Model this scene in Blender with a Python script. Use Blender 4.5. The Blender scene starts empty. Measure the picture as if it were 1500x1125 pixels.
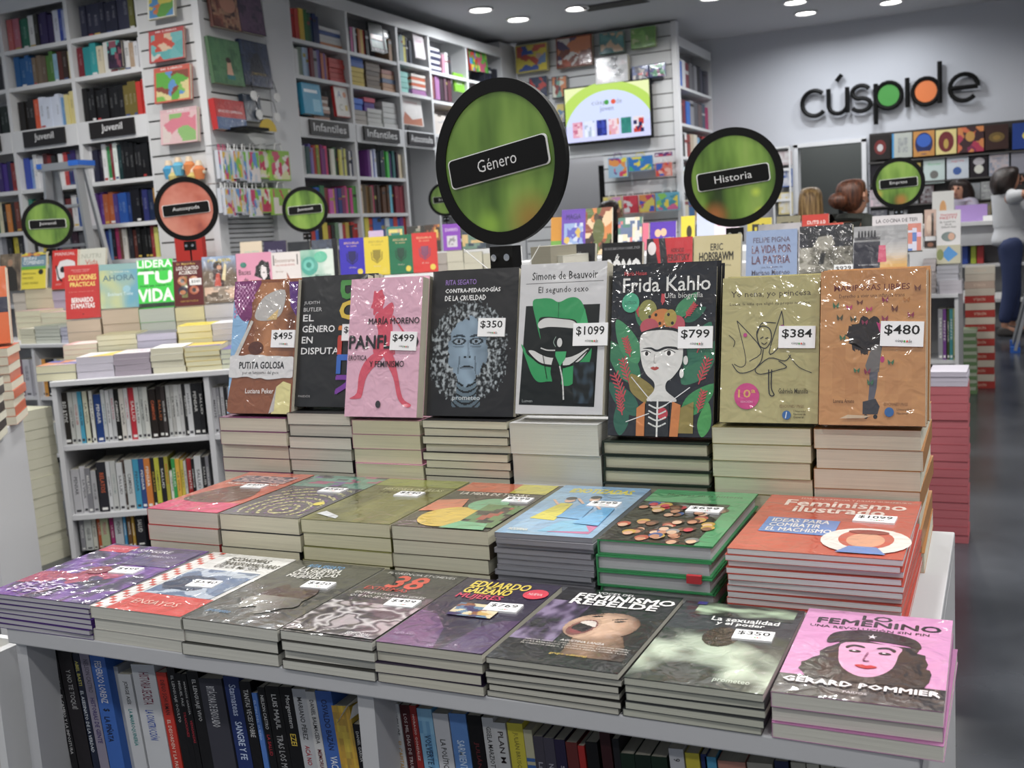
import bpy, math, random
from mathutils import Vector, Matrix, noise
R = random.Random(7)
SC = bpy.context.scene
COL = SC.collection

# ---------------------------------------------------------------- camera
EYE = Vector((0.0, 0.0, 1.25))
YAW, PITCH, ROLL, FPX = -0.4415, 0.1377, -0.0627, 1545.8
cy_, sy_, cp_, sp_, cr_, sr_ = math.cos(YAW), math.sin(YAW), math.cos(PITCH), math.sin(PITCH), math.cos(ROLL), math.sin(ROLL)
FWD = Vector((sy_ * cp_, cy_ * cp_, -sp_))
_rt = Vector((cy_, -sy_, 0)); _up = _rt.cross(FWD)
RT = cr_ * _rt + sr_ * _up
UP = -sr_ * _rt + cr_ * _up
cam_d = bpy.data.cameras.new('camera')
cam = bpy.data.objects.new('camera', cam_d); COL.objects.link(cam)
cam.matrix_world = Matrix(((RT.x, UP.x, -FWD.x, EYE.x), (RT.y, UP.y, -FWD.y, EYE.y), (RT.z, UP.z, -FWD.z, EYE.z), (0, 0, 0, 1)))
cam_d.sensor_width = 36; cam_d.lens = FPX / 1500 * 36
cam_d.clip_start = 0.05; cam_d.clip_end = 60
cam_d.dof.use_dof = True; cam_d.dof.focus_distance = 1.45; cam_d.dof.aperture_fstop = 11
SC.camera = cam

# ---------------------------------------------------------------- world, exposure
w = bpy.data.worlds.new('world'); SC.world = w; w.use_nodes = True
bg = w.node_tree.nodes['Background']; bg.inputs[0].default_value = (0.80, 0.88, 1.0, 1); bg.inputs[1].default_value = 0.32
SC.view_settings.view_transform = 'Standard'; SC.view_settings.look = 'None'
SC.view_settings.gamma = 1; SC.view_settings.use_curve_mapping = False
SC.view_settings.exposure = 0.0

# ---------------------------------------------------------------- helpers
def lin(h):
    h = h.lstrip('#')
    if len(h) == 3: h = ''.join(c * 2 for c in h)
    o = []
    for i in (0, 2, 4):
        c = int(h[i:i + 2], 16) / 255
        o.append(c / 12.92 if c <= .04045 else ((c + .055) / 1.055) ** 2.4)
    g = (.3 * o[0] + .59 * o[1] + .11 * o[2]) * .1
    return (o[0] * .9 + g, o[1] * .9 + g, o[2] * .9 + g, 1.0)

def new_mat(name):
    m = bpy.data.materials.new(name); m.use_nodes = True
    return m, m.node_tree.nodes, m.node_tree.links, m.node_tree.nodes['Principled BSDF']

def mat(name, hexc, rough=.5, metal=0, bump=0, bscale=40, coat=0, var=0):
    m, N, L, P = new_mat(name)
    P.inputs['Base Color'].default_value = lin(hexc); P.inputs['Roughness'].default_value = rough
    P.inputs['Metallic'].default_value = metal; P.inputs['Coat Weight'].default_value = coat
    if bump or var:
        tc = N.new('ShaderNodeTexCoord'); n = N.new('ShaderNodeTexNoise'); n.inputs['Scale'].default_value = bscale; n.inputs['Detail'].default_value = 4
        L.new(tc.outputs['Object'], n.inputs['Vector'])
        if bump:
            b = N.new('ShaderNodeBump'); b.inputs['Strength'].default_value = bump; b.inputs['Distance'].default_value = .01
            L.new(n.outputs['Fac'], b.inputs['Height']); L.new(b.outputs[0], P.inputs['Normal'])
        if var:
            mx = N.new('ShaderNodeMixRGB'); mx.blend_type = 'MULTIPLY'; mx.inputs[0].default_value = var
            mx.inputs[1].default_value = lin(hexc); L.new(n.outputs['Fac'], mx.inputs[2]); L.new(mx.outputs[0], P.inputs['Base Color'])
    return m

def wrap_bump(N, L, P, scale, strength):
    tc = N.new('ShaderNodeTexCoord'); n = N.new('ShaderNodeTexNoise'); n.inputs['Scale'].default_value = scale; n.inputs['Detail'].default_value = 2
    n.inputs['Distortion'].default_value = .6
    L.new(tc.outputs['Object'], n.inputs['Vector'])
    b = N.new('ShaderNodeBump'); b.inputs['Strength'].default_value = strength; b.inputs['Distance'].default_value = .004
    L.new(n.outputs['Fac'], b.inputs['Height']); L.new(b.outputs[0], P.inputs['Normal']); L.new(b.outputs[0], P.inputs['Coat Normal'])

def m_cover():
    m, N, L, P = new_mat('cover_card')
    oi = N.new('ShaderNodeObjectInfo'); L.new(oi.outputs['Color'], P.inputs['Base Color'])
    P.inputs['Roughness'].default_value = .4; P.inputs['Specular IOR Level'].default_value = .3; P.inputs['Coat Weight'].default_value = .08; P.inputs['Coat Roughness'].default_value = .12
    wrap_bump(N, L, P, 22, .35); return m
def m_print():
    m, N, L, P = new_mat('printed_ink')
    a = N.new('ShaderNodeAttribute'); a.attribute_name = 'Col'; L.new(a.outputs['Color'], P.inputs['Base Color'])
    P.inputs['Roughness'].default_value = .32; P.inputs['Coat Weight'].default_value = .25; P.inputs['Coat Roughness'].default_value = .12
    wrap_bump(N, L, P, 22, .35); return m
def m_wrapped():
    m, N, L, P = new_mat('shrink_wrapped_ink')
    a = N.new('ShaderNodeAttribute'); a.attribute_name = 'Col'; L.new(a.outputs['Color'], P.inputs['Base Color'])
    P.inputs['Roughness'].default_value = .3; P.inputs['Coat Weight'].default_value = 1; P.inputs['Coat Roughness'].default_value = .06
    wrap_bump(N, L, P, 40, .62); P.inputs['Coat IOR'].default_value = 1.75; return m
def m_matte():
    m, N, L, P = new_mat('matte_ink')
    a = N.new('ShaderNodeAttribute'); a.attribute_name = 'Col'; L.new(a.outputs['Color'], P.inputs['Base Color'])
    P.inputs['Roughness'].default_value = .6; return m
def m_pages():
    m, N, L, P = new_mat('page_edges')
    oi = N.new('ShaderNodeObjectInfo'); tc = N.new('ShaderNodeTexCoord'); mp = N.new('ShaderNodeMapping'); mp.inputs['Scale'].default_value = (6, 6, 1400)
    n = N.new('ShaderNodeTexNoise'); n.inputs['Scale'].default_value = 1; n.inputs['Detail'].default_value = 3
    L.new(tc.outputs['Object'], mp.inputs[0]); L.new(mp.outputs[0], n.inputs['Vector'])
    cr = N.new('ShaderNodeMapRange'); cr.inputs[1].default_value = .3; cr.inputs[2].default_value = .7; cr.inputs[3].default_value = .92; cr.inputs[4].default_value = 1.12
    L.new(n.outputs['Fac'], cr.inputs[0])
    mx = N.new('ShaderNodeVectorMath'); mx.operation = 'SCALE'; L.new(oi.outputs['Color'], mx.inputs[0]); L.new(cr.outputs[0], mx.inputs['Scale'])
    L.new(mx.outputs[0], P.inputs['Base Color']); P.inputs['Roughness'].default_value = .8
    b = N.new('ShaderNodeBump'); b.inputs['Strength'].default_value = .25; b.inputs['Distance'].default_value = .001
    L.new(n.outputs['Fac'], b.inputs['Height']); L.new(b.outputs[0], P.inputs['Normal']); return m
COVER, PRINT, WRAP, MATTE, PAGES = m_cover(), m_print(), m_wrapped(), m_matte(), m_pages()
WHITE = mat('white_laminate', '#d9dadb', .38, bump=.03, bscale=60)
TABLEW = mat('table_laminate', '#c2c3c6', .4, bump=.03, bscale=60)
WHITE_G = mat('grey_white_laminate', '#c3c5c8', .42, bump=.03, bscale=60)
SHELFBACK = mat('shelf_back', '#b9babc', .6)
BLACK = mat('black_plastic', '#0b0b0b', .5); BLACK.node_tree.nodes['Principled BSDF'].inputs['Specular IOR Level'].default_value = .2
GROOVE = mat('dark_groove', '#4a4745', .7)
CHROME = mat('chrome', '#d8d8d8', .18, metal=1)
ALU = mat('brushed_aluminium', '#b4b7ba', .38, metal=.75, bump=.05, bscale=30)
PAPER = mat('white_card', '#e8e8e6', .6)
BLUEPL = mat('blue_plastic', '#1f63c4', .35)
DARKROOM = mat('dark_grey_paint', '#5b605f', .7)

class MB:
    def __init__(s): s.v = []; s.f = []; s.c = []
    def poly(s, pts, col=None):
        n = len(s.v); s.v += [tuple(p) for p in pts]; s.f.append(tuple(range(n, n + len(pts)))); s.c.append(col)
    def faces(s, vs, fs, col=None):
        n = len(s.v); s.v += [tuple(p) for p in vs]
        for f in fs: s.f.append(tuple(i + n for i in f)); s.c.append(col)
    def box(s, x0, y0, z0, x1, y1, z1, col=None, M=None):
        vs = [Vector(p) for p in ((x0, y0, z0), (x1, y0, z0), (x1, y1, z0), (x0, y1, z0), (x0, y0, z1), (x1, y0, z1), (x1, y1, z1), (x0, y1, z1))]
        if M: vs = [M @ p for p in vs]
        s.faces(vs, ((0, 3, 2, 1), (4, 5, 6, 7), (0, 1, 5, 4), (1, 2, 6, 5), (2, 3, 7, 6), (3, 0, 4, 7)), col)
    def tube(s, pts, r, col=None, n=8, closed=False):
        pts = [Vector(p) for p in pts]; rings = []
        for i, p in enumerate(pts):
            a = pts[i - 1] if (i or closed) else p; b = pts[(i + 1) % len(pts)] if (i < len(pts) - 1 or closed) else p
            t = (b - a).normalized(); u = t.orthogonal().normalized() if not rings else (pu - t * pu.dot(t)).normalized(); pu = u; v = t.cross(u)
            rr = r[i] if isinstance(r, (list, tuple)) else r
            rings.append([p + (u * math.cos(2 * math.pi * k / n) + v * math.sin(2 * math.pi * k / n)) * rr for k in range(n)])
        vs = [q for ring in rings for q in ring]; fs = []; m = len(rings)
        for i in range(m if closed else m - 1):
            for k in range(n):
                a = i * n + k; b = i * n + (k + 1) % n; c = ((i + 1) % m) * n + (k + 1) % n; d = ((i + 1) % m) * n + k
                fs.append((a, b, c, d))
        if not closed: fs += [tuple(range(n))[::-1], tuple(range((m - 1) * n, m * n))]
        s.faces(vs, fs, col)
    def disc(s, c, r, y0, y1, col=None, n=48):
        """solid disc, axis along local y"""
        vs = [(c[0] + r * math.cos(2 * math.pi * k / n), y, c[1] + r * math.sin(2 * math.pi * k / n)) for y in (y0, y1) for k in range(n)]
        fs = [tuple(range(n)), tuple(range(n, 2 * n))[::-1]] + [(k, n + k, n + (k + 1) % n, (k + 1) % n) for k in range(n)]
        s.faces(vs, fs, col)
    def mesh(s, name, m):
        me = bpy.data.meshes.new(name); me.from_pydata(s.v, [], s.f)
        if any(c is not None for c in s.c):
            at = me.color_attributes.new('Col', 'FLOAT_COLOR', 'CORNER'); buf = []
            for f, c in zip(s.f, s.c): buf += list(c or (.8, .8, .8, 1)) * len(f)
            at.data.foreach_set('color', buf)
        me.materials.append(m); me.update(); return me

def fit(label):
    w_ = label.split()
    for drop in ('the', 'a', 'an', 'and', 'small', 'slightly', 'its'):
        while len(w_) > 16 and drop in w_[1:]: w_.pop(w_.index(drop, 1))
    return ' '.join(w_[:16])
def link(name, me, parent=None, M=None, label=None, cat=None, group=None, kind=None, color=None):
    o = bpy.data.objects.new(name, me); COL.objects.link(o)
    if parent is not None: o.parent = parent
    if M is not None: o.matrix_local = M
    if label: o['label'] = fit(label)
    if cat: o['category'] = cat
    if group: o['group'] = group
    if kind: o['kind'] = kind
    if color is not None: o.color = color
    return o
def boxobj(name, x0, y0, z0, x1, y1, z1, m, parent=None, bev=0, **k):
    b = MB(); b.box(x0, y0, z0, x1, y1, z1); o = link(name, b.mesh(name, m), parent, **k)
    if bev:
        md = o.modifiers.new('bevel', 'BEVEL'); md.width = bev; md.segments = 2
    return o
T = Matrix.Translation
def RZ(a): return Matrix.Rotation(math.radians(a), 4, 'Z')
def RX(a): return Matrix.Rotation(math.radians(a), 4, 'X')
def RY(a): return Matrix.Rotation(math.radians(a), 4, 'Y')

class Frame:
    """a display's own axes: s along its front, d away from the shopper; at(px, py, d) surveys a point of the photograph on the plane d"""
    def __init__(s, ox=0, oy=0, ang=0):
        s.M = T((ox, oy, 0)) @ RZ(ang); s.I = s.M.inverted()
    def at(s, px, py, d):
        r = RT * ((px - 750) / FPX) + UP * (-(py - 562.5) / FPX) + FWD
        o = s.I @ EYE; r = s.I.to_3x3() @ r
        k = (d - o.y) / r.y
        return o + r * k
    def atz(s, px, py, z):
        r = RT * ((px - 750) / FPX) + UP * (-(py - 562.5) / FPX) + FWD
        o = s.I @ EYE; r = s.I.to_3x3() @ r
        return o + r * ((z - o.z) / r.z)
F0 = Frame()
FX = Frame(0, 0, 90)          # facing +X: s = world Y, d = -world X

# ---------------------------------------------------------------- lettering
_tc = {}
def text_shape(s, bold=0.0):
    k = (s, bold)
    if k not in _tc:
        cu = bpy.data.curves.new('t', 'FONT'); cu.body = s; cu.size = 1; cu.offset = bold; cu.resolution_u = 2 if len(s) < 14 else 1
        ob = bpy.data.objects.new('t', cu); me = bpy.data.meshes.new_from_object(ob)
        vs = [(v.co.x, v.co.y) for v in me.vertices]; fs = [tuple(p.vertices) for p in me.polygons]
        bpy.data.objects.remove(ob); bpy.data.meshes.remove(me); bpy.data.curves.remove(cu)
        if not vs: vs = [(0, 0), (1, 0), (1, 1)]; fs = []
        x0 = min(v[0] for v in vs); x1 = max(v[0] for v in vs); y0 = min(v[1] for v in vs); y1 = max(v[1] for v in vs)
        _tc[k] = ([((x - x0) / max(x1 - x0, 1e-6), (y - y0) / max(y1 - y0, 1e-6)) for x, y in vs], fs)
    return _tc[k]

def mixc(a, b, t): t = max(0, min(1, t)); return tuple(a[i] + (b[i] - a[i]) * t for i in range(3)) + (1,)
def nz(x, y, s=1.0, o=0.0): return noise.noise((x * s + o, y * s + o * 1.7, o))

def paint(mb, items, w, h, put, eps=.00016):
    """draws flat print on a w x h face; put(x, y, e) gives the point at x, y metres and e above the face"""
    e = eps; eps = min(eps, .0016 / max(len(items), 1))
    for it in items:
        k = it[0]
        if k == 'r':
            _, x0, y0, x1, y1, c = it; mb.poly([put(x * w, y * h, e) for x, y in ((x0, y0), (x1, y0), (x1, y1), (x0, y1))], lin(c))
        elif k == 'e':
            _, cx, cy, rx, ry, c = it; mb.poly([put((cx + rx * math.cos(a * math.pi / 12)) * w, (cy + ry * math.sin(a * math.pi / 12)) * h, e) for a in range(24)], lin(c))
        elif k == 'p':
            mb.poly([put(x * w, y * h, e) for x, y in it[1]], lin(it[2]))
        elif k == 't':
            _, s, x0, y0, x1, y1, c = it[:7]; bold = it[7] if len(it) > 7 else 0; rot = it[8] if len(it) > 8 else 0
            b3 = bold if bold > .014 else 0; vs, fs = text_shape(s, 0 if b3 else bold)
            if rot == 90: vs = [(1 - y, x) for x, y in vs]     # reads upwards
            if rot == -90: vs = [(y, 1 - x) for x, y in vs]    # reads downwards
            sl = it[9] if len(it) > 9 else 0
            bx = b3 * min((y1 - y0) * h, (x1 - x0) * w) * .9 if not rot else b3 * min((y1 - y0) * h, (x1 - x0) * w) * .7
            for kc, (ox, oy) in enumerate(((-bx, -bx), (bx, -bx), (0, bx)) if b3 else ((0, 0),)):
                e += 1.4e-5 * (kc > 0); mb.faces([put((x0 + (x1 - x0) * x) * w + ox, (y0 + (y1 - y0) * y + sl * x) * h + oy, e) for x, y in vs], fs, lin(c))
        elif k == 'l':
            _, pts, wd, c = it; c = lin(c)
            for (ax, ay), (bx, by) in zip(pts, pts[1:]):
                d = Vector(((bx - ax) * w, (by - ay) * h)); q = Vector((-d.y, d.x)); q = q.normalized() * wd * w / 2 if q.length else q
                d = d.normalized() * wd * w * .3 if d.length else d
                mb.poly([put(ax * w - d.x + q.x, ay * h - d.y + q.y, e), put(ax * w - d.x - q.x, ay * h - d.y - q.y, e), put(bx * w + d.x - q.x, by * h + d.y - q.y, e), put(bx * w + d.x + q.x, by * h + d.y + q.y, e)], c)
        elif k == 'g':
            _, x0, y0, x1, y1, nx, ny, fn = it
            for j in range(ny):
                for i in range(nx):
                    c = fn((i + .5) / nx, (j + .5) / ny)
                    if c is None: continue
                    a, b = x0 + (x1 - x0) * i / nx, x0 + (x1 - x0) * (i + 1) / nx; p, q = y0 + (y1 - y0) * j / ny, y0 + (y1 - y0) * (j + 1) / ny
                    mb.poly([put(x * w, y * h, e) for x, y in ((a, p), (b, p), (b, q), (a, q))], c)
        e += eps

def crom(pts, closed, n=5):
    o = []; m = len(pts)
    for i in range(m if closed else m - 1):
        g = (lambda j: pts[j % m]) if closed else (lambda j: pts[max(0, min(m - 1, j))])
        p0, p1, p2, p3 = g(i - 1), g(i), g(i + 1), g(i + 2)
        for k in range(n):
            t = k / n; o.append(tuple(.5 * (2 * p1[a] + (p2[a] - p0[a]) * t + (2 * p0[a] - 5 * p1[a] + 4 * p2[a] - p3[a]) * t * t + (3 * p1[a] - p0[a] - 3 * p2[a] + p3[a]) * t ** 3) for a in (0, 1)))
    return o if closed else o + [pts[-1]]
def soft(items, lines=True):
    """rounds the hand-placed outlines of a drawing"""
    return [('p', [(max(0, min(1, x)), max(0, min(1, y))) for x, y in crom(i[1], True, 4)], i[2]) if i[0] == 'p' and 5 < len(i[1]) < 30 else ('l', crom(i[1], False, 4), i[2], i[3]) if lines and i[0] == 'l' and len(i[1]) > 2 else i for i in items]
def lift(items, a=.42):
    """squeezes a design into the upper part of the cover"""
    k = 1 - a; o = []
    for i in items:
        if i[0] == 'r': o.append(('r', i[1], a + k * i[2], i[3], a + k * i[4], i[5]))
        elif i[0] == 'e': o.append(('e', i[1], a + k * i[2], i[3], i[4] * k, i[5]))
        elif i[0] == 'p': o.append(('p', [(x, a + k * y) for x, y in i[1]], i[2]))
        elif i[0] == 't': o.append(('t', i[1], i[2], a + k * i[3], i[4], a + k * i[5]) + tuple(i[6:]))
        elif i[0] == 'g': o.append(('g', i[1], a + k * i[2], i[3], a + k * i[4]) + tuple(i[5:]))
    return o
def clouds(cols, s=4, o=0.0, hard=1.6):
    cs = [lin(c) for c in cols]
    def fn(u, v):
        t = (nz(u, v, s, o) * .6 + nz(u, v, s * 2.3, o + 5) * .35) * hard + .5
        t = max(0, min(.999, t)) * (len(cs) - 1); i = int(t)
        return mixc(cs[i], cs[i + 1], t - i) if len(cs) > 1 else cs[0]
    return fn
def patches(cols, s=5, o=0.0):
    cs = [lin(c) for c in cols]; r = random.Random(int(s * 100 + o * 31)); n = int(s * s * .7) + 5
    pt = [(r.random(), r.random(), r.uniform(.6, 1.6), r.randrange(len(cs))) for _ in range(n)]
    def fn(u, v):
        u2 = u + nz(u, v, 7, o) * .05; v2 = v + nz(u, v, 7, o + 3) * .05
        return cs[min(pt, key=lambda q: (u2 - q[0]) ** 2 * q[2] + (v2 - q[1]) ** 2)[3]]
    return fn
def vgrad(cols):
    cs = [lin(c) for c in cols]
    def fn(u, v):
        t = max(0, min(.999, v)) * (len(cs) - 1); i = int(t); return mixc(cs[i], cs[i + 1], t - i)
    return fn

# ---------------------------------------------------------------- books
_bm = {}
def cover_mesh(w, h, t, hard):
    k = ('c', round(w, 3), round(h, 3), round(t, 4), hard)
    if k not in _bm:
        c = .002 if hard else .0004; b = MB()
        if hard:
            b.box(0, 0, 0, w, h, c); b.box(0, 0, t - c, w, h, t); b.box(0, 0, c, c, h, t - c)
        else:
            pr = [(0, 0), (w, 0), (w, c), (c, c), (c, t - c), (w, t - c), (w, t), (0, t)]
            vs = [(x, y, z) for y in (0, h) for x, z in pr]
            fs = [(i, i + 8, (i + 1) % 8 + 8, (i + 1) % 8) for i in range(8)]
            fs += [(0, 1, 2, 3), (0, 3, 4, 7), (4, 5, 6, 7), (11, 10, 9, 8), (15, 12, 11, 8), (15, 14, 13, 12)]
            b.faces(vs, fs)
        _bm[k] = b.mesh('cover', COVER)
    return _bm[k]
def pages_mesh(w, h, t, hard):
    k = ('p', round(w, 3), round(h, 3), round(t, 4), hard)
    if k not in _bm:
        c = .002 if hard else .0004; g = .004 if hard else .0006; b = MB()
        b.box(c, g, c, w - g, h - g, t - c); _bm[k] = b.mesh('page_block', PAGES)
    return _bm[k]

def book(name, M, w, h, t, cover, label=None, group=None, page='#cfc9b4', art=None, price=None, spine=None, hard=False, wrap=False, cat='book', wear=0):
    w, h, t = round(w, 3), round(h, 3), round(t, 4)
    o = link(name, cover_mesh(w, h, t, hard), None, M, label, cat, group, color=lin(cover))
    link('page_block', pages_mesh(w, h, t, hard), o, color=lin(page))
    if art:
        mb = MB(); paint(mb, art, w, h, lambda x, y, e: (x, y, t + e)); link('cover_print', mb.mesh('cover_print', WRAP if wrap else PRINT), o)
    if spine:
        mb = MB(); paint(mb, spine, t, h, lambda x, y, e: (-e, y, x)); link('spine_print', mb.mesh('spine_print', PRINT), o)
    if price:
        s, px, py, pw = price[:4]; ph = pw * .62; mb = MB(); z = t + .0026
        A = T((px * w, py * h, 0)) @ RZ(price[4] if len(price) > 4 else R.uniform(-3, 3))
        mb.box(-pw / 2, -ph / 2, t, pw / 2, ph / 2, z, lin('#e9e9ea'), A)
        put = lambda x, y, e: A @ Vector((x - pw / 2, y - ph / 2, z + e))
        paint(mb, [('t', s, .09, .42, .91, .86, '#141414', .012), ('t', 'cúsp', .36, .14, .54, .28, '#444', 0), ('e', .57, .2, .022, .045, '#3f9a3a'), ('e', .63, .2, .022, .045, '#d2432c'), ('t', 'de', .66, .14, .74, .28, '#444', 0)], pw, ph, put)
        lb = link('price_label', mb.mesh('price_label', MATTE), o)
    return o

# ================================================================ lights of the shop
def m_emit(name, c, s):
    m, N, L, P = new_mat(name); P.inputs['Base Color'].default_value = (0, 0, 0, 1)
    P.inputs['Emission Color'].default_value = c; P.inputs['Emission Strength'].default_value = s; return m
LAMP = m_emit('lamp_glow', (1, .97, .93, 1), 14)
CEIL = 3.45
seen = [F0.atz(px, py, CEIL) for px, py in ((704, 13), (759, 27), (845, 11), (1165, 2), (1180, 18), (1305, 2))]
spots = [(p.x, p.y) for p in seen] + [(x, y) for x in (-5.6, -4.0, -2.4, -0.8, 0.8, 2.2) for y in (-2.4, -0.6, 1.2, 3.0, 4.8)] + [(x, 10.6) for x in (-2.6, -.8, 1.0)] + [(-1.85, 13.6), (-4.5, 11.95)]  # last two are added lamps, brightening the back room and the wall opening
LPOW = 23
for i, (x, y) in enumerate(spots):
    near = i >= len(seen)
    o = link('ceiling_downlight', None, None, T((x, y, CEIL)), ('round recessed ceiling downlight, ' + (('%s column of lamps, %s row from the entrance' % (('leftmost', 'second', 'third', 'fourth', 'fifth', 'rightmost', 'far')[min((i - len(seen)) // 5, 6)], ('first', 'second', 'third', 'fourth', 'fifth')[(i - len(seen)) % 5]) if near and i - len(seen) < 30 else ('over the counter left', 'over the counter middle', 'over the counter right', 'inside the dark back room', 'behind the slatted far wall')[i - len(seen) - 30]) if near else ('first', 'second', 'third', 'fourth', 'fifth', 'sixth')[i] + ' from the left among the far lit ones')), 'light', 'recessed downlights in the grey ceiling')
    b = MB(); b.tube([(0.115 * math.cos(a * math.pi / 12), 0.115 * math.sin(a * math.pi / 12), -.008) for a in range(24)], .012, n=6, closed=True); link('trim_ring', b.mesh('trim_ring', WHITE), o)
    b = MB(); b.poly([(0.1 * math.cos(a * math.pi / 12), 0.1 * math.sin(a * math.pi / 12), -.004) for a in range(24)]); link('lamp_disc', b.mesh('lamp_disc', LAMP), o)
    ld = bpy.data.lights.new('downlight', 'AREA'); ld.shape = 'DISK'; ld.size = .24; ld.energy = LPOW * ((.5 if y < 0 else .85 if y < 2 else 1.15) if near else .62); ld.spread = math.radians(162); ld.color = (1, .975, .94) if near else (.93, .96, 1)
    lo = bpy.data.objects.new('lamp_beam', ld); COL.objects.link(lo); lo.parent = o; lo.matrix_local = T((0, 0, -.02))

# ================================================================ room shell
def m_floor():
    m, N, L, P = new_mat('polished_concrete'); tc = N.new('ShaderNodeTexCoord')
    n = N.new('ShaderNodeTexNoise'); n.inputs['Scale'].default_value = 1.6; n.inputs['Detail'].default_value = 8; L.new(tc.outputs['Object'], n.inputs['Vector'])
    r = N.new('ShaderNodeValToRGB'); r.color_ramp.elements[0].position = .3; r.color_ramp.elements[0].color = lin('#22252a'); r.color_ramp.elements[1].position = .75; r.color_ramp.elements[1].color = lin('#474b52')
    L.new(n.outputs['Fac'], r.inputs[0]); L.new(r.outputs[0], P.inputs['Base Color'])
    r2 = N.new('ShaderNodeMapRange'); r2.inputs[3].default_value = .1; r2.inputs[4].default_value = .34; L.new(n.outputs['Fac'], r2.inputs[0]); L.new(r2.outputs[0], P.inputs['Roughness']); return m
PAINT = mat('wall_paint', '#bfc2c9', .75, bump=.03, bscale=30)  # slight blue of the light on the back wall is put into the colour
PAINTC = mat('ceiling_paint', '#b6b8bc', .85, bump=.03, bscale=30)
TRIMW = mat('white_trim', '#d3d4d6', .45)
def shell(name, *a, **k): return boxobj(name, *a, kind='structure', **k)
shell('floor', -9, -4, -.06, 4.5, 14.6, 0, m_floor())
shell('ceiling', -9, -4, CEIL, 4.5, 14.6, CEIL + .08, PAINTC)
shell('wall_right', 4.4, -4, 0, 4.5, 14.6, CEIL, PAINT)
b = MB()
for x0, x1, z0, z1 in ((-5.5, -2.24, 0, CEIL), (-2.24, -1.476, 2.085, CEIL), (-1.476, 4.4, 0, CEIL)): b.box(x0, 13.0, z0, x1, 13.12, z1)
link('wall_back', b.mesh('wall_back', PAINT), kind='structure')
shell('wall_far_room', -2.9, 14.2, 0, -.8, 14.3, 2.6, DARKROOM)
shell('wall_far_room_side', -2.9, 13.12, 0, -2.85, 14.3, 2.6, DARKROOM)
o = link('door_1', None, kind='structure'); 
boxobj('door_frame', -2.27, 12.96, 0, -2.22, 13.14, 2.12, TRIMW, o); boxobj('door_frame', -1.5, 12.96, 0, -1.45, 13.14, 2.12, TRIMW, o); boxobj('door_frame', -2.27, 12.96, 2.085, -1.45, 13.14, 2.13, TRIMW, o)
boxobj('lock_plate', -1.93, 14.15, 1.15, -1.88, 14.2, 1.5, BLACK, o)
shell('wall_left_side', -5.6, 7.1, 0, -5.42, 13, CEIL, PAINT)
shell('wall_left_front', -9, 6.42, 0, -5.42, 6.52, CEIL, PAINT)
shell('trim_1', -5.45, 6.8, 0, -5.1, 7.125, 3.3, TRIMW)
shell('trim_2', -5.45, 11.06, 0, -5.12, 11.47, 3.42, TRIMW)

def m_slat():
    return mat('slatwall_board', '#cfd0d0', .45)
SLAT = m_slat()
def slatwall(name, F, s0, s1, d, z0, z1, pitch=.15, holes=None, body=.3):
    o = link(name, None, kind='structure')
    z = z0
    bk = MB(); 
    def segs(za, zb):
        out = [(s0, s1)]
        if holes and za < holes[2] - .01: out = [(s0, holes[0]), (holes[1], s1)]
        return [(a, b_) for a, b_ in out if b_ - a > .02]
    while z < z1 - .02:
        zt = min(z + pitch, z1)
        for a, c in segs(z, zt):
            m = MB(); m.box(a, d, z, c, d + .014, zt - .012); link('slat', m.mesh('slat', SLAT), o, F.M)
            bk.box(a, d + .014, z, c, d + body, zt)
        z += pitch
    link('groove_backing', bk.mesh('groove_backing', GROOVE), o, F.M)
    return o
slatwall('wall_column_front', F0, -5.655, -5.13, 6.06, 0, 3.4, .125, body=.36)
o = slatwall('wall_column_side', FX, 6.09, 6.78, 5.09, 1.78, 3.4, .125, body=.3)
shell('trim_3', -5.14, 6.04, 0, -5.08, 6.09, 3.4, TRIMW)
shell('trim_4', -5.40, 6.09, 0, -5.085, 6.14, 1.78, TRIMW); shell('trim_5', -5.40, 6.72, 0, -5.085, 6.80, 1.78, TRIMW)
o = link('ventilation_grille', None, None, None, 'grey louvred panel below the hanging gift bags on the slatted column', 'grille')
for k in range(26):
    m = MB(); m.box(6.14, 5.12, .9 + k * .034, 6.72, 5.14, .926 + k * .034); link('slat', m.mesh('slat', WHITE_G), o, FX.M)
m = MB(); m.box(6.14, 5.145, .88, 6.72, 5.16, 1.79); link('backing_panel', m.mesh('backing_panel', GROOVE), o, FX.M)
slatwall('wall_slat_far', F0, -5.1, -3.23, 11.45, 0, 3.44, .15, holes=(-4.78, -4.1, 2.02), body=.08)
shell('trim_6', -3.26, 11.43, 0, -3.2, 11.52, 3.44, TRIMW)
shell('wall_niche', -5.05, 12.3, 0, -3.9, 12.35, 2.1, PAINT)
boxobj('dark_door_leaf', -4.22, 11.6, 0, -4.1, 11.64, 2.0, BLACK, label='narrow black door edge in the opening left of the hanging gift bags', cat='door')

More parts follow.
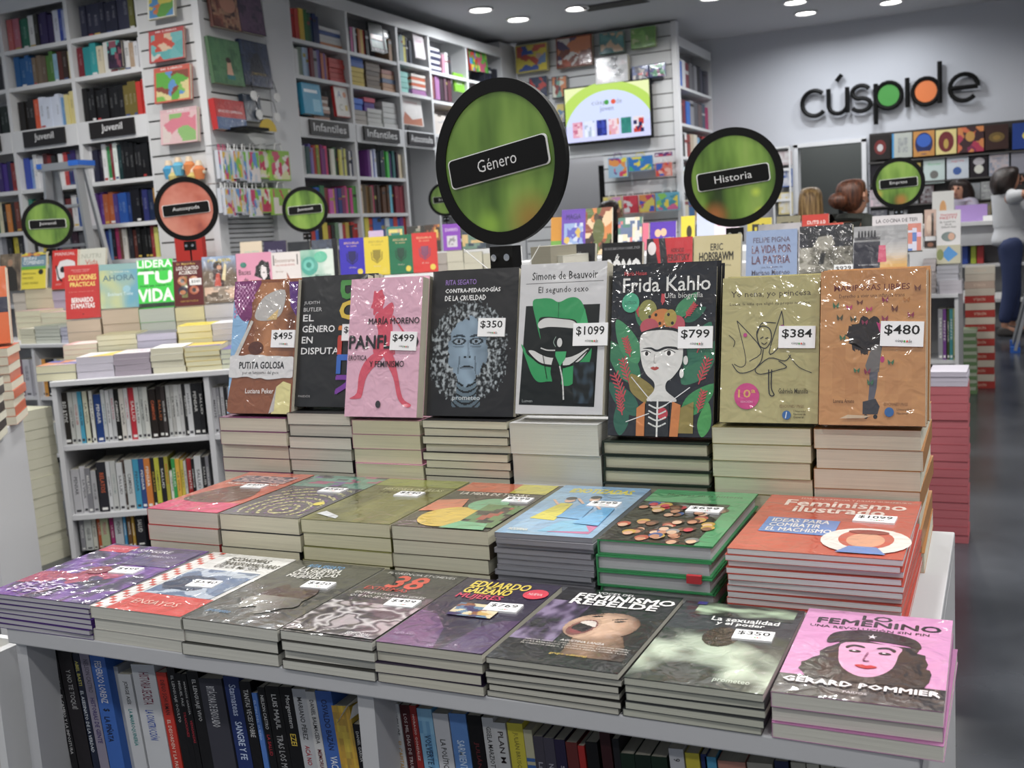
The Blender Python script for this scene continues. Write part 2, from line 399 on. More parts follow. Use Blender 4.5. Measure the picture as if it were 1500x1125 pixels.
# ---------------------------------------------------------------- bookcases
PLATE = mat('black_sign_board', '#1c1715', .35)
def lettering(name, parent, items, w, h, put, m=MATTE): mb = MB(); paint(mb, items, w, h, put, .0012); return link(name, mb.mesh(name, m), parent)
def bookcase(F, s0, s1, d, depth, zs, ztop, label, plate=None, name='bookcase', fascia=.1, zb=0):
    o = link(name, None, None, F.M @ T((s0, d, 0)), label, 'bookcase', 'white wall bookcases'); W = s1 - s0; t = .018
    bx = lambda n, *a, mm=WHITE: boxobj(n, *a, mm, o)
    bx('side_panel', 0, 0, zb, t, depth, ztop); bx('side_panel', W - t, 0, zb, W, depth, ztop)
    bx('back_panel', t, depth - .01, zb, W - t, depth, ztop, mm=SHELFBACK)
    for z in zs: bx('shelf_board', t, .004, z - .03, W - t, depth - .01, z)
    bx('top_fascia', 0, -.004, ztop - fascia, W, .016, ztop); bx('top_board', t, .016, ztop - .03, W - t, depth - .01, ztop)
    if plate:
        s, z, pw = plate; x0 = (W - pw) / 2; p = boxobj('section_plate', x0, -.022, z - .125, x0 + pw, -.006, z - .005, PLATE, o)
        lettering('plate_lettering', p, [('t', s, .28 if len(s) < 10 else .08, .25, .75 if len(s) < 10 else .92, .8, '#e8e8e8', .005)], pw, .12, lambda x, y, e: (x0 + x, -.022 - e, z - .125 + y))
        bx('plate_rail', t, -.004, z - .15, W - t, .012, z)
    return o
ZS = [1.27 - .62, 1.27 - .31, 1.27, 1.54, 1.86, 2.31, 2.64, 2.92]
Q = [-7.76, -7.06, -6.355, -5.66]
for i, (a, c) in enumerate(zip(Q, Q[1:])):
    bookcase(F0, a, c, 6.07, .34, ZS, 3.3, ('white wall bookcase cut off at the left edge, left of the stepladder bay', 'white wall bookcase behind the stepladder, black teen section plate', 'white wall bookcase with teen section plate beside the slatted column')[i], ('Juvenil', 2.3, .44))
QX = [7.125, 7.94, 8.77, 9.375, 10.18, 11.06]
for i, (a, c) in enumerate(zip(QX, QX[1:])):
    zs = ZS if i < 2 else ([2.31, 2.66, 2.94] if i == 2 else ZS)
    bookcase(FX, a, c, 5.1, .3, zs, 3.34, ('first white bookcase right of the slatted column, children section plate', 'second white bookcase right of the slatted column, children section plate', 'third bookcase right of the slatted column, blank panel below its plate', 'fourth bookcase right of the slatted column, partly behind large green sign', 'farthest tall bookcase, nearest the room corner')[i], (('Infantiles', 'Infantiles', 'Autoconsulta', '', '')[i], 2.3, (.56, .6, .5, 0, 0)[i]) if i < 3 else None)
bookcase(Frame(0, 0, 90), 11.56, 12.98, 3.22, .26, [.6, .95, 1.3, 1.66, 2.02, 2.38, 2.78], 3.3, 'narrow bookcase on the far column side, beside the shop logo wall')
bookcase(F0, -2.47, -2.26, 12.7, .25, [.6, 1.05, 1.5, 1.85], 2.1, 'very narrow white display shelf left of the dark doorway', fascia=.02)
OL = ('far left|second from left|third from left|fourth from left|fifth from left|sixth from left|seventh from left|eighth from left|ninth from left|tenth from left|eleventh from left|twelfth from left|thirteenth from left|fourteenth from left|fifteenth from left|sixteenth from left|seventeenth from left|eighteenth from left|nineteenth from left|twentieth from left|twenty-first from left|twenty-second from left|twenty-third from left|twenty-fourth from left|twenty-fifth from left|twenty-sixth from left|twenty-seventh from left|twenty-eighth from left|twenty-ninth from left|thirtieth from left|thirty-first from left|thirty-second from left|thirty-third from left').split('|')
ORD = 'top|second|third|fourth|fifth|sixth|seventh|eighth|ninth|tenth|eleventh|twelfth|thirteenth|fourteenth|fifteenth|sixteenth|seventeenth|eighteenth|nineteenth|twentieth'.split('|')
NAMED = dict(black='#1a1a1c', white='#dcdcdc', grey='#8a8a8a', red='#b8302c', maroon='#5a1f28', orange='#d9782e', yellow='#e0c832', olive='#7a7434', green='#3f8a4a', teal='#3f9a98', cyan='#3aa6cf', blue='#3465b0', navy='#22305e', purple='#6b4a9a', pink='#d88aa8', brown='#6b4a34', tan='#b89a74', cream='#ddd3b0', lilac='#a79ac4')
NL = {k: lin(v) for k, v in NAMED.items()}
def cname(h):
    c = lin(h); return min(NL, key=lambda k: sum((math.sqrt(NL[k][i]) - math.sqrt(c[i])) ** 2 for i in range(3)))
PERM = Matrix(((0, 0, 1, 0), (1, 0, 0, 0), (0, 1, 0, 0), (0, 0, 0, 1)))
def spineM(F, s, d, z, lean=0): return F.M @ T((s, d, z)) @ RY(lean) @ PERM
def fill(F, s0, s1, d, z, hh, cols, where, group, setback=.03, tall=None, stuff=None, nmin=0):
    """cols: 'hex' or 'hex*n'; books share the width s0..s1"""
    L = []
    for c in cols.split():
        h, _, n = c.partition('*'); L += [h] * int(n or 1)
    wts = [R.uniform(.75, 1.3) for _ in L]; k = (s1 - s0) / sum(wts); s = s0
    for i, (c, wt) in enumerate(zip(L, wts)):
        t = wt * k; h = hh * R.uniform(.86, 1.0); wd = R.uniform(.13, .17); dd = d + setback + R.uniform(0, .02)
        if c == '-': s += t; continue
        c2 = '#' + c
        if stuff is not None:
            stuff.box(s + .0005, dd, z, s + t - .0005, dd + wd, z + h, lin(c2), F.M)
            if R.random() < .35: q = R.uniform(.5, .8); stuff.box(s + .002, dd - .001, z + h * q, s + t - .002, dd, z + h * (q + R.uniform(.05, .15)), lin(R.choice(['#b8b8b8', '#a89a4a', '#303030', '#8a4040'])), F.M)
        else:
            lc = lin(c2); k2 = .42; fg = '#%02x%02x%02x' % tuple(int(int(c2[q:q + 2], 16) * (1 - k2) + (215 if sum(lc[:3]) < 1.1 else 40) * k2) for q in (1, 3, 5))
            sp = None
            if R.random() < .75: a = R.uniform(.3, .5); sp = [('t', R.choice(['RELATOS', 'EL VIAJE', 'NOCHE', 'LA SAGA', 'MUNDOS']), .3, a, .7, a + R.uniform(.2, .4), fg, .01, -90)] + ([('r', .1, .04, .9, .1, R.choice(['#c8a83a', '#b03030', '#dddddd', '#334a80']))] if R.random() < .4 else [])
            book('shelved_book', spineM(F, s, dd, z), wd, h, max(t - .001, .004), c2, '%s book spine, %s %s' % (cname(c2), OL[min(i, 32)], where), group, spine=sp, cat='book')
        s += t
G1 = 'books upright in the left wall bookcases'
A0, A1, B0, B1, Z0, Z1 = -7.03, -6.39, -6.33, -5.69, -7.72, -7.09
dA = 6.08
fill(F0, B0 + .07, B1 - .04, dA, 2.92, .25, '34364a*3 2c2e40*3 3a3c50*2 6a6a34', 'on top shelf, bay beside slatted column', G1)
fill(F0, B0, B1 - .12, dA, 2.64, .24, '7a2430 1f8f94 29a0a2 d8cdb0 e0e0dc*2 e6e6e6 dadada', 'on second shelf, bay beside slatted column', G1)
fill(F0, B1 - .13, B1 + .0, dA, 2.64, .22, 'b49a80 d6d6da*2', 'at the right end of second shelf, bay beside slatted column', G1)
fill(F0, B0, B1 - .02, dA, 2.31, .26, '19191b*9 6e6128*3 c92f26*2', 'on third shelf, bay beside slatted column', G1)
fill(F0, B0, B1 - .0, dA, 1.86, .28, 'cfcfd2 24243a*2 2a2436 e2e2e2 2e8a4a 7c2a30 e4eee6 18383a 161618*8', 'on first shelf under the plate, bay beside slatted column', G1)
fill(F0, B0, B1 - .0, dA, 1.54, .25, '4a2a6a 5c3488 a8552a*2 4a3a80 2255a8*2 1c3a78 14141c*3 2a2f6a 1a2a4a b8872a', 'on second shelf under the plate, bay beside slatted column', G1)
fill(F0, B0, B1 - .0, dA, 1.27, .25, '2a2a2a 3a4048 2244a0 7aa8dc 1a1a2a b82a66 6a4a3a d4d0c8 2a2a30*2 5a2a20 161616*4 8a2a2a c8c860 8aa860', 'on third shelf under the plate, bay beside slatted column', G1)
fill(F0, A0, A1, dA, 2.92, .25, 'c86a6a c07080 1f5a4a 2a7058 e2e2e2 3a3a34 3a305c*3 d8dce8 3a50a8 a8b4d8', 'on top shelf, bay behind stepladder', G1)
fill(F0, A0 + .03, A1, dA, 2.64, .24, '1c5a94*2 205c98*2 7a6a58*2 6a5a4a 4a7a34*2 8ab4cc 5a2a24 3a2a24 d8cc9a', 'on second shelf, bay behind stepladder', G1)
fill(F0, A0, A1, dA, 2.31, .25, '24201e*4 d8542a d4dcec*4 6a9ac8 dccf8a*3', 'on third shelf, bay behind stepladder', G1)
fill(F0, A0, A1, dA, 1.86, .27, '3a50b0 88a8d8 e0e0e0 d8d8dc 5a2a2a 8a2a2a 2a2a2a*2 e0e0e0 b83a3a 2a3a6a 3a2a6a 8a8a90 2a4a8a', 'on first shelf under the plate, bay behind stepladder', G1)
fill(F0, A0, A1, dA, 1.54, .25, '2a7a6a c8a83a 2a2a2a 8a3a2a 4a3a6a 3a4a5a 1a1a1a*2 6a2a2a d0d0d0 2a4a8a 3a3a3a 7a7a80', 'on second shelf under the plate, bay behind stepladder', G1)
fill(F0, A0, A1, dA, 1.27, .25, '2a2a2a d0d0d4 e0c832 1c1c1c*2 5a4a6a 3a4a8a 2a2a3a 4a2a3a 6a6a70 2a2a2a*2', 'on third shelf under the plate, bay behind stepladder', G1)
fill(F0, Z1 - .3, Z1, dA, 2.64, .22, '8a2a2a c83a34 3a3a3a 2a2a30 5a5a60', 'on second shelf of the bay at the left edge', G1)
fill(F0, Z1 - .3, Z1, dA, 2.31, .22, '1a1a1e*3 1e2a24*2 101014', 'on third shelf of the bay at the left edge', G1)
fill(F0, Z1 - .35, Z1, dA, 1.86, .25, 'c88a2a 6a2a5a 3a2a6a 4a348a 2a2a5a 8a2a2a 3a3478', 'on first low shelf of the bay at the left edge', G1)
fill(F0, Z1 - .35, Z1, dA, 1.54, .25, '2a6a5a d8d0b0 1a1a1a c87a2a 2a2a2a 7a3a2a 3a6a4a', 'on second low shelf of the bay at the left edge', G1)
fill(F0, Z1 - .35, Z1, dA, 1.27, .25, 'd0d0d4 8a8a90 1c1c1c e0d032 2a2a2a 3a3a50', 'on third low shelf of the bay at the left edge', G1)

ST = MB()
def fx(i, a, c, z, hh, cols): s0, s1 = QX[i] + .022, QX[i + 1] - .022; W = s1 - s0; fill(FX, s0 + a * W, s0 + c * W, 5.1, z, hh, cols, '', '', stuff=ST, setback=.02)
def flat(i, a, c, z, hh, cols):          # books lying in a heap on a wall shelf
    s0, s1 = QX[i] + .022, QX[i + 1] - .022; W = s1 - s0; L = cols.split(); t = hh / len(L)
    for k, cc in enumerate(L): j = R.uniform(0, .01); ST.box(s0 + a * W + j, 5.13 + j, z + k * t, s0 + c * W - j, 5.3, z + (k + .92) * t, lin('#' + cc), FX.M)
fx(0, .0, .55, 2.92, .26, '5a3f9a c23a3a c84a40 d8b42a 2f6a3a 2a5a34 3a5a6a 22305e 26346a'); flat(0, .55, .97, 2.92, .16, 'd07a3a dcdcd8 d8d8d8 4a64a0 dcdcdc')
fx(0, .02, .66, 2.64, .24, 'e2e2e2*2 8a9a8a a8c0d8*2 7a2a34 8a8a94 6a5a9a c06a40 6a3a90 c86a4a'); flat(0, .68, .98, 2.64, .2, 'c8382e c43a2e c8362c cc3a30 c4342c')
flat(0, .32, .62, 2.31, .2, 'b08a78 3a3434 c0a090 e0d8d0 a07a68 d8d0c8 7a5a4c'); fx(0, .0, .06, 2.31, .1, '7a3434')
fx(0, .0, 1, 1.86, .25, '8ab0c0 d8d8d8 2a4a4a 6a5aa8 8a7ab0 b03a34 7a8a3a d8c432 7a1f70 6a2270 d83a70 2a2a2a d8d8c8 3a6a3a 2a2a34 d0c85a 8a8a8a c8c864 3a3a44 d8d8d8 2a3a6a')
fx(0, .0, 1, 1.54, .24, '5a4a4a c8703a 3a3a3a 5a5aa0 2f60c0 3a7a4a 8a3a3a c85aa8 d8a82a 6a3a90 2a3a7a 7a2a5a c83a7a 4a7a3a d84a9a 5aa84a')
fx(0, .0, 1, 1.27, .2, '2a2a2a c83a2a 3a6ac0 1c1c1c d8c432 8a2a2a 2a2a2a 6a8a6a d8d8d8 b02a2a c8a83a 1c1c1c c8302a c8302a')
fx(1, .0, .45, 2.92, .24, '2a2430 3a3044 d86aa8 d8d8dc 1c1c20 c8723a d8b43a b83a30 1a1a1a'); fx(1, .88, 1, 2.92, .2, 'b08a6a 6a7a6a')
flat(1, .0, .32, 2.64, .25, 'd0b422 ccb020 d0b422 d4b826 2f62b8 3468bc'); flat(1, .36, .66, 2.64, .24, '7a6a58 6a5a4c 7a6a5a 5f5248 74665a 6a5a4c'); flat(1, .7, 1, 2.64, .2, 'b08868 a88060 5a6a88 b48a6a a06a60')
flat(1, .0, .3, 2.31, .13, 'a8a098 b0a8a0 a8a29a'); flat(1, .05, .25, 2.44, .1, '2f6ad0 3a74d8'); flat(1, .27, .5, 2.44, .12, '6a3a9a 4a2a8a c83a5a'); flat(1, .32, .64, 2.31, .16, 'b8b8b4 c0c0bc b8b8b4 c4c4c0'); flat(1, .66, 1, 2.31, .24, 'c0c0be b8bab8 c4c4c2 bcbcba c0c0be')
fx(1, .24, 1, 1.86, .25, '6a2f80 d8d8e0 2f50c0 c8d0e8 22303a*2 2a3a44 2f3f4a 48c84a 3fb84a 2a3434 4a3a6a 2a6a6a 2a1c20 3a2430 d8c8a8 d0c0a0')
fx(1, .0, 1, 1.54, .26, 'c03a34 d8cda8 5a4a34 8a6a3a 6a5a44 c83a6a 3a2a24*2 5a3a24*4 5ab0c8 2a2a2a 7a1c34*2 8a2030 7a1c30')
fx(1, .0, 1, 1.27, .25, '5a8a2a d8c832 c83a2a 2f6ac0*2 2a5ab0 c8d0d8 3a7ac8 c83a30 2f50a8 6a3a90 c8302a')
fx(2, .0, .5, 2.94, .25, '8aa0a0*2 88a0a8 c8c04a 22283c*2')
flat(2, .0, .36, 2.66, .2, '8ac8c0 88c4bc 8ccac2 8ac8c0'); flat(2, .45, .95, 2.66, .2, 'a06aa0 a870a8 d8d0d0 c8603a d8d0c8 c86038 d0c8c0')
flat(3, .0, .35, 2.92, .24, '2a2a50 d8d8dc 2a2a50 d8d8dc 2a2a50 d8d8dc 2a2a50 d8d8dc'); fx(3, .38, .62, 2.92, .22, 'c88aa0 d8d8d8 2a2a34')
fx(3, .0, .6, 2.66, .24, '7a3a4a 8a4a50 a06aa0 a870a8 3a2a34 6a4a5a 2a1c24 5a2a3a')
fx(3, .0, 1, 2.31, .2, 'd8d0c8*3 b08a8a c8a8b0 c8c832 d8b4bc*2')
fx(4, .55, .95, 2.92, .2, '1c2030 22283c 1a1c28 2a3044'); fx(4, .0, .7, 2.66, .15, '3a2424 4a2a2a 2a1c1c 5a3a30 3a2a2a')
FS = Frame(0, 0, 90)
def fs(a, c, z, hh, cols): fill(FS, 11.58 + a * 1.38, 11.58 + c * 1.38, 3.22, z, hh, cols, '', '', stuff=ST)
fs(.05, 1, 2.78, .32, '2f6ac8 d8d8dc 7a3a44 6a6a6e 5a5a60 8a8a8e 3a3a40 5a5a6a 4a4a54 6a6470'); fs(.05, .95, 2.38, .3, '5a2430 7a2a3a 2f6ac0 8a8a90 5a5a60 6a5a5a 4a5a6a b03468'); fs(.05, .95, 2.02, .28, '2a2a2a d8d8d8 8a3a34 b8a890 d0c8b8 7aa8c8 1c1c1c b02a2a b03030')
fs(.05, .9, 1.66, .26, 'c8e0e0 d8d8d8 2a2a34 c03a2a d0d0d0'); fs(.05, .9, 1.3, .26, 'd0c8b0 3a6a9a c8a87a 8a2a2a d8d8d8')
link('shelved_books', ST.mesh('shelved_books', MATTE), label='small mixed books and boxes filling the far wall shelves', cat='books', kind='stuff')
def standing(name, F, s, d, z, w, h, t, cover, label, group, lean=12, copies=0, rz=0, desc='', **k):
    A = F.M @ T((s, d, z)) @ RZ(rz) @ RX(90 - lean)
    o = book(name, A, w, h, t, cover, label, group, **k)
    for c in range(copies):
        book(name, A @ T((R.uniform(-.003, .003), (c + 1) * t * math.tan(math.radians(lean)), -(c + 1) * (t + .0005))), w, h, t, cover, '%s copy standing right behind the %s' % (('second', 'third', 'fourth')[c], desc or label), group, page=k.get('page', '#cfc9b4'), hard=k.get('hard', False))
    return o
def facing(name, F, d, x0, y0, x1, y1, t, cover, art, label, cat, group=None, lean=4, hard=True, at2=None, **k):
    """a flat item seen face-on in the photograph box x0..x1, y0..y1, standing on the plane d"""
    p = F.at((x0 + x1) / 2, y1, d); q = F.at((x0 + x1) / 2, y0, d); a = F.at(x0, (y0 + y1) / 2, d); c = F.at(x1, (y0 + y1) / 2, d)
    return standing(name, F, a.x, d, p.z, max(c.x - a.x, .02), max((q.z - p.z) / math.cos(math.radians(lean)), .02), t, cover, label, group, lean, art=art, hard=hard, cat=cat, **k)
# face-out books inside the wall bays
GF = 'face-out books on the wall shelves'
facing('picture_book', FX, 5.16, 438, 124, 465, 169, .05, '#2f9fc8', [('r', .5, .1, .9, .5, '#5ab8d8'), ('r', .1, .7, .8, .8, '#d8e8f0')], 'bright cyan boxed book leaning on the third shelf, first bay after the column', 'book', GF)
facing('alphabet_book', FX, 5.14, 488, 128, 508, 172, .03, '#c43030', [('r', 0.02, .02, .98, .98, '#e0dcd4'), ('t', 'A', .2, .62, .5, .85, '#2a4a8a'), ('e', .72, .74, .12, .1, '#d87a2a'), ('t', 'C', .25, .2, .5, .42, '#8a8a6a'), ('r', .66, .22, .84, .4, '#c8a83a')], 'white alphabet book with red spine, first bay after the column', 'book', GF)
facing('picture_book', FX, 5.14, 540, 35, 560, 77, .02, '#1c2020', [('r', .1, .45, .9, .6, '#b0604a'), ('r', .1, .15, .9, .4, '#2f6a5a'), ('t', 'LIBRO', .1, .03, .9, .12, '#d8d8d8')], 'black book with green and rust bands on top shelf, second bay', 'book', GF)
facing('picture_book', FX, 5.15, 561, 45, 571, 79, .02, '#1c2424', [('r', .1, .15, .9, .6, '#2f6a5a'), ('r', .2, .7, .8, .85, '#c8c8c8')], 'narrow black and green book beside the black banded one, second bay', 'book', GF)
facing('picture_book', FX, 5.15, 585, 142, 617, 184, .02, '#dcd8d6', [('p', [(.02, .02), (.2, .45), (.5, .2), (.95, .3), (.95, .02)], '#b8705a'), ('e', .5, .5, .28, .2, '#e4e0de'), ('t', 'cuentos', .2, .75, .8, .85, '#c88a8a')], 'white face-out book with rust base drawing, third bay above plate', 'book', GF)
facing('picture_book', FX, 5.14, 605, 48, 620, 86, .02, '#ddd4d8', [('r', .2, .6, .8, .7, '#c8a8b8')], 'pale pinkish face-out book on top shelf, third bay', 'book', GF)
facing('picture_book', FX, 5.15, 664, 108, 678, 135, .02, '#7ab82a', [('t', 'abc', .2, .4, .8, .6, '#e8e8e8')], 'lime green face-out book on second shelf, fourth bay', 'book', GF)
facing('picture_book', FX, 5.15, 686, 68, 698, 104, .02, '#c84a3a', [('g', 0, 0, 1, 1, 6, 8, patches(['#3fa04a', '#d8c432', '#c83a2a', '#4a8ac8'], 6))], 'red and green patterned book on top shelf, fifth bay', 'book', GF)
facing('picture_book', FX, 5.15, 698, 74, 712, 106, .02, '#5aa83a', [('g', 0, 0, 1, 1, 6, 8, patches(['#5ab83a', '#c8d84a', '#c85a7a'], 4, 3))], 'green patterned book second on top shelf, fifth bay', 'book', GF)
facing('picture_book', F0, 6.1, 160, 60, 181, 100, .02, '#2c2434', [('g', 0, 0, 1, 1, 8, 12, patches(['#2c2434', '#3a2a40', '#4aa8a0', '#8a4a5a'], 5, 2))], 'dark purple face-out book with teal figure, second shelf beside column', 'book', GF, lean=2)

# ================================================================ front display table
TT = .77
def table(name, F, s0, s1, d0, d1, label, zs, divs, top=TT, board=.022, cat='display table'):
    o = link(name, None, None, F.M @ T((s0, d0, 0)), label, cat, 'low white display islands'); W = s1 - s0; D = d1 - d0
    boxobj('table_top', 0, 0, top - board, W, D, top, TABLEW, o, bev=.002)
    for z in zs: boxobj('shelf_board', .02, .02, z - .02, W - .02, D / 2, z, TABLEW, o)
    for x in divs: boxobj('upright_panel', x - s0, .012, 0, x - s0 + .022, D / 2, top - board, TABLEW, o)
    boxobj('end_panel', 0, .012, 0, .02, D - .01, top - board, TABLEW, o); boxobj('end_panel', W - .02, .012, 0, W, D - .01, top - board, TABLEW, o)
    boxobj('back_panel', .02, D / 2, .0, W - .02, D / 2 + .015, top - board, SHELFBACK, o)
    return o
table('display_table', F0, -1.225, -.068, .943, 1.67, 'white display table holding the two tiers of flat books in front', [.47, .1], [-.672])

def pile(name, F, s, d, z0, ztop, w, h, n, cover, page, art, price, label, what, group, hard=False, wrap=True, flip=1, rz=0, jit=.003, spine=None, flat_first=False):
    t = (ztop - z0) / n
    for i in range(n):
        top = i == n - 1; js = R.uniform(-jit, jit); jd = R.uniform(-jit, jit); a = rz + R.uniform(-.8, .8) * jit / .003
        M = F.M @ T((s + js * (not top), d + jd * (not top), z0 + i * t)) @ RZ(a)
        if not top and flip and (i // flip) % 2: M = M @ T((w, h, 0)) @ RZ(180)
        k = n - 1 - i
        book(name, M, w, h, t - .0004, cover, label if top else '%s book down in the %s' % (ORD[min(k, 19)], what), group, page=page, art=art if top else None, price=price if top else None, hard=hard, wrap=wrap, spine=spine)

GP = '#c9c8bd'; CP = '#d3cdb2'; WP = '#cfcfd0'
# ---- cover designs (x, y run 0..1 across and up the cover)
def a_purple(): return [('g', 0, 0, 1, 1, 50, 66, clouds(['#2a2440', '#4a2f6e', '#6a3f96', '#7a4a9e', '#4a3560', '#35304a'], 4, 3)), ('g', .0, .2, .75, .62, 60, 44, lambda u, v: lin(('#a0304a', '#8a3060', '#b84a6a')[int(abs(nz(u, v, 6, 2)) * 9) % 3]) if abs(v - .15 - u * .6 - nz(u, v, 4, 8) * .3) < .24 else None),
    ('r', .02, .84, .32, .97, '#c8324a'), ('g', .5, .64, .98, .98, 12, 10, clouds(['#3a3350', '#5a4a78', '#4a4068'], 3, 9)), ('t', 'A SANGRE', .3, .88, .72, .93, '#d8d4e0', .01), ('t', 'CUERPOS Y PATRIARCADO', .3, .8, .86, .835, '#d0cce0'), ('t', 'ENSAYO', .08, .88, .26, .92, '#e8b0b8'), ('e', .46, .5, .1, .07, '#8a3a4a'), ('g', .1, .05, .6, .24, 44, 24, lambda u, v: lin('#c8b8d8') if nz(u, v, 9, 3) > .12 else None)]
def a_blueman(): return [('r', 0, 0, 1, 1, '#d4d4d2'), ('r', 0, 0, .16, 1, '#c94a3a'), ('g', 0, 0, .16, 1, 3, 30, lambda u, v: lin('#e0dcd8') if (v * 30 + u * 3) % 3 < 1.4 else None), ('r', .18, 0, 1, .26, '#c8382c'), ('g', .2, .26, .95, .7, 60, 50, lambda u, v: lin('#223450') if ((u - .35) ** 2 + (v - .45) ** 2 < .09 + nz(u, v, 4) * .06) else (lin('#5a7090') if nz(u, v, 4, 7) > -.05 else lin('#a8b4c4'))), ('t', 'ECONOMÍAS', .34, .88, .8, .95, '#222', .02), ('t', 'TRANSFORMADORAS', .34, .8, .98, .86, '#222', .02), ('t', 'DE LA MUJER', .34, .73, .84, .79, '#222', .01), ('t', 'ENSAYOS', .3, .1, .8, .16, '#e8b8a8')]
def a_guerra(): return [('g', 0, 0, 1, 1, 14, 18, clouds(['#34352f', '#3e3f3a', '#474843'], 2)), ('t', 'RITA SEGATO', .22, .9, .62, .95, '#4f9ad0', .01), ('t', 'LA GUERRA', .2, .83, .66, .895, '#dededa', .02), ('t', 'CONTRA LAS', .2, .765, .7, .825, '#dededa', .02), ('t', 'MUJERES', .2, .7, .58, .76, '#dededa', .02),
    ('g', .25, .15, .85, .62, 56, 60, lambda u, v: (lin('#3a2620') if v > .55 else mixc(lin('#8a8880'), lin('#4a4a46'), (u - .2) * 1.6)) if (u - .5) ** 2 / .2 + (v - .5) ** 2 / .22 < 1 + nz(u, v, 4) else None), ('t', 'prometeo', .1, .1, .34, .15, '#3f86b8')]
def a_38(): return [('g', 0, 0, 1, 1, 12, 16, clouds(['#2c2c2b', '#393936', '#424240'], 2, 4)), ('t', 'FLORENCIA ETCHEVES', .1, .93, .9, .965, '#c8c8c4'), ('t', '38', .3, .72, .68, .91, '#d24a34', .03), ('t', 'EXTREMAS', .12, .66, .62, .71, '#b83a30', .01), ('t', 'ENTREVISTAS A MUJERES', .1, .58, .9, .62, '#c8c8c4'), ('t', 'QUE NO SE CALLAN', .1, .53, .7, .57, '#c8c8c4'),
    ('g', .0, .02, 1, .46, 64, 40, clouds(['#3a3436', '#7a7274', '#c8c4c4', '#585254', '#3c2f34', '#a89ea0'], 3.4, 6, 2.4)), ('t', 'EDITORIAL', .66, .04, .92, .075, '#dcdcdc')]
def a_mujeres(): return [('r', 0, 0, 1, 1, '#2a2038'), ('p', [(0, 0), (.55, 0), (.42, .25), (.2, .42), (0, .46)], '#5a3a66'), ('p', [(1, 0), (.62, 0), (.7, .3), (.85, .42), (1, .44)], '#4a3058'), ('t', 'EDUARDO', .14, .86, .74, .955, '#e2c93a', .03), ('t', 'GALEANO', .14, .76, .62, .85, '#e2c93a', .03), ('t', 'MUJERES', .14, .66, .6, .745, '#d0305a', .02),
    ('e', .86, .82, .12, .075, '#d8344a'), ('t', 'NUEVA', .79, .8, .93, .835, '#f0d8d8'), ('g', .28, .42, .72, .6, 28, 18, patches(['#c8a04a', '#8a4a2a', '#3a2a5a', '#d8c8a0', '#5a7a9a'], 6, 2)), ('t', 'siglo xxi', .06, .1, .24, .14, '#9a8aa8')]
def a_rebelde():
    def rot(u, v, cx, cy, a): x, y = u - cx, v - cy; return x * math.cos(a) + y * math.sin(a), -x * math.sin(a) + y * math.cos(a)
    def fc(u, v):
        hx, hy = rot(u, v, .56, .58, .35); r = (hx / .34) ** 2 + (hy / .27) ** 2; n = nz(u, v, 9, 2) * .25
        mx, my = rot(u, v, .4, .52, -.35); m = (mx / .1) ** 2 + (my / .15) ** 2
        if m < 1 and my > .06: return lin('#d8cdc4')
        if m < .72: return lin('#8a3a3c') if my < -.07 else lin('#1e0c0e')
        if m < 1.25: return lin('#7a4440')
        for ex, ey in ((.44, .76), (.68, .7)):
            qx, qy = rot(u, v, ex, ey, .35)
            if (qx / .055) ** 2 + (qy / .016) ** 2 < 1: return lin('#1c1412')
            if (qx / .075) ** 2 + ((qy - .045) / .012) ** 2 < 1: return lin('#4a3226')
        if r < 1: return mixc(lin('#d0a98c'), lin('#5a3c2e'), max(0, r - .25) * .8 + (hx * .9) + n + (.25 if 1.25 <= m < 1.9 else 0))
        if v < .42 and abs(u - .62 - (.4 - v) * .3) < .3 - v * .2: return mixc(lin('#a88264'), lin('#3a2820'), abs(u - .62) * 2.2 + n + (.42 - v))
        return None
    return [('r', 0, 0, 1, 1, '#1b191b'), ('g', 0, .25, .35, .8, 30, 40, clouds(['#1b191b', '#4a3a58', '#8a7a9a'], 3, 2)), ('g', .12, .12, .96, .78, 90, 100, fc), ('t', 'VOCES DEL', .3, .935, .62, .965, '#d8d8d8', .01), ('t', 'FEMINISMO', .16, .85, .98, .925, '#ecebe9', .045), ('t', 'REBELDE', .16, .765, .88, .84, '#ecebe9', .045), ('t', 'AGUSTINA LANZA', .4, .27, .74, .295, '#e0dcd8', .01)] + [('t', s_, .14, .24 - i * .028, .96, .258 - i * .028, '#cfc8c0') for i, s_ in enumerate(('MALENA PICHOT, OFELIA FERNÁNDEZ, CLAUDIA PIÑEIRO', 'DORA BARRANCOS, THELMA FARDIN, LILIANA HENDEL', 'FLORENCIA FREIJO, LUCIANA PEKER, SONIA TESSA'))] + [('t', 'grupo editorial', .42, .1, .7, .13, '#c8a83a', .01)]
def a_sexual():
    def fc(u, v):
        t = 1 - abs(v - .42 - .25 * math.sin(u * 4.2)) * 2.6 + nz(u, v, 5, 3) * .7
        return mixc(lin('#30352f'), lin('#bccab4'), t)
    return [('r', 0, 0, 1, 1, '#33363a'), ('g', .0, .0, 1, .62, 70, 56, fc), ('g', .14, .82, .95, 1, 50, 24, lambda u, v: mixc(lin('#30352f'), lin('#a8c0a0'), .8 - abs(v - .5) * 2 + nz(u, v, 4))), ('g', .34, .44, .62, .68, 40, 36, lambda u, v: lin(('#3a2c22', '#1c1814', '#5a4838')[int(abs(nz(u, v, 12)) * 12) % 3]) if (u - .5) ** 2 + (v - .5) ** 2 < .25 else None), ('t', 'La sexualidad', .32, .76, .86, .81, '#e4e6e4', .03), ('t', 'y el poder', .38, .7, .76, .75, '#e4e6e4', .03), ('t', 'E', .62, .63, .66, .67, '#d8c432', .03), ('t', 'prometeo', .62, .05, .88, .095, '#c8d4c4'), ('r', .12, .95, .2, .99, '#3a3f8a')]
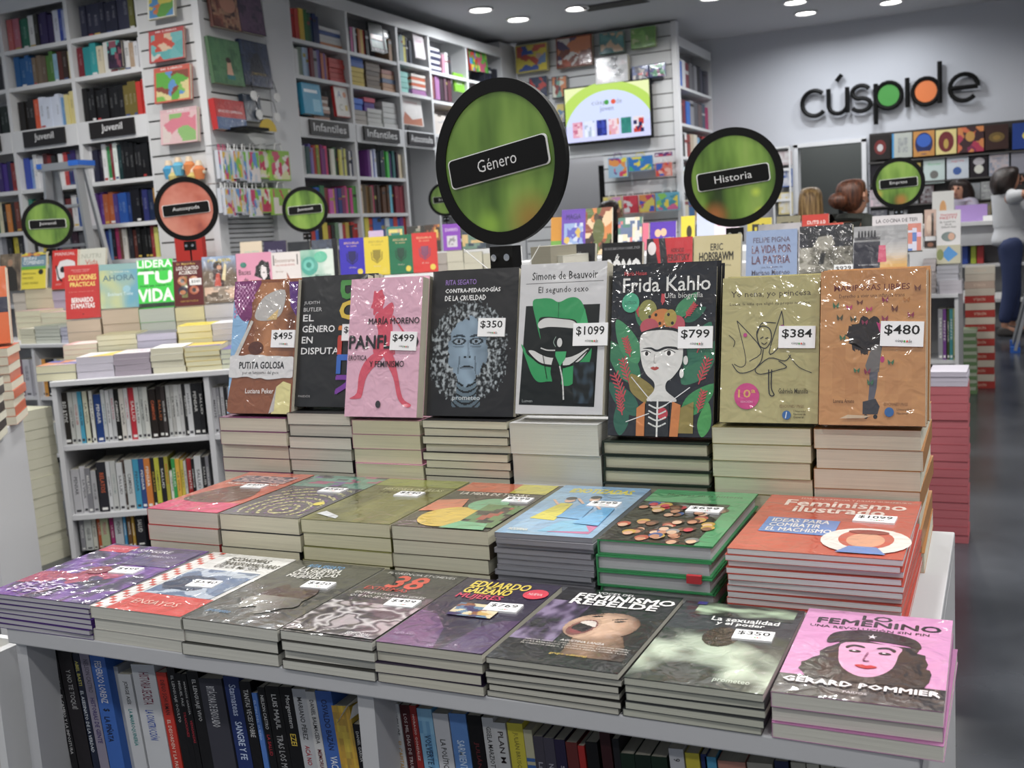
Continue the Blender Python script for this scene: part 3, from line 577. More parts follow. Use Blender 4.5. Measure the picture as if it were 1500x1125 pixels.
def hairp(pts, n=3, amp=.02):
    o = []
    for i, (x, y) in enumerate(pts):
        x2, y2 = pts[(i + 1) % len(pts)]
        for k in range(n): t = k / n; o.append((x + (x2 - x) * t + R.uniform(-amp, amp), y + (y2 - y) * t + R.uniform(-amp, amp)))
    return o
def a_femenino(): return [('r', 0, 0, 1, 1, '#d48fc0'), ('r', 0, 0, 1, .2, '#2f2b2f'), ('t', 'LO', .4, .9, .6, .96, '#2b272b', .05), ('t', 'FEMENINO', .1, .82, .93, .89, '#2b272b', .05), ('t', 'UNA REVOLUCIÓN SIN FIN', .06, .765, .86, .8, '#2b272b', .015),
    ('p', hairp([(.3, .64), (.24, .5), (.16, .4), (.1, .28), (.16, .2), (.3, .18), (.5, .17), (.7, .18), (.86, .2), (.92, .3), (.88, .4), (.84, .52), (.78, .62)]), '#2b272b'), ('p', [(.34, .6), (.32, .45), (.36, .33), (.44, .26), (.52, .24), (.6, .27), (.67, .36), (.69, .5), (.68, .6)], '#dc9cc4'), ('p', [(.22, .58), (.24, .7), (.4, .76), (.6, .76), (.78, .7), (.82, .6), (.7, .63), (.5, .645), (.34, .62)], '#2b272b'), ('p', [(.5, .72), (.508, .7), (.53, .7), (.514, .688), (.52, .668), (.5, .68), (.48, .668), (.486, .688), (.47, .7), (.492, .7)], '#e8dce4'),
    ('p', [(.36, .53), (.4, .56), (.47, .55), (.46, .57), (.4, .58), (.35, .555)], '#2b272b'), ('p', [(.66, .53), (.62, .56), (.55, .55), (.56, .57), (.62, .58), (.67, .555)], '#2b272b'), ('e', .415, .505, .04, .014, '#2b272b'), ('e', .605, .505, .04, .014, '#2b272b'), ('e', .41, .508, .012, .006, '#e8d8e4'), ('e', .6, .508, .012, .006, '#e8d8e4'), ('l', [(.5, .5), (.485, .41), (.52, .405)], .012, '#a8608a'), ('p', [(.44, .345), (.48, .36), (.51, .352), (.54, .36), (.58, .345), (.51, .32)], '#c0202c'),
    ('t', 'GÉRARD POMMIER', .04, .115, .97, .175, '#efe9ee', .04), ('t', 'PAIDÓS', .42, .055, .56, .08, '#d8d0d8')]
GF1 = 'flat books in the front row of the display table'
def front(s0, s1, zt, n, h, cover, page, art, price, label, what, d=.942, **k): pile('paperback', F0, s0, d, TT, zt, s1 - s0, h, n, cover, page, art, price, label, what, GF1, **k)
front(-1.252, -1.066, .818, 7, .232, '#4a2a78', '#b7b5bb', a_purple(), ('$499', .7, .53, .042, 4), 'purple smeared-paint cover book topping the far left front pile', 'purple pile at the left end of the front row', flip=2)
front(-1.062, -.912, .817, 3, .235, '#c8c4bc', GP, a_blueman(), ('$540', .62, .46, .042, 5), 'white, blue and red cover book topping second front pile from the left', 'second front pile, topped by the blue and red cover')
front(-.91, -.766, .8165, 3, .235, '#3a3b37', GP, a_guerra(), ('$420', .68, .62, .04, 4), 'dark grey book with brown head photo topping third front pile', 'third front pile, topped by the dark grey head cover')
front(-.763, -.636, .8165, 4, .23, '#33322f', GP, a_38(), ('$499', .76, .5, .04, 3), 'dark book with big red 38 topping fourth front pile', 'front pile topped by the red 38 cover')
front(-.632, -.50, .817, 4, .225, '#2a2038', '#c3c0b0', a_mujeres(), ('$769', .72, .58, .042, 3), 'dark purple book with yellow and red title topping fifth front pile', 'front pile topped by the purple cover with yellow title')
front(-.496, -.348, .815, 6, .228, '#1c1a1c', '#bdbbae', a_rebelde(), None, 'black book with a shouting face topping sixth front pile', 'front pile topped by the shouting face cover')
front(-.343, -.205, .8115, 5, .228, '#34373a', '#b9baab', a_sexual(), ('$350', .72, .6, .042, 2), 'dark book with pale green figure topping seventh front pile', 'front pile topped by the pale green figure cover')
front(-.198, -.048, .8155, 3, .228, '#b878a8', GP, soft(a_femenino()), None, 'pink book with a woman in a starred beret topping right front pile', 'front pile topped by the pink cover')

# ---- middle row
GM = 'flat books in the middle row of the display table'
def mid(s0, s1, n, cover, page, art, price, label, what, h=.25, zt=.87, d=1.2, **k): pile(k.pop('name', 'paperback'), F0, s0, d, TT, zt, s1 - s0, h, n, cover, page, art, price, label, what, GM, **k)
def a_m1(): return [('g', 0, 0, 1, 1, 14, 20, clouds(['#c85a48', '#c8644a', '#b8503f'], 3)), ('r', 0, 0, 1, .22, '#d43a6a'), ('p', [(.1, .28), (.3, .6), (.7, .62), (.9, .4), (.8, .24), (.4, .2)], '#5a3428'), ('g', .1, .72, .9, .9, 40, 16, lambda u, v: lin('#3a3a5a') if nz(u, v, 10) > 0 else lin('#c8a8a8')), ('t', 'MUJERES Y PODER', .12, .64, .9, .7, '#e8d8d0', .02)]
def a_m2(): return [('r', 0, 0, 1, 1, '#55545a'), ('g', 0, .7, 1, 1, 20, 8, patches(['#5a8a7a', '#7a5a9a', '#3a3a44', '#a85a7a', '#6a9a8a'], 6)), ('g', .1, .05, .95, .65, 90, 76, lambda u, v: (lin('#c8c48a') if int(math.hypot(u - .6, v - .2) * 22) % 3 == 0 and nz(u, v, 30) > -.1 else (lin('#7a5a8a') if int(math.hypot(u - .6, v - .2) * 22) % 3 == 1 and nz(u, v, 24) > .1 else None))), ('e', .86, .32, .06, .04, '#d8c832')]
def a_m3(): return [('g', 0, 0, 1, 1, 16, 22, clouds(['#6a6a34', '#7a7a3c', '#5c5c30'], 2)), ('r', 0, .82, 1, 1, '#8a9040'), ('t', 'HISTORIA DE ELLAS', .2, .72, .9, .77, '#d8d4a8', .01), ('t', 'Y DE NOSOTRAS', .2, .64, .8, .69, '#3a3a20', .01), ('p', [(.05, .12), (.36, .04), (.34, .09), (.1, .18)], '#d0d4d8')]
def a_m4(): return [('r', 0, 0, 1, 1, '#4a4640'), ('r', 0, .78, .6, 1, '#c86a4a'), ('r', .6, .78, 1, 1, '#c8c04a'), ('t', 'LA MESA DE TODAS', .1, .7, .85, .76, '#e0dcd0', .02), ('p', [(0, .3), (0, .55), (.3, .6), (.4, .36)], '#d88060'), ('e', .42, .22, .3, .2, '#d8b84a'), ('e', .6, .5, .2, .13, '#7ab48a'), ('e', .85, .3, .14, .2, '#5a4a44'), ('g', .6, .05, 1, .5, 10, 10, patches(['#4a4640', '#a85a4a', '#6a8a5a', '#3a3a34'], 5)), ('p', [(.5, 0), (.95, 0), (.9, .12), (.6, .14)], '#7ab88a')]
def a_m5():
    L = [('g', 0, 0, 1, 1, 10, 14, clouds(['#8fb4d4', '#86aacb', '#98bcd8'], 2)), ('t', 'IDIOTIZADAS', .16, .84, .86, .93, '#d8cc3a', .045), ('r', .5, .06, .92, .2, '#c86a9a'), ('p', [(.4, .06), (.9, .1), (.7, .3), (.5, .26)], '#7ab8d8')]
    for x, y, c, k in ((.3, .56, '#d8cc3a', '#3a2a24'), (.55, .6, '#6aa8d8', '#2a2420'), (.8, .5, '#6ab0e0', '#6a3a2a')):
        L += [('p', [(x - .16, y - .28), (x + .12, y - .3), (x + .08, y + .04), (x - .06, y + .04)], c), ('e', x, y + .1, .055, .045, '#e0b49a'), ('e', x - .01, y + .14, .06, .035, k), ('l', [(x - .06, y), (x - .18, y + .1)], .03, '#e0b49a')]
    return L + [('t', 'MODERNA', .1, .04, .3, .08, '#d8d8c8', .02)]
def a_m6():
    L = [('r', 0, 0, 1, 1, '#2a2620'), ('r', 0, .74, 1, 1, '#4f9a66'), ('r', .84, 0, 1, 1, '#4f9a66'), ('t', 'Mujeres en la historia', .16, .86, .9, .92, '#3a4a2a', .0)]
    for i in range(46):
        x, y = R.uniform(.04, .86), R.uniform(.04, .74); L.append(('e', x, y, .06, .04, R.choice(['#5a3426', '#c8a03a', '#1c1a18', '#b8503a', '#8a8a8a', '#3a5a9a']))); L.append(('e', x, y - .02, .042, .032, R.choice(['#e0b898', '#c88a68', '#8a5a40', '#d8a888', '#c83a4a'])))
    return L
def a_m7(): return [('g', 0, 0, 1, 1, 10, 14, clouds(['#c0503c', '#bc4a36', '#c65640'], 2)), ('t', 'MARÍA FLORENCIA Y JULIÁN GUINZBURG', .22, .93, .94, .965, '#e8c8bc', .01), ('t', 'Feminismo', .14, .8, .92, .91, '#ecdcd2', .03), ('t', 'ilustrado', .22, .68, .8, .79, '#ecdcd2', .03), ('p', [(.1, .3), (.1, .56), (.56, .54), (.56, .28)], '#5c86c8'), ('t', 'IDEAS PARA', .14, .475, .5, .535, '#e8e4e0', .02), ('t', 'COMBATIR', .14, .395, .46, .455, '#e8e4e0', .02), ('t', 'EL MACHISMO', .14, .315, .54, .375, '#e8e4e0', .02),
    ('e', .76, .24, .26, .2, '#e4dcd6'), ('e', .76, .26, .16, .15, '#c0503c'), ('e', .76, .24, .11, .11, '#d89a78'), ('p', [(.62, .04), (.9, .04), (.84, .14), (.68, .14)], '#5c86c8'), ('e', .76, .37, .12, .035, '#8a2a24')]
mid(-1.206, -1.068, 4, '#b83a3a', '#cdc6b4', soft(a_m1()), ('$450', .62, .62, .04, 3), 'coral and pink cover book topping the left middle pile', 'middle row pile topped by the coral cover')
mid(-1.064, -.92, 4, '#2c2c2e', CP, a_m2(), ('$560', .68, .62, .042, 2), 'grey book with swirled rings topping second middle pile', 'middle row pile topped by the grey swirl cover')
mid(-.916, -.768, 5, '#6a6a34', '#cfcaa8', a_m3(), ('$540', .62, .62, .042, 0), 'olive green cover book topping third middle pile', 'middle row pile topped by the olive cover')
mid(-.764, -.616, 5, '#5a5040', '#cbc8b0', a_m4(), ('$599', .82, .62, .042, 0), 'dark book with painted fruit topping fourth middle pile', 'middle row pile topped by the fruit cover')
mid(-.606, -.47, 14, '#7f7f86', '#8b8c94', soft(a_m5()), ('$799', .72, .6, .044, -1), 'light blue comic with cartoon women and yellow title topping fifth middle pile', 'thin grey pile under the light blue comic', flip=0, h=.26, name='comic_book')
mid(-.463, -.316, 5, '#2f8a52', '#b4b4b8', a_m6(), ('$699', .66, .6, .046, -1), 'green hardcover with a crowd of faces topping sixth middle pile', 'green hardcover pile in the middle row', hard=True, flip=0, h=.26, wrap=True, name='hardcover_book')
mid(-.299, -.102, 13, '#bc4a3a', WP, a_m7(), ('$1099', .76, .6, .05, -2), 'large red book with white brush title topping right middle pile', 'tall red and white pile at the right of the middle row', flip=1, h=.26)
for z in (.786, .826):       # red ribbons hanging out of two green hardcovers
    b = MB(); b.box(-.348, 1.193, z - .002, -.33, 1.199, z + .008); link('ribbon', b.mesh('ribbon', mat('red_ribbon', '#b81f2a', .5)), None, label='small red ribbon bookmark of the green hardcover pile, %s one' % ('lower' if z < .8 else 'upper'), cat='ribbon')

# ---- back row: piles with a book standing on each
GB = 'stacked books carrying the standing row'
GS = 'books standing upright on the piles of the display table'
def a_s1(): return [('r', 0, 0, 1, 1, '#86b4dc'), ('p', [(.1, 1), (1, 1), (1, .6), (1, 0), (.05, 0), (0, .1), (.1, .4), (.22, .62), (.3, .8), (.2, 1)], '#8a4f2c'), ('g', .22, .3, .98, .98, 50, 60, lambda u, v: mixc(lin('#b87a4a'), lin('#6a3a22'), abs(u - .45) * 1.7 + nz(u, v, 5) * .5) if u > .12 + (1 - v) * .1 else None), ('p', [(0, 1), (.42, 1), (.3, .86), (.3, .72), (.16, .7), (.02, .82)], '#7a2a6a'), ('g', .02, .7, .34, .98, 12, 14, lambda u, v: lin('#b878a8') if (int(u * 12) + int(v * 14)) % 2 and v > u * .6 else None), ('p', [(.86, .98), (1, .98), (1, .72), (.9, .8)], '#5a2a7a'),
    ('p', [(.36, .76), (.5, .88), (.8, .92), (.78, .76), (.64, .7), (.4, .7)], '#b8b4b0'), ('p', [(.54, .7), (.72, .78), (.7, .7)], '#d8b878'), ('e', .4, .49, .12, .05, '#5a2c1a'), ('p', [(.05, .42), (.3, .7), (.34, .69), (.12, .42)], '#c8c4bc'), ('p', [(.7, .0), (.98, 0), (.98, .22), (.86, .24), (.76, .2)], '#d8d08a'), ('p', [(.66, 0), (.76, .2), (.74, .02)], '#b8b4b0'),
    ('p', hairp([(0, .27), (0, .43), (.3, .44), (.6, .43), (1, .42), (1, .27), (.6, .255), (.3, .27)], 3, .006), '#d4d4d4'), ('t', 'PUTITA GOLOSA', .16, .335, .86, .385, '#1c1c1c', .04), ('t', 'por un feminismo del goce', .22, .285, .78, .318, '#444'), ('t', 'Luciana Peker', .28, .15, .72, .185, '#e8e4e0', .015)]
def a_s2():
    L = [('r', 0, 0, 1, 1, '#27282a'), ('t', 'JUDITH', .06, .78, .3, .81, '#c8c8c8'), ('t', 'BUTLER', .06, .73, .34, .76, '#c8c8c8')]
    for s_, y, h_ in (('EL', .655, .05), ('GÉNERO', .57, .062), ('EN', .485, .05), ('DISPUTA', .4, .05)): L.append(('t', s_, .06, y, .06 + .082 * len(s_), y + h_, '#e4e4e4', .02))
    for ch, y, c in zip('BUTLER', (.82, .665, .53, .4, .255, .1), ('#3f8a3a', '#d8b82a', '#d87a2a', '#c03a2c', '#3468c0', '#7a3aa0')): L.append(('t', ch, .62, y, .98, y + .135, c, .06, -90))
    return L + [('t', 'PAIDÓS', .06, .07, .24, .09, '#a8a8a8')]
def a_s3(): return [('r', 0, 0, 1, 1, '#dba8bd'), ('p', hairp([(.3, .78), (.34, .9), (.44, .92), (.5, .84), (.46, .76), (.36, .74)], 3, .012), '#d4485f'), ('p', [(.44, .76), (.58, .82), (.62, .78), (.6, .7), (.62, .62), (.6, .56), (.66, .48), (.64, .44), (.4, .44), (.36, .5), (.42, .6), (.36, .72)], '#d4485f'), ('p', [(.4, .46), (.52, .44), (.3, .3), (.24, .16), (.2, .13), (.06, .13), (.16, .17), (.18, .3), (.26, .4)], '#d4485f'), ('p', [(.5, .46), (.64, .44), (.72, .3), (.8, .14), (.92, .09), (.86, .07), (.74, .13), (.66, .28), (.54, .4)], '#d4485f'), ('l', [(.62, .72), (.88, .5), (.6, .52)], .02, '#d4485f'),
    ('t', 'MARÍA MORENO', .28, .665, .98, .72, '#1d1a1c', .02), ('t', 'PANFLETO', .02, .49, .98, .585, '#1d1a1c', .04), ('t', 'ERÓTICA', .02, .405, .28, .45, '#1d1a1c', .01), ('t', 'Y FEMINISMO', .32, .355, .8, .4, '#1d1a1c', .01), ('e', .47, .09, .035, .026, '#2a2428')]
def a_s4():
    def fc(u, v):
        x, y = u - .45, v - .5; n = nz(u, v, 9, 3) * .3; jaw = .235 - max(0, -.12 - y) * .55
        r = (x / jaw) ** 2 + ((y - .0) / .31) ** 2
        q = nz(u, v, 26, 1) + nz(u, v, 52, 4) * .6; hr = (x / .47) ** 2 + ((y + .0) / .46) ** 2 if y > -.1 else (x / .47) ** 2 + ((y + .1) / .34) ** 2
        ang = math.atan2(y - .05, x); edge = r + nz(u, v, 18, 6) * .5
        if edge < 1 and r < 1.1:
            t = .12 + abs(x + .05) * 1.3 + n + max(0, y - .2) * .8
            for ex in (-.11, .1):
                e_ = ((x - ex) / .055) ** 2 + ((y - .09) / .02) ** 2
                if ((x - ex) / .018) ** 2 + ((y - .09) / .016) ** 2 < 1: return lin('#0e1216')
                if e_ < 1: return lin('#8c9caa')
                if e_ < 2.4: return lin('#26313a')
                if ((x - ex) / .08) ** 2 + ((y - .145 - abs(x - ex) * -.15) / .011) ** 2 < 1: return lin('#2c3842')
                if ((x - ex) / .07) ** 2 + ((y - .045) / .01) ** 2 < 1: t += .35
            if abs(x + .0) < .012 + max(0, .04 - y) * .3 and -.06 < y < .1 and x > .0: t += .3
            if ((abs(x) - .028) / .014) ** 2 + ((y + .05) / .01) ** 2 < 1: return lin('#1c252c')
            if abs(abs(x) - .1 - (y + .12) * -.1) < .009 and -.2 < y < -.04: t += .4
            if (x / .085) ** 2 + ((y + .135 + x * x * 2) / .008) ** 2 < 1: return lin('#1c242b')
            if (x / .075) ** 2 + ((y + .15) / .012) ** 2 < 1: t += .25
            return mixc(lin('#8ea6ba'), lin('#2c3842'), t)
        if hr < 1 + q * .25 and abs(x) > (.0 if y > -.1 else .12): return mixc(lin('#14171a'), lin('#a4adb2'), max(0, q * 1.5 + .28 - max(0, hr - .6)))
        if y < -.26 and abs(x) < .17: return mixc(lin('#7890a0'), lin('#12161a'), .3 + (y + .26) * -1.2 + (.8 if (y * 30 + (x * x) * -90) % 1.6 < .55 else 0))
        return None
    return [('r', 0, 0, 1, 1, '#202022'), ('g', .02, .06, .98, .82, 96, 118, fc), ('t', 'RITA SEGATO', .16, .9, .52, .935, '#8a6ab0', .02), ('t', 'CONTRA-PEDAGOGÍAS', .16, .845, .8, .88, '#e2e2e2', .03), ('t', 'DE LA CRUELDAD', .16, .79, .64, .825, '#e2e2e2', .03), ('t', 'prometeo', .3, .1, .62, .135, '#c0c8cc', .01)]
def a_s5():
    q = lambda *p: [((x - 692) / 610, (1082 - y) / 998) for x, y in p]
    G, W_, K = '#1f9152', '#c9c9c7', '#0b1110'
    return [('r', 0, 0, 1, 1, '#c3c3c5'), ('t', 'Simone de Beauvoir', .14, .89, .9, .945, '#222', .01), ('l', q((735, 216), (1280, 212)), .005, '#555'), ('t', 'El segundo sexo', .22, .79, .8, .845, '#222', .0), ('p', q((740, 365), (1262, 365), (1245, 1032), (716, 1022)), '#0d1413'),
    ('p', q((788, 335), (850, 317), (920, 320), (975, 345), (1045, 318), (1105, 322), (1150, 375), (1185, 505), (1125, 505), (1090, 465), (1000, 452), (880, 440), (835, 465), (855, 590), (815, 460)), G), ('l', q((975, 345), (975, 450)), .008, '#125c36'),
    ('p', q((832, 485), (860, 458), (905, 448), (1000, 458), (1070, 468), (1105, 490), (1128, 518), (1080, 520), (1000, 512), (905, 508), (845, 516)), W_), ('p', q((1160, 392), (1120, 505), (1187, 507)), '#2fa060'),
    ('p', q((716, 622), (745, 650), (765, 690), (850, 745), (950, 772), (1050, 775), (1130, 745), (1195, 680), (1216, 655), (1205, 740), (1160, 820), (1085, 888), (1035, 897), (1000, 880), (930, 868), (850, 872), (800, 820), (760, 730)), G),
    ('p', q((772, 668), (810, 665), (860, 690), (930, 712), (1050, 712), (1120, 690), (1192, 652), (1175, 690), (1130, 738), (1050, 762), (930, 758), (850, 738)), W_), ('l', q((765, 676), (850, 748), (950, 772), (1060, 768), (1190, 664)), .014, K),
    ('p', q((958, 700), (1010, 700), (1020, 790), (1012, 900), (1035, 1000), (930, 1000), (950, 880), (935, 800)), K), ('p', q((965, 672), (1042, 672), (1035, 720), (1000, 770), (965, 700)), '#2fa060'), ('e', .475, .478, .05, .036, K), ('e', .492, .47, .03, .03, W_), ('l', q((960, 664), (905, 662), (862, 648)), .014, W_), ('l', q((1000, 770), (1022, 860), (1034, 985)), .016, W_), ('l', q((876, 690), (912, 850)), .008, K), ('l', q((965, 575), (950, 610), (965, 640)), .006, '#9ab0a4'),
    ('g', .66, .07, .9, .34, 40, 44, lambda u, v: mixc(lin('#0d1413'), lin('#3c5060'), max(0, nz(u, v, 4, 3) + .3 - abs(u - .5) * .8))), ('t', 'Lumen', .08, .075, .2, .095, '#9aa0a0')]
def leaf(x, y, a, l, wd, c):
    q = lambda t, s_: (x + l * (t * math.cos(a) - s_ * math.sin(a)) * 1.5, y + l * (t * math.sin(a) + s_ * math.cos(a))); return ('p', [q(0, 0), q(.3, wd), (q(.7, wd * .8)), q(1, 0), q(.7, -wd * .8), q(.3, -wd)], c)
def frond(x, y, a, l, c):
    o = []; 
    for i in range(6):
        t = .15 + i * .14
        for sg in (-1, 1): bx, by = x + 1.5 * l * t * math.cos(a), y + l * t * math.sin(a); o.append(('l', [(bx, by), (bx + 1.5 * l * .22 * math.cos(a + sg * .8), by + l * .22 * math.sin(a + sg * .8))], .012, c))
    return [('l', [(x, y), (x + 1.5 * l * math.cos(a), y + l * math.sin(a))], .01, c)] + o
def a_s6():
    L = [('r', 0, 0, 1, 1, '#15171f')] + [('e', R.uniform(.02, .98), R.uniform(.3, .98), .004, .0026, '#b8bcc4') for _ in range(26)]
    for x, y, a, l, c in ((.3, .3, 2.3, .34, '#2f7a52'), (.28, .42, 2.1, .3, '#3a8a5a'), (.3, .12, 2.4, .28, '#1f5f4a'), (.7, .3, .8, .34, '#2a7050'), (.72, .4, 1.0, .3, '#22684e'), (.7, .12, .7, .28, '#2f8a4a'), (.34, .62, 2.0, .16, '#2f7a52'), (.62, .68, .8, .2, '#3a8a5a'), (.7, .66, .5, .16, '#1f6048'), (.12, .0, 1.5, .24, '#1f5f4a'), (.9, .0, 1.4, .2, '#3f9a4a')): L.append(leaf(x, y, a, l, .2, c))
    for x, y, a, l in ((.2, .3, 1.9, .16), (.16, .2, 2.0, .18), (.2, .46, 1.9, .12), (.14, .12, 1.8, .13), (.86, .3, 1.2, .16), (.84, .48, 1.2, .13), (.86, .14, 1.3, .13), (.72, .68, .9, .1), (.3, .68, 2.0, .08), (.5, .76, 1.5, .06)): L += frond(x, y, a, l, '#c23c46')
    L += [('p', [(.22, .36), (.4, .3), (.46, .24), (.4, .18), (.24, .24), (.2, .3)], '#8a7a34'), ('p', [(.66, .02), (.82, .02), (.82, .2), (.68, .16)], '#8a7a34'), ('e', .36, .72, .09, .07, '#8a8a44'), ('e', .5, .67, .12, .065, '#c87a34'), ('e', .38, .63, .09, .05, '#b84a58'), ('e', .64, .64, .08, .055, '#b84a58'), ('e', .58, .68, .06, .05, '#a8923a')]
    L += [('e', x, y, .014, .01, '#26241f') for x, y in ((.44, .7), (.52, .63), (.6, .65), (.56, .7), (.48, .65), (.38, .69))]
    L += [('p', [(.28, .58), (.3, .6), (.5, .63), (.7, .6), (.74, .5), (.7, .46)], '#15151a'), ('p', [(.3, .58), (.44, .61), (.64, .6), (.7, .54), (.7, .42), (.62, .34), (.56, .31), (.56, .26), (.66, .2), (.38, .2), (.44, .26), (.44, .31), (.36, .36), (.31, .44)], '#d5d4d0'), ('e', .735, .435, .022, .026, '#d5d4d0'), ('e', .7, .36, .02, .026, '#e4e4e0'),
          ('p', [(.32, .505), (.4, .512), (.46, .498), (.54, .515), (.64, .512), (.66, .495), (.56, .503), (.46, .485), (.4, .5)], '#141416'), ('e', .36, .475, .036, .014, '#f0eeea'), ('e', .58, .475, .045, .016, '#f0eeea'), ('e', .362, .476, .016, .013, '#241c18'), ('e', .575, .477, .019, .015, '#241c18'), ('l', [(.31, .487), (.36, .493), (.4, .48)], .007, '#141416'), ('l', [(.53, .487), (.58, .497), (.635, .48)], .007, '#141416'), ('l', [(.44, .47), (.435, .425), (.455, .42)], .006, '#a09c98'), ('p', [(.4, .392), (.43, .4), (.445, .396), (.46, .4), (.485, .391), (.445, .378)], '#a83a34')]
    L += [('p', [(.28, .0), (.36, 0), (.36, .2), (.28, .16)], '#c8762e'), ('p', [(.6, .0), (.68, 0), (.7, .18), (.62, .2)], '#c8762e'), ('r', .37, 0, .59, .2, '#1a1a1c'), ('e', .53, .13, .05, .035, '#b82c3c')]
    L += [('l', [(.48, .21), (.48, .0)], .016, '#dededa')] + [('l', [(.4, y + .02), (.48, y), (.56, y + .02)], .014, '#dededa') for y in (.16, .125, .09, .055)]
    L += [('l', [(.22, .34), (.42, .2)], .008, '#e0e0e0'), ('l', [(.78, .28), (.56, .18)], .008, '#e0e0e0'), ('l', [(.18, .08), (.4, .13)], .008, '#e0e0e0')]
    return L + [('t', 'María Hesse', .12, .935, .34, .96, '#b83a40', .012), ('t', 'Frida Kahlo', .11, .835, .95, .92, '#dcdcd8', .008), ('t', 'Una biografía', .52, .785, .88, .825, '#d0d0cc', 0), ('e', .19, .775, .085, .058, '#3fa982'), ('t', 'ILUSTRADA', .13, .765, .25, .785, '#1f5a48')]
def a_s7(): 
    k = '#2a2a30'
    return [('g', 0, 0, 1, 1, 8, 10, clouds(['#a8a06a', '#b0a872'], 2)), ('t', 'Yo nena, yo princesa', .09, .85, .91, .905, '#4a4030', .006), ('t', 'Luana, la niña que eligió su propio nombre', .08, .8, .9, .825, '#4a4030'),
    ('l', [(.16, .7), (.42, .5), (.3, .42)], .009, k), ('l', [(.16, .7), (.26, .44), (.22, .38), (.14, .4)], .007, k), ('l', [(.62, .76), (.5, .48), (.6, .52), (.64, .66), (.62, .76)], .009, k), ('l', [(.38, .56), (.37, .62), (.42, .66), (.5, .64), (.52, .57), (.47, .51), (.41, .52), (.38, .56)], .01, k), ('l', [(.37, .6), (.42, .68), (.56, .68)], .009, k), ('l', [(.41, .575), (.435, .585)], .01, k), ('l', [(.46, .575), (.485, .58)], .01, k), ('l', [(.42, .545), (.45, .535), (.475, .548)], .008, k), ('l', [(.12, .4), (.2, .34), (.34, .36), (.5, .44), (.66, .42), (.72, .46)], .009, k), ('l', [(.44, .5), (.42, .42), (.36, .36), (.42, .33), (.6, .36), (.68, .38), (.6, .42)], .009, k), ('l', [(.5, .36), (.51, .2), (.56, .19), (.53, .24), (.53, .36)], .011, k), ('l', [(.7, .46), (.8, .38), (.93, .34)], .007, k), ('l', [(.08, .6), (.14, .56), (.13, .52)], .007, k), ('e', .25, .6, .02, .014, '#b83a80'), ('e', .63, .65, .024, .016, '#8a2a6a'),
    ('e', .28, .18, .13, .09, '#c83a80'), ('t', '10ª', .19, .17, .37, .225, '#d8a45a', .01), ('t', 'EDICIÓN', .22, .135, .34, .152, '#e8b0c8'), ('t', 'Gabriela Mansilla', .6, .2, .9, .235, '#3a3428', .006), ('t', 'EDICIONES UNGS', .62, .105, .86, .125, '#6a4a34'), ('e', .69, .055, .044, .03, '#2a62a0'), ('l', [(.68, .035), (.69, .075)], .01, '#cfd8e0'), ('t', 'Universidad', .76, .075, .88, .09, '#3a3428'), ('t', 'Nacional de', .76, .055, .88, .07, '#3a3428'), ('t', 'General', .76, .035, .86, .05, '#3a3428')]
def a_s8():
    L = [('g', 0, 0, 1, 1, 8, 10, clouds(['#b8804a', '#bf884f', '#b27a44'], 2, 5)), ('t', 'MARIPOSAS LIBRES', .13, .865, .85, .905, '#6a2a24', .012), ('t', 'Derecho a vivir una infancia trans', .18, .82, .8, .845, '#5a3a2a')]
    L += [('p', hairp([(.24, .58), (.32, .66), (.44, .7), (.56, .68), (.6, .6), (.58, .5), (.48, .46), (.38, .47), (.3, .5)], 6, .02), '#241a18'), ('p', hairp([(.26, .54), (.36, .5), (.4, .44), (.46, .48)], 4, .02), '#241a18'), ('p', [(.5, .5), (.6, .52), (.58, .42), (.57, .34), (.46, .34), (.44, .38)], '#6a6664'), ('p', [(.48, .34), (.56, .34), (.55, .24), (.52, .14), (.47, .14), (.48, .24)], '#5a5a64'), ('p', [(.42, .15), (.54, .17), (.58, .12), (.56, .07), (.42, .07)], '#34343a'), ('e', .45, .055, .02, .014, '#1c1c20'), ('e', .54, .055, .02, .014, '#1c1c20'), ('p', [(.54, .66), (.6, .64), (.61, .56), (.57, .6)], '#b82a70'), ('e', .6, .42, .02, .02, '#b82a70')]
    for x, y in [(.15, .77), (.28, .76), (.38, .79), (.62, .8), (.82, .8), (.19, .69), (.32, .68), (.47, .745), (.71, .74), (.43, .66), (.62, .68), (.86, .7), (.22, .56), (.36, .35), (.46, .34), (.68, .4), (.92, .87), (.49, .27), (.78, .6)]:
        c = R.choice(['#8a2a4a', '#4a4a34', '#b83a6a', '#6a3a2a', '#3a6a4a', '#a86a2a']); r_ = R.uniform(-.3, .3)
        for sg in (-1, 1): L.append(('p', [(x, y), (x + sg * .03, y + .022 + r_ * .02), (x + sg * .028, y - .002), (x + sg * .018, y - .018)], c))
    return L + [('t', 'Lorena Amato', .14, .14, .34, .165, '#4a3020', .006), ('t', 'EDICIONES UNGS', .62, .125, .84, .145, '#6a4a34'), ('e', .67, .085, .044, .03, '#2a62a0'), ('t', 'Universidad', .74, .095, .87, .11, '#3a3428'), ('t', 'Nacional', .74, .07, .84, .085, '#3a3428'), ('p', [(.2, .04), (.28, .065), (.5, .06), (.44, .045)], '#c8b090')]
Z1_ = .967
def back(s0, s1, zt, n, cover, page, what, hard=False, flip=1, h=.235, name='paperback', **k): pile(name, F0, s0, 1.462, TT, zt, s1 - s0, h, n, cover, page, None, None, 'top book of the ' + what + ', under the standing one', what, GB, hard=hard, flip=flip, wrap=False, **k)
back(-1.274, -1.128, .965, 8, '#6a3058', '#cfc9b4', 'leftmost stack of the back row')
back(-1.124, -.996, .975, 10, '#2a2a2c', '#cbc7b8', 'stack below the black rainbow-lettered book')
back(-.992, -.862, .965, 8, '#c890a4', '#cdc8a8', 'stack below the pink standing book')
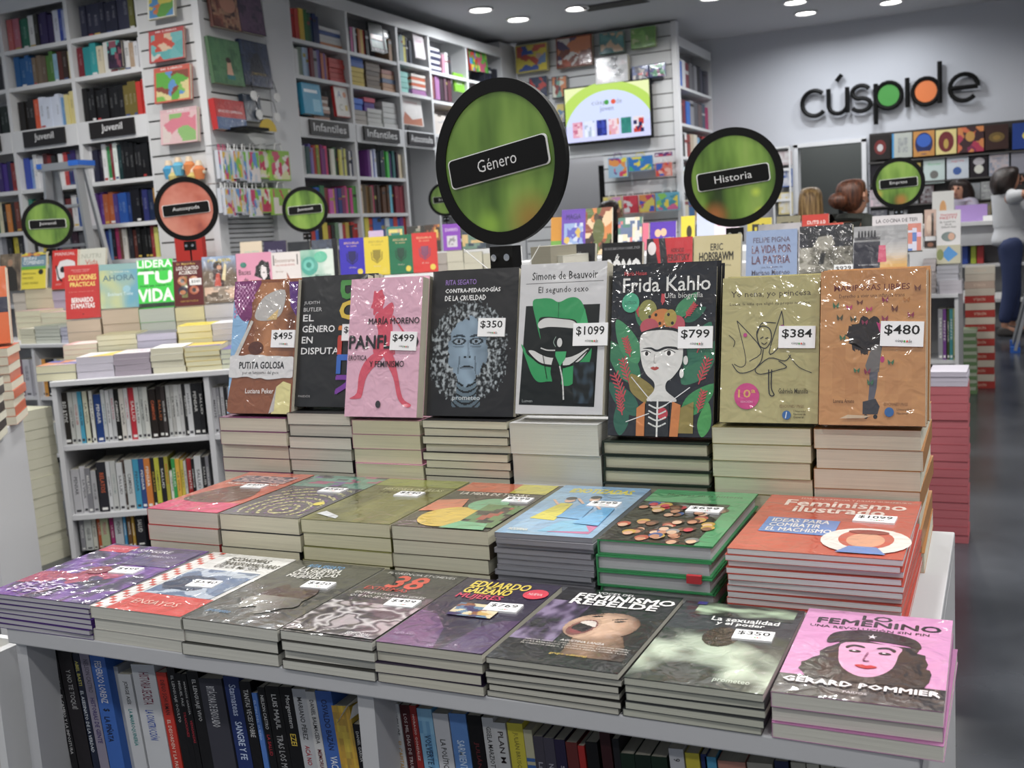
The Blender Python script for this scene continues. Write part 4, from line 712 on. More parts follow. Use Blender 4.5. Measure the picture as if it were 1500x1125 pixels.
back(-.856, -.704, .967, 15, '#232325', '#cfcbb4', 'stack of thin books below the portrait cover')
back(-.70, -.553, .965, 4, '#c8c8c8', '#cbc9bd', 'stack of thick books below the green lips cover', flip=0)
back(-.548, -.385, .94, 8, '#1f2a22', '#c3bfa4', 'black and green hardcover stack', hard=True, flip=0, name='hardcover_book')
back(-.38, -.242, .965, 8, '#8a824e', '#cfcdb0', 'stack below the olive standing book')
back(-.238, -.1, .965, 7, '#b07a40', '#cfc9b4', 'orange-spined stack at the right end of the back row')
st = lambda x0, x1, z, h, t, d, cover, label, desc, art, price, cp=1, **k: standing('paperback', F0, x0, d, z, x1 - x0, h, t, cover, label, GS, 14, cp, desc=desc, art=art, price=price, **k)
st(-1.262, -1.122, .966, .238, .02, 1.49, '#8a4f2c', 'sunbather cover book with torn white title band, first standing from left', 'sunbather cover', soft(a_s1()), ('$495', .82, .555, .05, -1), 2, wrap=True)
st(-1.122, -.985, .978, .228, .018, 1.50, '#27282a', 'black book with rainbow letters down its side, second standing from left', 'rainbow lettered black book', a_s2(), ('$429', .84, .56, .046, -1), 2)
st(-1.002, -.863, .966, .232, .022, 1.478, '#dba8bd', 'pink book with red nude figure, third standing from left', 'pink nude figure book', soft(a_s3()), ('$499', .78, .54, .05, -2), 1, wrap=True)
st(-.856, -.70, .968, .238, .013, 1.49, '#202022', 'black book with curly-haired woman portrait, fourth standing from left', 'curly-haired portrait book', a_s4(), ('$350', .72, .6, .048, -1), 3)
st(-.692, -.548, .968, .235, .042, 1.51, '#c3c3c5', 'white book with giant green lips, fifth standing from left', 'green lips book', soft(a_s5()), ('$1099', .84, .52, .056, 0), 0)
standing('hardcover_book', F0, -.541, 1.49, .942, .16, .258, .022, '#15171f', 'black hardcover with flower-crowned woman among red and green leaves, sixth standing', GS, 14, 1, desc='flower-crowned woman hardcover', art=soft(a_s6()), price=('$799', .82, .565, .052, 0), hard=True, wrap=True, page='#c8c4b0')
st(-.368, -.232, .967, .207, .02, 1.48, '#a8a06a', 'olive beige book with winged line drawing and pink disc, seventh standing', 'winged line drawing book', soft(a_s7()), ('$384', .78, .58, .05, -1), 2, wrap=True)
st(-.229, -.094, .968, .21, .022, 1.47, '#b8804a', 'orange book with butterflies and roller skater, last standing on the right', 'orange butterfly book', a_s8(), ('$480', .78, .58, .054, -2), 2, wrap=True)

# ---- upright books in the shelves under the table
GU = 'upright books in the shelves under the front display table'
def under(x0px, segs, y0, where, lean):
    for i, sg in enumerate(segs):
        x0, x1, yt, c, tx, tc = sg[:6]; kk = dict(sg[6]) if len(sg) > 6 else {}
        d = 1.0 + kk.get('in', 0); a = F0.at(x0, yt, d); b_ = F0.at(x1, yt, d); t = b_.x - a.x
        h = min(.236, max(.17, a.z - .50)); zb = a.z - h; dx = h * math.tan(math.radians(lean))
        sp = []
        if kk.get('art'): sp += kk['art']
        y = .97
        for s_, hh, cc in ([(tx, .0, tc)] if isinstance(tx, str) else tx):
            if not s_: y -= .1; continue
            L = min(len(s_) * .0165 * kk.get('ts', 1), .8); sp.append(('t', s_, .28, y - .02 - L, .72, y - .02, cc or tc, .012, -90)); y -= L + .035
        book('shelved_book', spineM(F0, a.x + dx, d, zb, -lean), .15, h, max(t - .0006, .006), c, '%s book spine, %s %s' % (cname(c), OL[i], where), GU, spine=sp or None, page='#c2beae')
under(0, [
 (71, 81, 946, '#17161a', [('EMILIA DUROZOY', 0, '#8a8a8a'), ('EL CAMBIO Y LA IMPOSTURA', 0, '#c8c8c8')], '#ccc'),
 (82, 104, 946, '#221e22', [('', 0, ''), ('Y NO TE TOQUÉ', 0, '#a8a8a8')], '#aaa', dict(ts=1.2)),
 (104, 115, 956, '#1a2238', [('ABEL BASTI', 0, '#c8c04a'), ('EL ASESINATO DE LA VERDAD', 0, '#c8d0d8')], '#ccc'),
 (115, 130, 954, '#8a8496', [('NELSON CASTRO', 0, '#4a4458'), ('HISTORIAS DE GENTE', 0, '#3a2a6a')], '#333'),
 (129, 152, 956, '#3566b8', [('FEDERICO LORENZ', 0, '#dcdce4'), ('$', 0, '#141414'), ('LA PIÑATA', 0, '#141a34')], '#fff', dict(ts=1.1)),
 (162, 172, 975, '#b8babe', '', '#222', {'in': .012}),
 (172, 191, 986, '#c3c5c9', [('JORGE ASÍS', 0, '#1c1c1c'), ('LA MARROQUINERÍA', 0, '#2a8a8a')], '#222'),
 (191, 225, 972, '#c6c8cc', [('HISTORIA SECRETA', 0, '#7a2440'), ('LA CONSTRUCCIÓN', 0, '#3a5ab0')], '#722', dict(ts=.8)),
 (228, 243, 984, '#c42e1e', [('DIEGO SCHURMAN', 0, '#3a1410'), ('EL DESORDEN Y LA PASIÓN', 0, '#e8c8b8')], '#fff'),
 (243, 255, 977, '#161518', [('EL LENGUAJE OCULTO', 0, '#b8b8b8')], '#bbb'),
 (256, 264, 985, '#141316', [('MIGUEL PAZ', 0, '#b8b8b8'), ('TRAICIONES', 0, '#a82030')], '#bbb'),
 (264, 272, 986, '#151417', [('MARCOS GARCÍA', 0, '#b8b8b8'), ('VENGANZAS', 0, '#a82030')], '#bbb'),
 (272, 289, 982, '#161518', [('EL LENGUAJE VIVO', 0, '#c4c4c4')], '#bbb'),
 (290, 324, 992, '#3c3c46', [('BITÁCORA DE ENSOLADO', 0, '#d0d0d4')], '#ccc', dict(ts=.8)),
 (326, 349, 989, '#22346c', [('Stamateas', 0, '#b8c4e0'), ('SANGRE Y FE', 0, '#c4d4f0')], '#ccd', dict(ts=1.3)),
 (349, 366, 997, '#151417', [('TANTAS VECES POBRE', 0, '#bfbfbf')], '#bbb'),
 (367, 376, 1014, '#4a78c4', [('EL FIN DEL SUEÑO', 0, '#a8c4f0')], '#adf'),
 (376, 387, 1006, '#131316', [('NELSON CASTRO', 0, '#c8c8c8'), ('LA SALUD', 0, '#a82030')], '#bbb'),
 (387, 408, 1004, '#161517', [('LUIS MAJUL', 0, '#c0c0c0'), ('TRAS LOS MUROS', 0, '#9a9a9c')], '#bbb', dict(ts=1.3)),
 (408, 427, 1005, '#141316', [('Morgenstern', 0, '#c0c0c0'), ('EZEI', 0, '#d8b82a')], '#bbb', dict(ts=1.1)),
 (427, 447, 1008, '#b4b6ba', [('MARIANO PÉREZ', 0, '#2a2a2e'), ('ACÁ NO', 0, '#a82030')], '#222', dict(ts=1.2)),
 (447, 461, 1012, '#c4c4c4', [('DANIEL BALMACEDA', 0, '#2a2a2e'), ('MEMORIAS', 0, '#6a1a24')], '#222'),
 (461, 485, 1011, '#3c66b4', [('OSVALDO BAZÁN', 0, '#14204a'), ('VACA LOCA', 0, '#dfe4ec')], '#fff', dict(ts=1.4)),
 (485, 512, 1032, '#caa81e', '', '#222', dict(art=[('g', 0, 0, 1, 1, 8, 24, clouds(['#d8b820', '#c89a1c', '#a8862a', '#d8c02a'], 3)), ('e', .4, .3, .3, .12, '#d8b04a')])),
 (516, 528, 1060, '#16151a', [('DANIEL GARCÍA', 0, '#b8b8b8')], '#bbb')], 0, 'in the left shelf under the front table', 5)
under(0, [
 (570, 584, 1030, '#c8c9cb', [('KICILLOF', 0, '#1c1c1c'), ('EL CAPITAL', 0, '#c8963a')], '#222'),
 (585, 599, 1032, '#4a1418', [('LOS MIL DÍAS DE TRUMP', 0, '#c8b8b8')], '#ccc'),
 (599, 609, 1033, '#9a2420', [('HORACIO GONZÁLEZ', 0, '#e0c8c0')], '#ecc'),
 (610, 632, 1037, '#62a4d4', [('', 0, ''), ('VOLVERTE A VER', 0, '#1c3a5a')], '#135', dict(ts=1.2, art=[('g', 0, 0, 1, 1, 4, 14, clouds(['#62a4d4', '#8ac0e0', '#5292c4'], 3))])),
 (633, 656, 1044, '#c9cacf', [('', 0, ''), ('LA POLÍTICA HOY', 0, '#222')], '#222', dict(ts=1.1)),
 (657, 682, 1044, '#5a8acc', [('', 0, ''), ('SARMIENTOS', 0, '#c8dcf4')], '#cdf', dict(ts=1.3)),
 (683, 704, 1047, '#0f0d10', [('', 0, ''), ('JULIÁN', 0, '#6a1a20')], '#622', dict(ts=1.5)),
 (705, 722, 1050, '#c9c9c9', [('GISELA MARZIOTTA', 0, '#2a2a2a')], '#222'),
 (722, 740, 1057, '#cccccc', [('PLAN M', 0, '#2a1a1c')], '#222', dict(ts=1.8)),
 (742, 765, 1058, '#d6c81e', [('JULIÁN BRUSCHTEIN', 0, '#8a8020'), ('RA', 0, '#1c1c14')], '#222'),
 (766, 779, 1068, '#c2bd9c', '', '#222', dict(art=[('r', 0, .78, 1, .8, '#3a6ab0'), ('r', 0, .82, 1, .84, '#3a6ab0'), ('t', 'Argentina', .3, .4, .7, .7, '#8a8468', 0, -90)])),
 (780, 795, 1077, '#4a4652', [('', 0, ''), ('La luz', 0, '#b8b4c0')], '#bbb', dict(ts=1.2)), (795, 811, 1080, '#4a4654', [('', 0, ''), ('Noche', 0, '#b8b4c0')], '#bbb', dict(ts=1.2)), (811, 827, 1082, '#2c2544', [('', 0, ''), ('Siglo', 0, '#b8b4c0')], '#bbb', dict(ts=1.2)),
 (828, 845, 1086, '#6a2a28', [('', 0, ''), ('JUAN', 0, '#d0b8b0')], '#dcc', dict(ts=1.2)), (846, 856, 1092, '#b02420', [('', 0, ''), ('Roma', 0, '#e8c8c0')], '#dcc', dict(ts=1.2)), (857, 875, 1086, '#141316', [('', 0, ''), ('20 AÑOS', 0, '#c8c8c8')], '#ccc', dict(ts=1.2)),
 (877, 893, 1070, '#3c1a1e', [('', 0, ''), ('', 0, ''), ('EL DIABLO', 0, '#c8a8a8')], '#caa', dict(ts=1.2)), (896, 906, 1082, '#222226', '', '#ccc'),
 (908, 929, 1102, '#1a2f22', '', '#ccc'), (929, 953, 1104, '#16281e', '', '#ccc'), (953, 977, 1107, '#1a2f22', '', '#ccc'),
 (979, 1001, 1096, '#c8c8cc', [('9', 0, '#2a2a2e')], '#222'), (1003, 1024, 1101, '#d4c41e', '', '#222'), (1026, 1032, 1104, '#24346a', '', '#222'), (1032, 1049, 1108, '#4aa0c8', '', '#222'), (1051, 1092, 1113, '#c88a78', '', '#222'), (1094, 1132, 1116, '#b8b2a2', '', '#222'), (1134, 1155, 1113, '#2a3258', '', '#222'),
 (1158, 1180, 1116, '#b8b4a4', '', '#222'), (1181, 1200, 1118, '#c2beae', '', '#222'), (1202, 1222, 1120, '#aaa696', '', '#222'), (1224, 1250, 1122, '#c2beae', '', '#222')], 0, 'in the right shelf under the front table', 4)
# folded white leaflets sticking out above the yellow spine
b = MB(); b.poly([(0, 0, 0), (.022, -.006, .03), (.05, .05, .055), (.028, .06, .03)]); b.poly([(.024, -.004, .012), (.03, -.004, .03), (.056, .05, .05), (.05, .05, .03)])
p = F0.at(492, 1062, 1.0); link('folded_leaflet', b.mesh('folded_leaflet', PAPER), M=T(p), label='folded white leaflet poking out above the yellow spine, left shelf', cat='leaflet')
# cut-off rack standing at the left end of the table
o = link('magazine_rack', None, None, F0.M @ T((-1.42, .93, 0)), 'white rack with pale booklets cut off at the lower left corner', 'rack')
boxobj('end_panel', .165, .0, 0, .18, .06, .735, WHITE, o); boxobj('back_panel', -.3, .05, 0, .165, .06, .735, WHITE, o); boxobj('shelf_board', -.3, .0, .49, .165, .05, .5, WHITE, o)
for i in range(2): standing('booklet', F0, -1.4 + i * .004, .975 - i * .016, .502, .142, .215, .014, '#c4c2be', 'pale booklet in the cut-off rack, %s' % ('rear one', 'front one')[i], 'booklets in the cut-off rack', 2, art=[('t', 'REVISTA', .7, .5, .78, .8, '#5a5a5a', 0, -90), ('r', .6, .05, .95, .1, '#8a4a4a'), ('t', 'LIBRERÍA', .84, .4, .9, .8, '#6a6a6a', 0, -90)])

# ================================================================ round category signs on rods
def m_signprint(name, cols, o, sc=(3.2, 3.2, .8), bokeh=(), rad=.14):
    m, N, L, P = new_mat(name); tc = N.new('ShaderNodeTexCoord'); mp = N.new('ShaderNodeMapping'); mp.inputs['Scale'].default_value = sc; mp.inputs['Location'].default_value = (o, o, o)
    n = N.new('ShaderNodeTexNoise'); n.inputs['Scale'].default_value = 3; n.inputs['Detail'].default_value = 3; n.inputs['Roughness'].default_value = .55
    r = N.new('ShaderNodeValToRGB'); e = r.color_ramp.elements
    e[0].position = .3; e[0].color = lin(cols[0]); e[1].position = .72; e[1].color = lin(cols[-1])
    for i, c in enumerate(cols[1:-1]): q = e.new(.3 + .42 * (i + 1) / (len(cols) - 1)); q.color = lin(c)
    L.new(tc.outputs['Object'], mp.inputs[0]); L.new(mp.outputs[0], n.inputs['Vector']); L.new(n.outputs['Fac'], r.inputs[0])
    last = r.outputs[0]; fl = N.new('ShaderNodeVectorMath'); fl.operation = 'MULTIPLY'; fl.inputs[1].default_value = (1, 0, 1); L.new(tc.outputs['Object'], fl.inputs[0])
    for bx, bz, rr, c in bokeh:
        dn = N.new('ShaderNodeVectorMath'); dn.operation = 'DISTANCE'; dn.inputs[1].default_value = ((bx - .5) * 2 * rad, 0, (bz - .5) * 2 * rad); L.new(fl.outputs[0], dn.inputs[0])
        mr = N.new('ShaderNodeMapRange'); mr.interpolation_type = 'SMOOTHSTEP'; mr.inputs[1].default_value = 0; mr.inputs[2].default_value = rr * 2.4 * rad; mr.inputs[3].default_value = 1; mr.inputs[4].default_value = 0; L.new(dn.outputs['Value'], mr.inputs[0])
        mx = N.new('ShaderNodeMixRGB'); mx.inputs[2].default_value = lin(c); L.new(mr.outputs[0], mx.inputs[0]); L.new(last, mx.inputs[1]); last = mx.outputs[0]
    L.new(last, P.inputs['Base Color']); P.inputs['Roughness'].default_value = .3; P.inputs['Coat Weight'].default_value = .3
    P.inputs['Transmission Weight'].default_value = .0
    return m
GCOL = ['#2e4218', '#4a6a20', '#678c2e', '#7ea23c', '#8aa848']
GREEN = m_signprint('green_blur_print', GCOL, 3)
GREEN2 = m_signprint('dark_green_blur_print', ['#30481a', '#4c6e22', '#678c2e', '#7a9c38', '#6f9a42'], 8)
PINKP = m_signprint('salmon_blur_print', ['#8a4038', '#b8604a', '#c87a66', '#d08a74'], 5, (2, 2, 2))
def sign(text, x, y, z, r, ang, tilt, body, zb, label, bokeh=(), lw=1.5, rz0=1.0):
    if bokeh: body = m_signprint('blur_print_' + text.lower(), GCOL, 3 + len(text), bokeh=bokeh, rad=r)
    o = link('round_sign', None, None, T((x, y, z)) @ RZ(ang), label, 'sign', 'round category signs on rods above the displays')
    b = MB(); b.disc((0, 0), r * .86, -.003, .003); link('printed_face', b.mesh('printed_face', body), o)
    b = MB(); n = 64; vs = [(q * math.cos(2 * math.pi * k / n), yy, q * math.sin(2 * math.pi * k / n)) for q in (r * .84, r) for yy in (-.005, .005) for k in range(n)]
    fs = []
    for k in range(n):
        j = (k + 1) % n; fs += [(k, j, 2 * n + j, 2 * n + k), (n + k, 3 * n + k, 3 * n + j, n + j), (2 * n + k, 2 * n + j, 3 * n + j, 3 * n + k), (k, n + k, n + j, j)]
    b.faces(vs, fs); link('black_ring', b.mesh('black_ring', BLACK), o)
    W, H = r * lw, r * .34; A = RY(-tilt)
    def rr(W, H, y, m, name):
        b = MB(); c = H * .16; pts = []
        for cx, cz, a0 in ((W / 2 - c, H / 2 - c, 0), (-W / 2 + c, H / 2 - c, 90), (-W / 2 + c, -H / 2 + c, 180), (W / 2 - c, -H / 2 + c, 270)):
            for k in range(5): a = math.radians(a0 + k * 22.5); pts.append((cx + c * math.cos(a), cz + c * math.sin(a)))
        f = [A @ Vector((px, y, pz)) for px, pz in pts]; g = [A @ Vector((px, y + .0015, pz)) for px, pz in pts]; k = len(f)
        b.faces(f + g, [tuple(range(k)), tuple(range(k, 2 * k))[::-1]] + [(i, k + i, k + (i + 1) % k, (i + 1) % k) for i in range(k)]); return link(name, b.mesh(name, m), o)
    rr(W * 1.03, H * 1.08, -.0065, PAPER, 'label_outline'); lb = rr(W, H, -.0082, BLACK, 'label_plate')
    n_ = len(text); tw = min(.8, .062 * n_ + .03)
    mb = MB(); paint(mb, [('t', text, .5 - tw / 2 - .0, .3, .5 + tw / 2, .74, '#d8d8d8', -.004)], W, H, lambda a, c, e: A @ Vector((a - W / 2, -.0085 - e, c - H / 2))); link('label_lettering', mb.mesh('label_lettering', MATTE), lb)
    k = r / .125
    b = MB(); b.box(-.022 * k, -.012, -r - .038 * k, .022 * k, .012, -r - .002); cl = link('clamp', b.mesh('clamp', BLACK), o)
    for sx in (-1, 1):
        b = MB(); b.disc((sx * .0125 * k, -r - .019 * k), .0055 * k, -.016, -.012, n=12); link('screw', b.mesh('screw', CHROME), cl)
    b = MB(); b.tube([(0, 0, -r - .03 * k), (0, .0, zb - z)], .004, n=8); link('rod', b.mesh('rod', BLACK), o)
    return o
F16 = F0.at(732, 238, 1.63)
sign('Género', F16.x, 1.63, F16.z, .137, -12, 7.5, GREEN, TT, 'large round green category sign nearest the camera, above the portrait and green lips books', [(.72, .14, .2, '#9a7a24'), (.4, .12, .12, '#8ab42e')])
b = MB(); b.tube([(-.83, 1.6, 1.235), (-.775, 1.6, 1.19)], .0012, n=5); b.tube([(-.69, 1.6, 1.235), (-.722, 1.6, 1.19)], .0008, n=5)
link('sign_wire', b.mesh('sign_wire', PAPER), label='thin white wires bracing the largest green sign above the books', cat='wire')
p = F0.at(1074, 260, 3.225); sign('Historia', p.x, 3.225, p.z, .148, 10, 5.5, GREEN2, TT, 'second largest round green sign with orange and yellow blurred lights', [(.72, .34, .06, '#b8d03a'), (.76, .13, .07, '#c8d832'), (.3, .12, .16, '#a8642a')], lw=1.42)
FL_ = Frame(-3.633, 3.153, 29.66); p = FL_.at(273, 306, .68); q = FL_.M @ p; sign('Autoayuda', q.x, q.y, p.z, .151, 28, 3.5, PINKP, TT, 'round salmon pink category sign above the maroon standing book', lw=1.44)
p = F0.at(70, 328, 5.42); sign('Juvenil', p.x, 5.42, p.z, .17, 40, 0, GREEN2, TT, 'small round green sign at the far left in front of the stepladder', lw=1.38)
FN_ = Frame(-3.56, 5.235, 25.2); p = FN_.at(447, 307, .42); q = FN_.M @ p; sign('Juvenil', q.x, q.y, p.z, .142, 28, 2, GREEN, TT, 'small round green sign above the teal spiral book', lw=1.44)
p = F0.at(1316, 268, 6.2); sign('Empresa', p.x, 6.2, p.z, .137, 10, 2, GREEN2, TT, 'small round green sign far right beside the auburn-haired woman', [(.55, .16, .15, '#a8702a'), (.12, .3, .1, '#b0a03a')], lw=1.4)
p = F0.at(652, 292, 7.6); sign('Infantil', p.x, 7.6, p.z, .135, 28, 2, GREEN, .002, 'small green sign mostly hidden behind the largest sign', lw=1.4)

# ================================================================ island with self-help books (turned)
FL = Frame(-3.633, 3.153, 29.66)
table('display_table', FL, 0, 1.6, 0, 1.15, 'white display island with two shelves of upright books, left of the front table', [.49, .185], [.63])
def pilepx(F, d, x0, x1, yt, n, cover, page, label, what, group, h=.23, z0=TT, art=None, top=None, name='softcover_book', flip=0, zt=None):
    a = F.at(x0, yt, d); c = F.at(x1, yt, d); zt = zt or a.z
    pile(name, F, a.x, d, z0, max(zt, z0 + .01 * n * .5), c.x - a.x, h, n, cover, page, art, None, label, what, group, flip=flip, wrap=False)
GL = 'stacked books on the self-help island'
for x0, x1, yt, n, cv, pg, ar, tx in [
 (52, 110, 537, 2, '#3a4a9a', '#cdc9a8', [('g', 0, 0, 1, 1, 8, 10, patches(['#4a5ab0', '#c87a4a', '#3a3f8a', '#c8a8a8'], 3))], 'thin pile with blue and orange top cover, front left corner of self-help island'),
 (111, 166, 524, 3, '#d0ccd4', '#bcb8c4', [('p', [(.3, 0), (1, 0), (1, 1), (.8, 1)], '#d8b42a'), ('p', [(0, 0), (.3, 0), (.8, 1), (0, 1)], '#e0dce0')], 'lilac pile with white and yellow top cover, front of self-help island'),
 (166, 219, 519, 4, '#c8c0c8', '#9a909c', [('r', .1, .1, .9, .8, '#dcd0d4'), ('t', 'vida', .2, .4, .8, .6, '#a83a6a')], 'mauve grey pile with pale pink top cover, front of self-help island'),
 (220, 268, 511, 4, '#d8d6d0', '#c4c1aa', None, 'cream pile with white top cover, front of self-help island'),
 (270, 322, 509, 5, '#d8b82a', '#c8c4a0', [('r', 0, .3, 1, 1, '#d8b42a'), ('r', 0, 0, 1, .3, '#6a6aa8')], 'cream pile with yellow and violet top cover, front of self-help island'),
 (323, 352, 512, 4, '#5a4a8a', '#bcc0a8', [('r', 0, 0, 1, 1, '#5a4a9a')], 'pile with violet top cover beside the yellow one on self-help island')]:
    pilepx(FL, .04, x0, x1, yt, n, cv, pg, 'top book of the ' + tx, tx, GL, art=ar, h=.2)
for x0, x1, yt, n, cv, pg, ar, tx in [
 (92, 142, 506, 6, '#c89a9a', '#c8c4ac', [('r', .2, .1, .95, .9, '#dcd8d4')], 'second-row pile with pinkish top at the left of self-help island'),
 (141, 199, 492, 7, '#8a8464', '#c6c4a6', None, 'second-row cream pile with slightly curled top on self-help island'),
 (200, 258, 490, 5, '#6a6a74', '#b4b2c4', None, 'second-row lilac pile with grey top cover on self-help island'),
 (259, 309, 478, 6, '#d8c42a', '#cfc89a', [('r', .1, .3, .9, .4, '#8a7a20')], 'second-row pale yellow pile with yellow top cover on self-help island'),
 (310, 350, 474, 7, '#d0d0d4', '#b4b2b4', None, 'second-row grey pile at the right of self-help island')]:
    pilepx(FL, .27, x0, x1, yt, n, cv, pg, 'top book of the ' + tx, tx, GL, art=ar, h=.2)
GL2 = 'books standing along the self-help island'
D3 = .52
for x0, x1, yt, yb, cv, pg, ar, lb in [
 (97, 148, 390, 470, '#b82c2a', '#bfae98', [('t', 'SOLUCIONES', .12, .72, .92, .82, '#e0c85a', .03), ('t', 'PRÁCTICAS', .16, .6, .88, .7, '#e0c85a', .03), ('t', 'cuatrocientas respuestas', .2, .9, .75, .925, '#e8c8c0'), ('t', 'a problemas cotidianos', .26, .87, .7, .89, '#e8c8c0'), ('t', 'para salir adelante cada día', .12, .49, .84, .51, '#d89080'), ('t', 'BERNARDO', .18, .3, .8, .39, '#e8e4e0', .03), ('t', 'STAMATEAS', .16, .19, .84, .28, '#e8e4e0', .03), ('e', .5, .08, .02, .012, '#4a1410')], 'bright red book with yellow and white title lettering'),
 (148, 204, 388, 455, '#7aa8a8', '#bfae98', [('g', 0, 0, 1, 1, 16, 22, lambda u, v: mixc(lin('#d0c85a'), lin('#5a9ab0'), .35 + abs(u - .1) * .8 + nz(u, v, 3) * .4 if v < .85 else .8)), ('t', 'EL PODER DEL', .3, .8, .8, .83, '#d8d8c0'), ('t', 'AHORA', .08, .62, .92, .75, '#4a7080', .02), ('e', .7, .42, .1, .08, '#8ab8c4'), ('t', 'Eckhart Tolle', .2, .28, .86, .35, '#c0d8dc', .006)], 'blue and yellow misty cover book'),
 (203, 256, 382, 453, '#2fc83f', '#b4bab0', [('t', 'LIDERA', .02, .84, .98, .99, '#e4ece4', .05), ('t', 'SOBRE CEMENTERIO', .1, .76, .9, .81, '#14501c', .03), ('t', 'TU', .04, .5, .96, .74, '#e4ece4', .07), ('t', 'PARA SER MEJOR TÚ', .08, .42, .92, .47, '#14501c', .02), ('t', 'VIDA', .02, .12, .98, .38, '#e4ece4', .05), ('r', 0, 0, 1, .08, '#1c2a20')], 'bright green book with huge white lettering'),
 (256, 300, 384, 451, '#5a1f22', '#ccc49a', [('t', 'Dr. Miguel Ruiz', .14, .9, .76, .96, '#c8a83a', .01), ('t', 'LOS CUATRO', .12, .8, .86, .88, '#e0dcd4', .02), ('t', 'ACUERDOS', .2, .7, .8, .78, '#e0dcd4', .02), ('r', .26, .18, .46, .66, '#6a6a2a'), ('e', .3, .56, .16, .1, '#a8622a'), ('e', .68, .56, .16, .1, '#a8622a'), ('e', .3, .34, .16, .1, '#2a2434'), ('e', .3, .3, .1, .05, '#a8622a'), ('e', .68, .34, .16, .1, '#a8522a'), ('e', .3, .56, .07, .05, '#3a2418'), ('e', .68, .34, .07, .05, '#3a2418'), ('r', .54, .45, .94, .6, '#dcdcdc'), ('t', '$345', .6, .49, .9, .56, '#222'), ('t', 'SABIDURÍA TOLTECA', .2, .08, .8, .13, '#b8902a')], 'maroon book with four orange suns'),
 (299, 349, 377, 447, '#7a6a5a', '#b8b6bc', [('g', 0, 0, 1, 1, 20, 26, lambda u, v: mixc(lin('#8aa0c0'), lin('#6a5a48'), (1 - v) * 2.6 + nz(u, v, 4) * .6)), ('e', .46, .8, .14, .1, '#2a201c'), ('p', [(.34, .3), (.3, .7), (.42, .78), (.6, .72), (.62, .34)], '#3a2420'), ('p', [(.34, .36), (.4, .62), (.5, .64), (.54, .36)], '#b8402a'), ('e', .5, .76, .07, .05, '#c89070'), ('p', [(.56, .5), (.66, .86), (.72, .8), (.66, .46)], '#d8c898'), ('g', .04, .05, .96, .34, 14, 8, patches(['#8a7a6a', '#a8988a', '#5a4a3a', '#c8a890'], 4)), ('t', 'MUJER', .18, .86, .86, .94, '#c8b43a', .02)], 'book with a seated woman in orange and rocks'),
 (349, 401, 372, 440, '#d08aa4', '#c8c4b4', [('p', hairp([(.5, .5), (.56, .7), (.72, .82), (.9, .78), (.96, .6), (.92, .4), (.6, .3), (.52, .1), (.9, .05), (.98, .3)], 3, .02), '#1c1618'), ('p', [(.7, .7), (.84, .66), (.86, .46), (.76, .38), (.68, .5)], '#ddd4d4'), ('p', [(.56, .06), (.6, .3), (.76, .2), (.72, .02)], '#b82c44'), ('r', .74, .54, .8, .56, '#1c1618'), ('t', 'Bases', .06, .52, .4, .64, '#2a2024', .0), ('t', 'de', .2, .36, .32, .46, '#2a2024'), ('t', 'mujer', .08, .14, .46, .26, '#2a2024'), ('e', .2, .74, .09, .06, '#2f7a6a')], 'pink book with black-haired woman drawing'),
 (400, 444, 371, 440, '#d4ccc8', '#cfcbc0', [('t', 'Encontrarse', .14, .78, .8, .86, '#8a6a5a', .0), ('t', 'una mirada distinta', .16, .7, .8, .75, '#b8605a'), ('t', 'Bucay', .16, .56, .4, .6, '#8a6a5a'), ('r', .08, .72, .11, .94, '#2a2a2a'), ('r', .88, .72, .91, .94, '#2a2a2a'), ('p', [(.5, .3), (.52, .56), (.66, .34), (.9, .36), (.7, .24), (.6, .18)], '#8a3a2a'), ('p', [(.52, .5), (.5, .3), (.58, .24), (.64, .3)], '#d8a890'), ('p', [(.2, .12), (.24, .34), (.3, .2)], '#8a6a3a')], 'pale book with a hummingbird'),
 (444, 492, 367, 438, '#b4c8bc', '#cfcbc0', [('g', 0, 0, 1, 1, 20, 26, lambda u, v: mixc(lin('#2f9a7c'), lin('#c4d0c4'), math.hypot(u - .2, v - .75) * 1.6 + nz(u, v, 4) * .4)), ('e', .26, .66, .26, .2, '#3a9a88'), ('e', .24, .68, .16, .12, '#5ab4a4'), ('e', .24, .68, .08, .06, '#2a8474'), ('e', .62, .84, .2, .12, '#4ab08c')] + [('t', s_, .42, .42 - i * .09, .9, .475 - i * .09, '#4a7a6c', .008) for i, s_ in enumerate(('Mandalas', 'vibras y', 'bienestar', 'Terapéutica'))], 'teal and white book with ornamental spirals')]:
    a = FL.at(x0, yb, D3); c = FL.at(x1, yb, D3); q = FL.at((x0 + x1) / 2, yt, D3 + .05); w_ = c.x - a.x
    standing('self_help_book', FL, a.x, D3 + .02, a.z + .003, w_, (q.z - a.z) / math.cos(math.radians(12)), .016, cv, lb + ', standing on the self-help island', GL2, 12, 0, art=ar, page=pg, wrap=cv in ('#5a1f22', '#7a6a5a', '#d08aa4'))
    n = 4; pile('self_help_book', FL, a.x, D3, TT, a.z, w_ - .004, .2, n, R.choice(['#8a8a8a', '#b8a890', cv]), pg, None, None, 'top book of the pile carrying the ' + lb, 'pile carrying the ' + lb, 'supporting piles of the self-help island', flip=0, wrap=False)
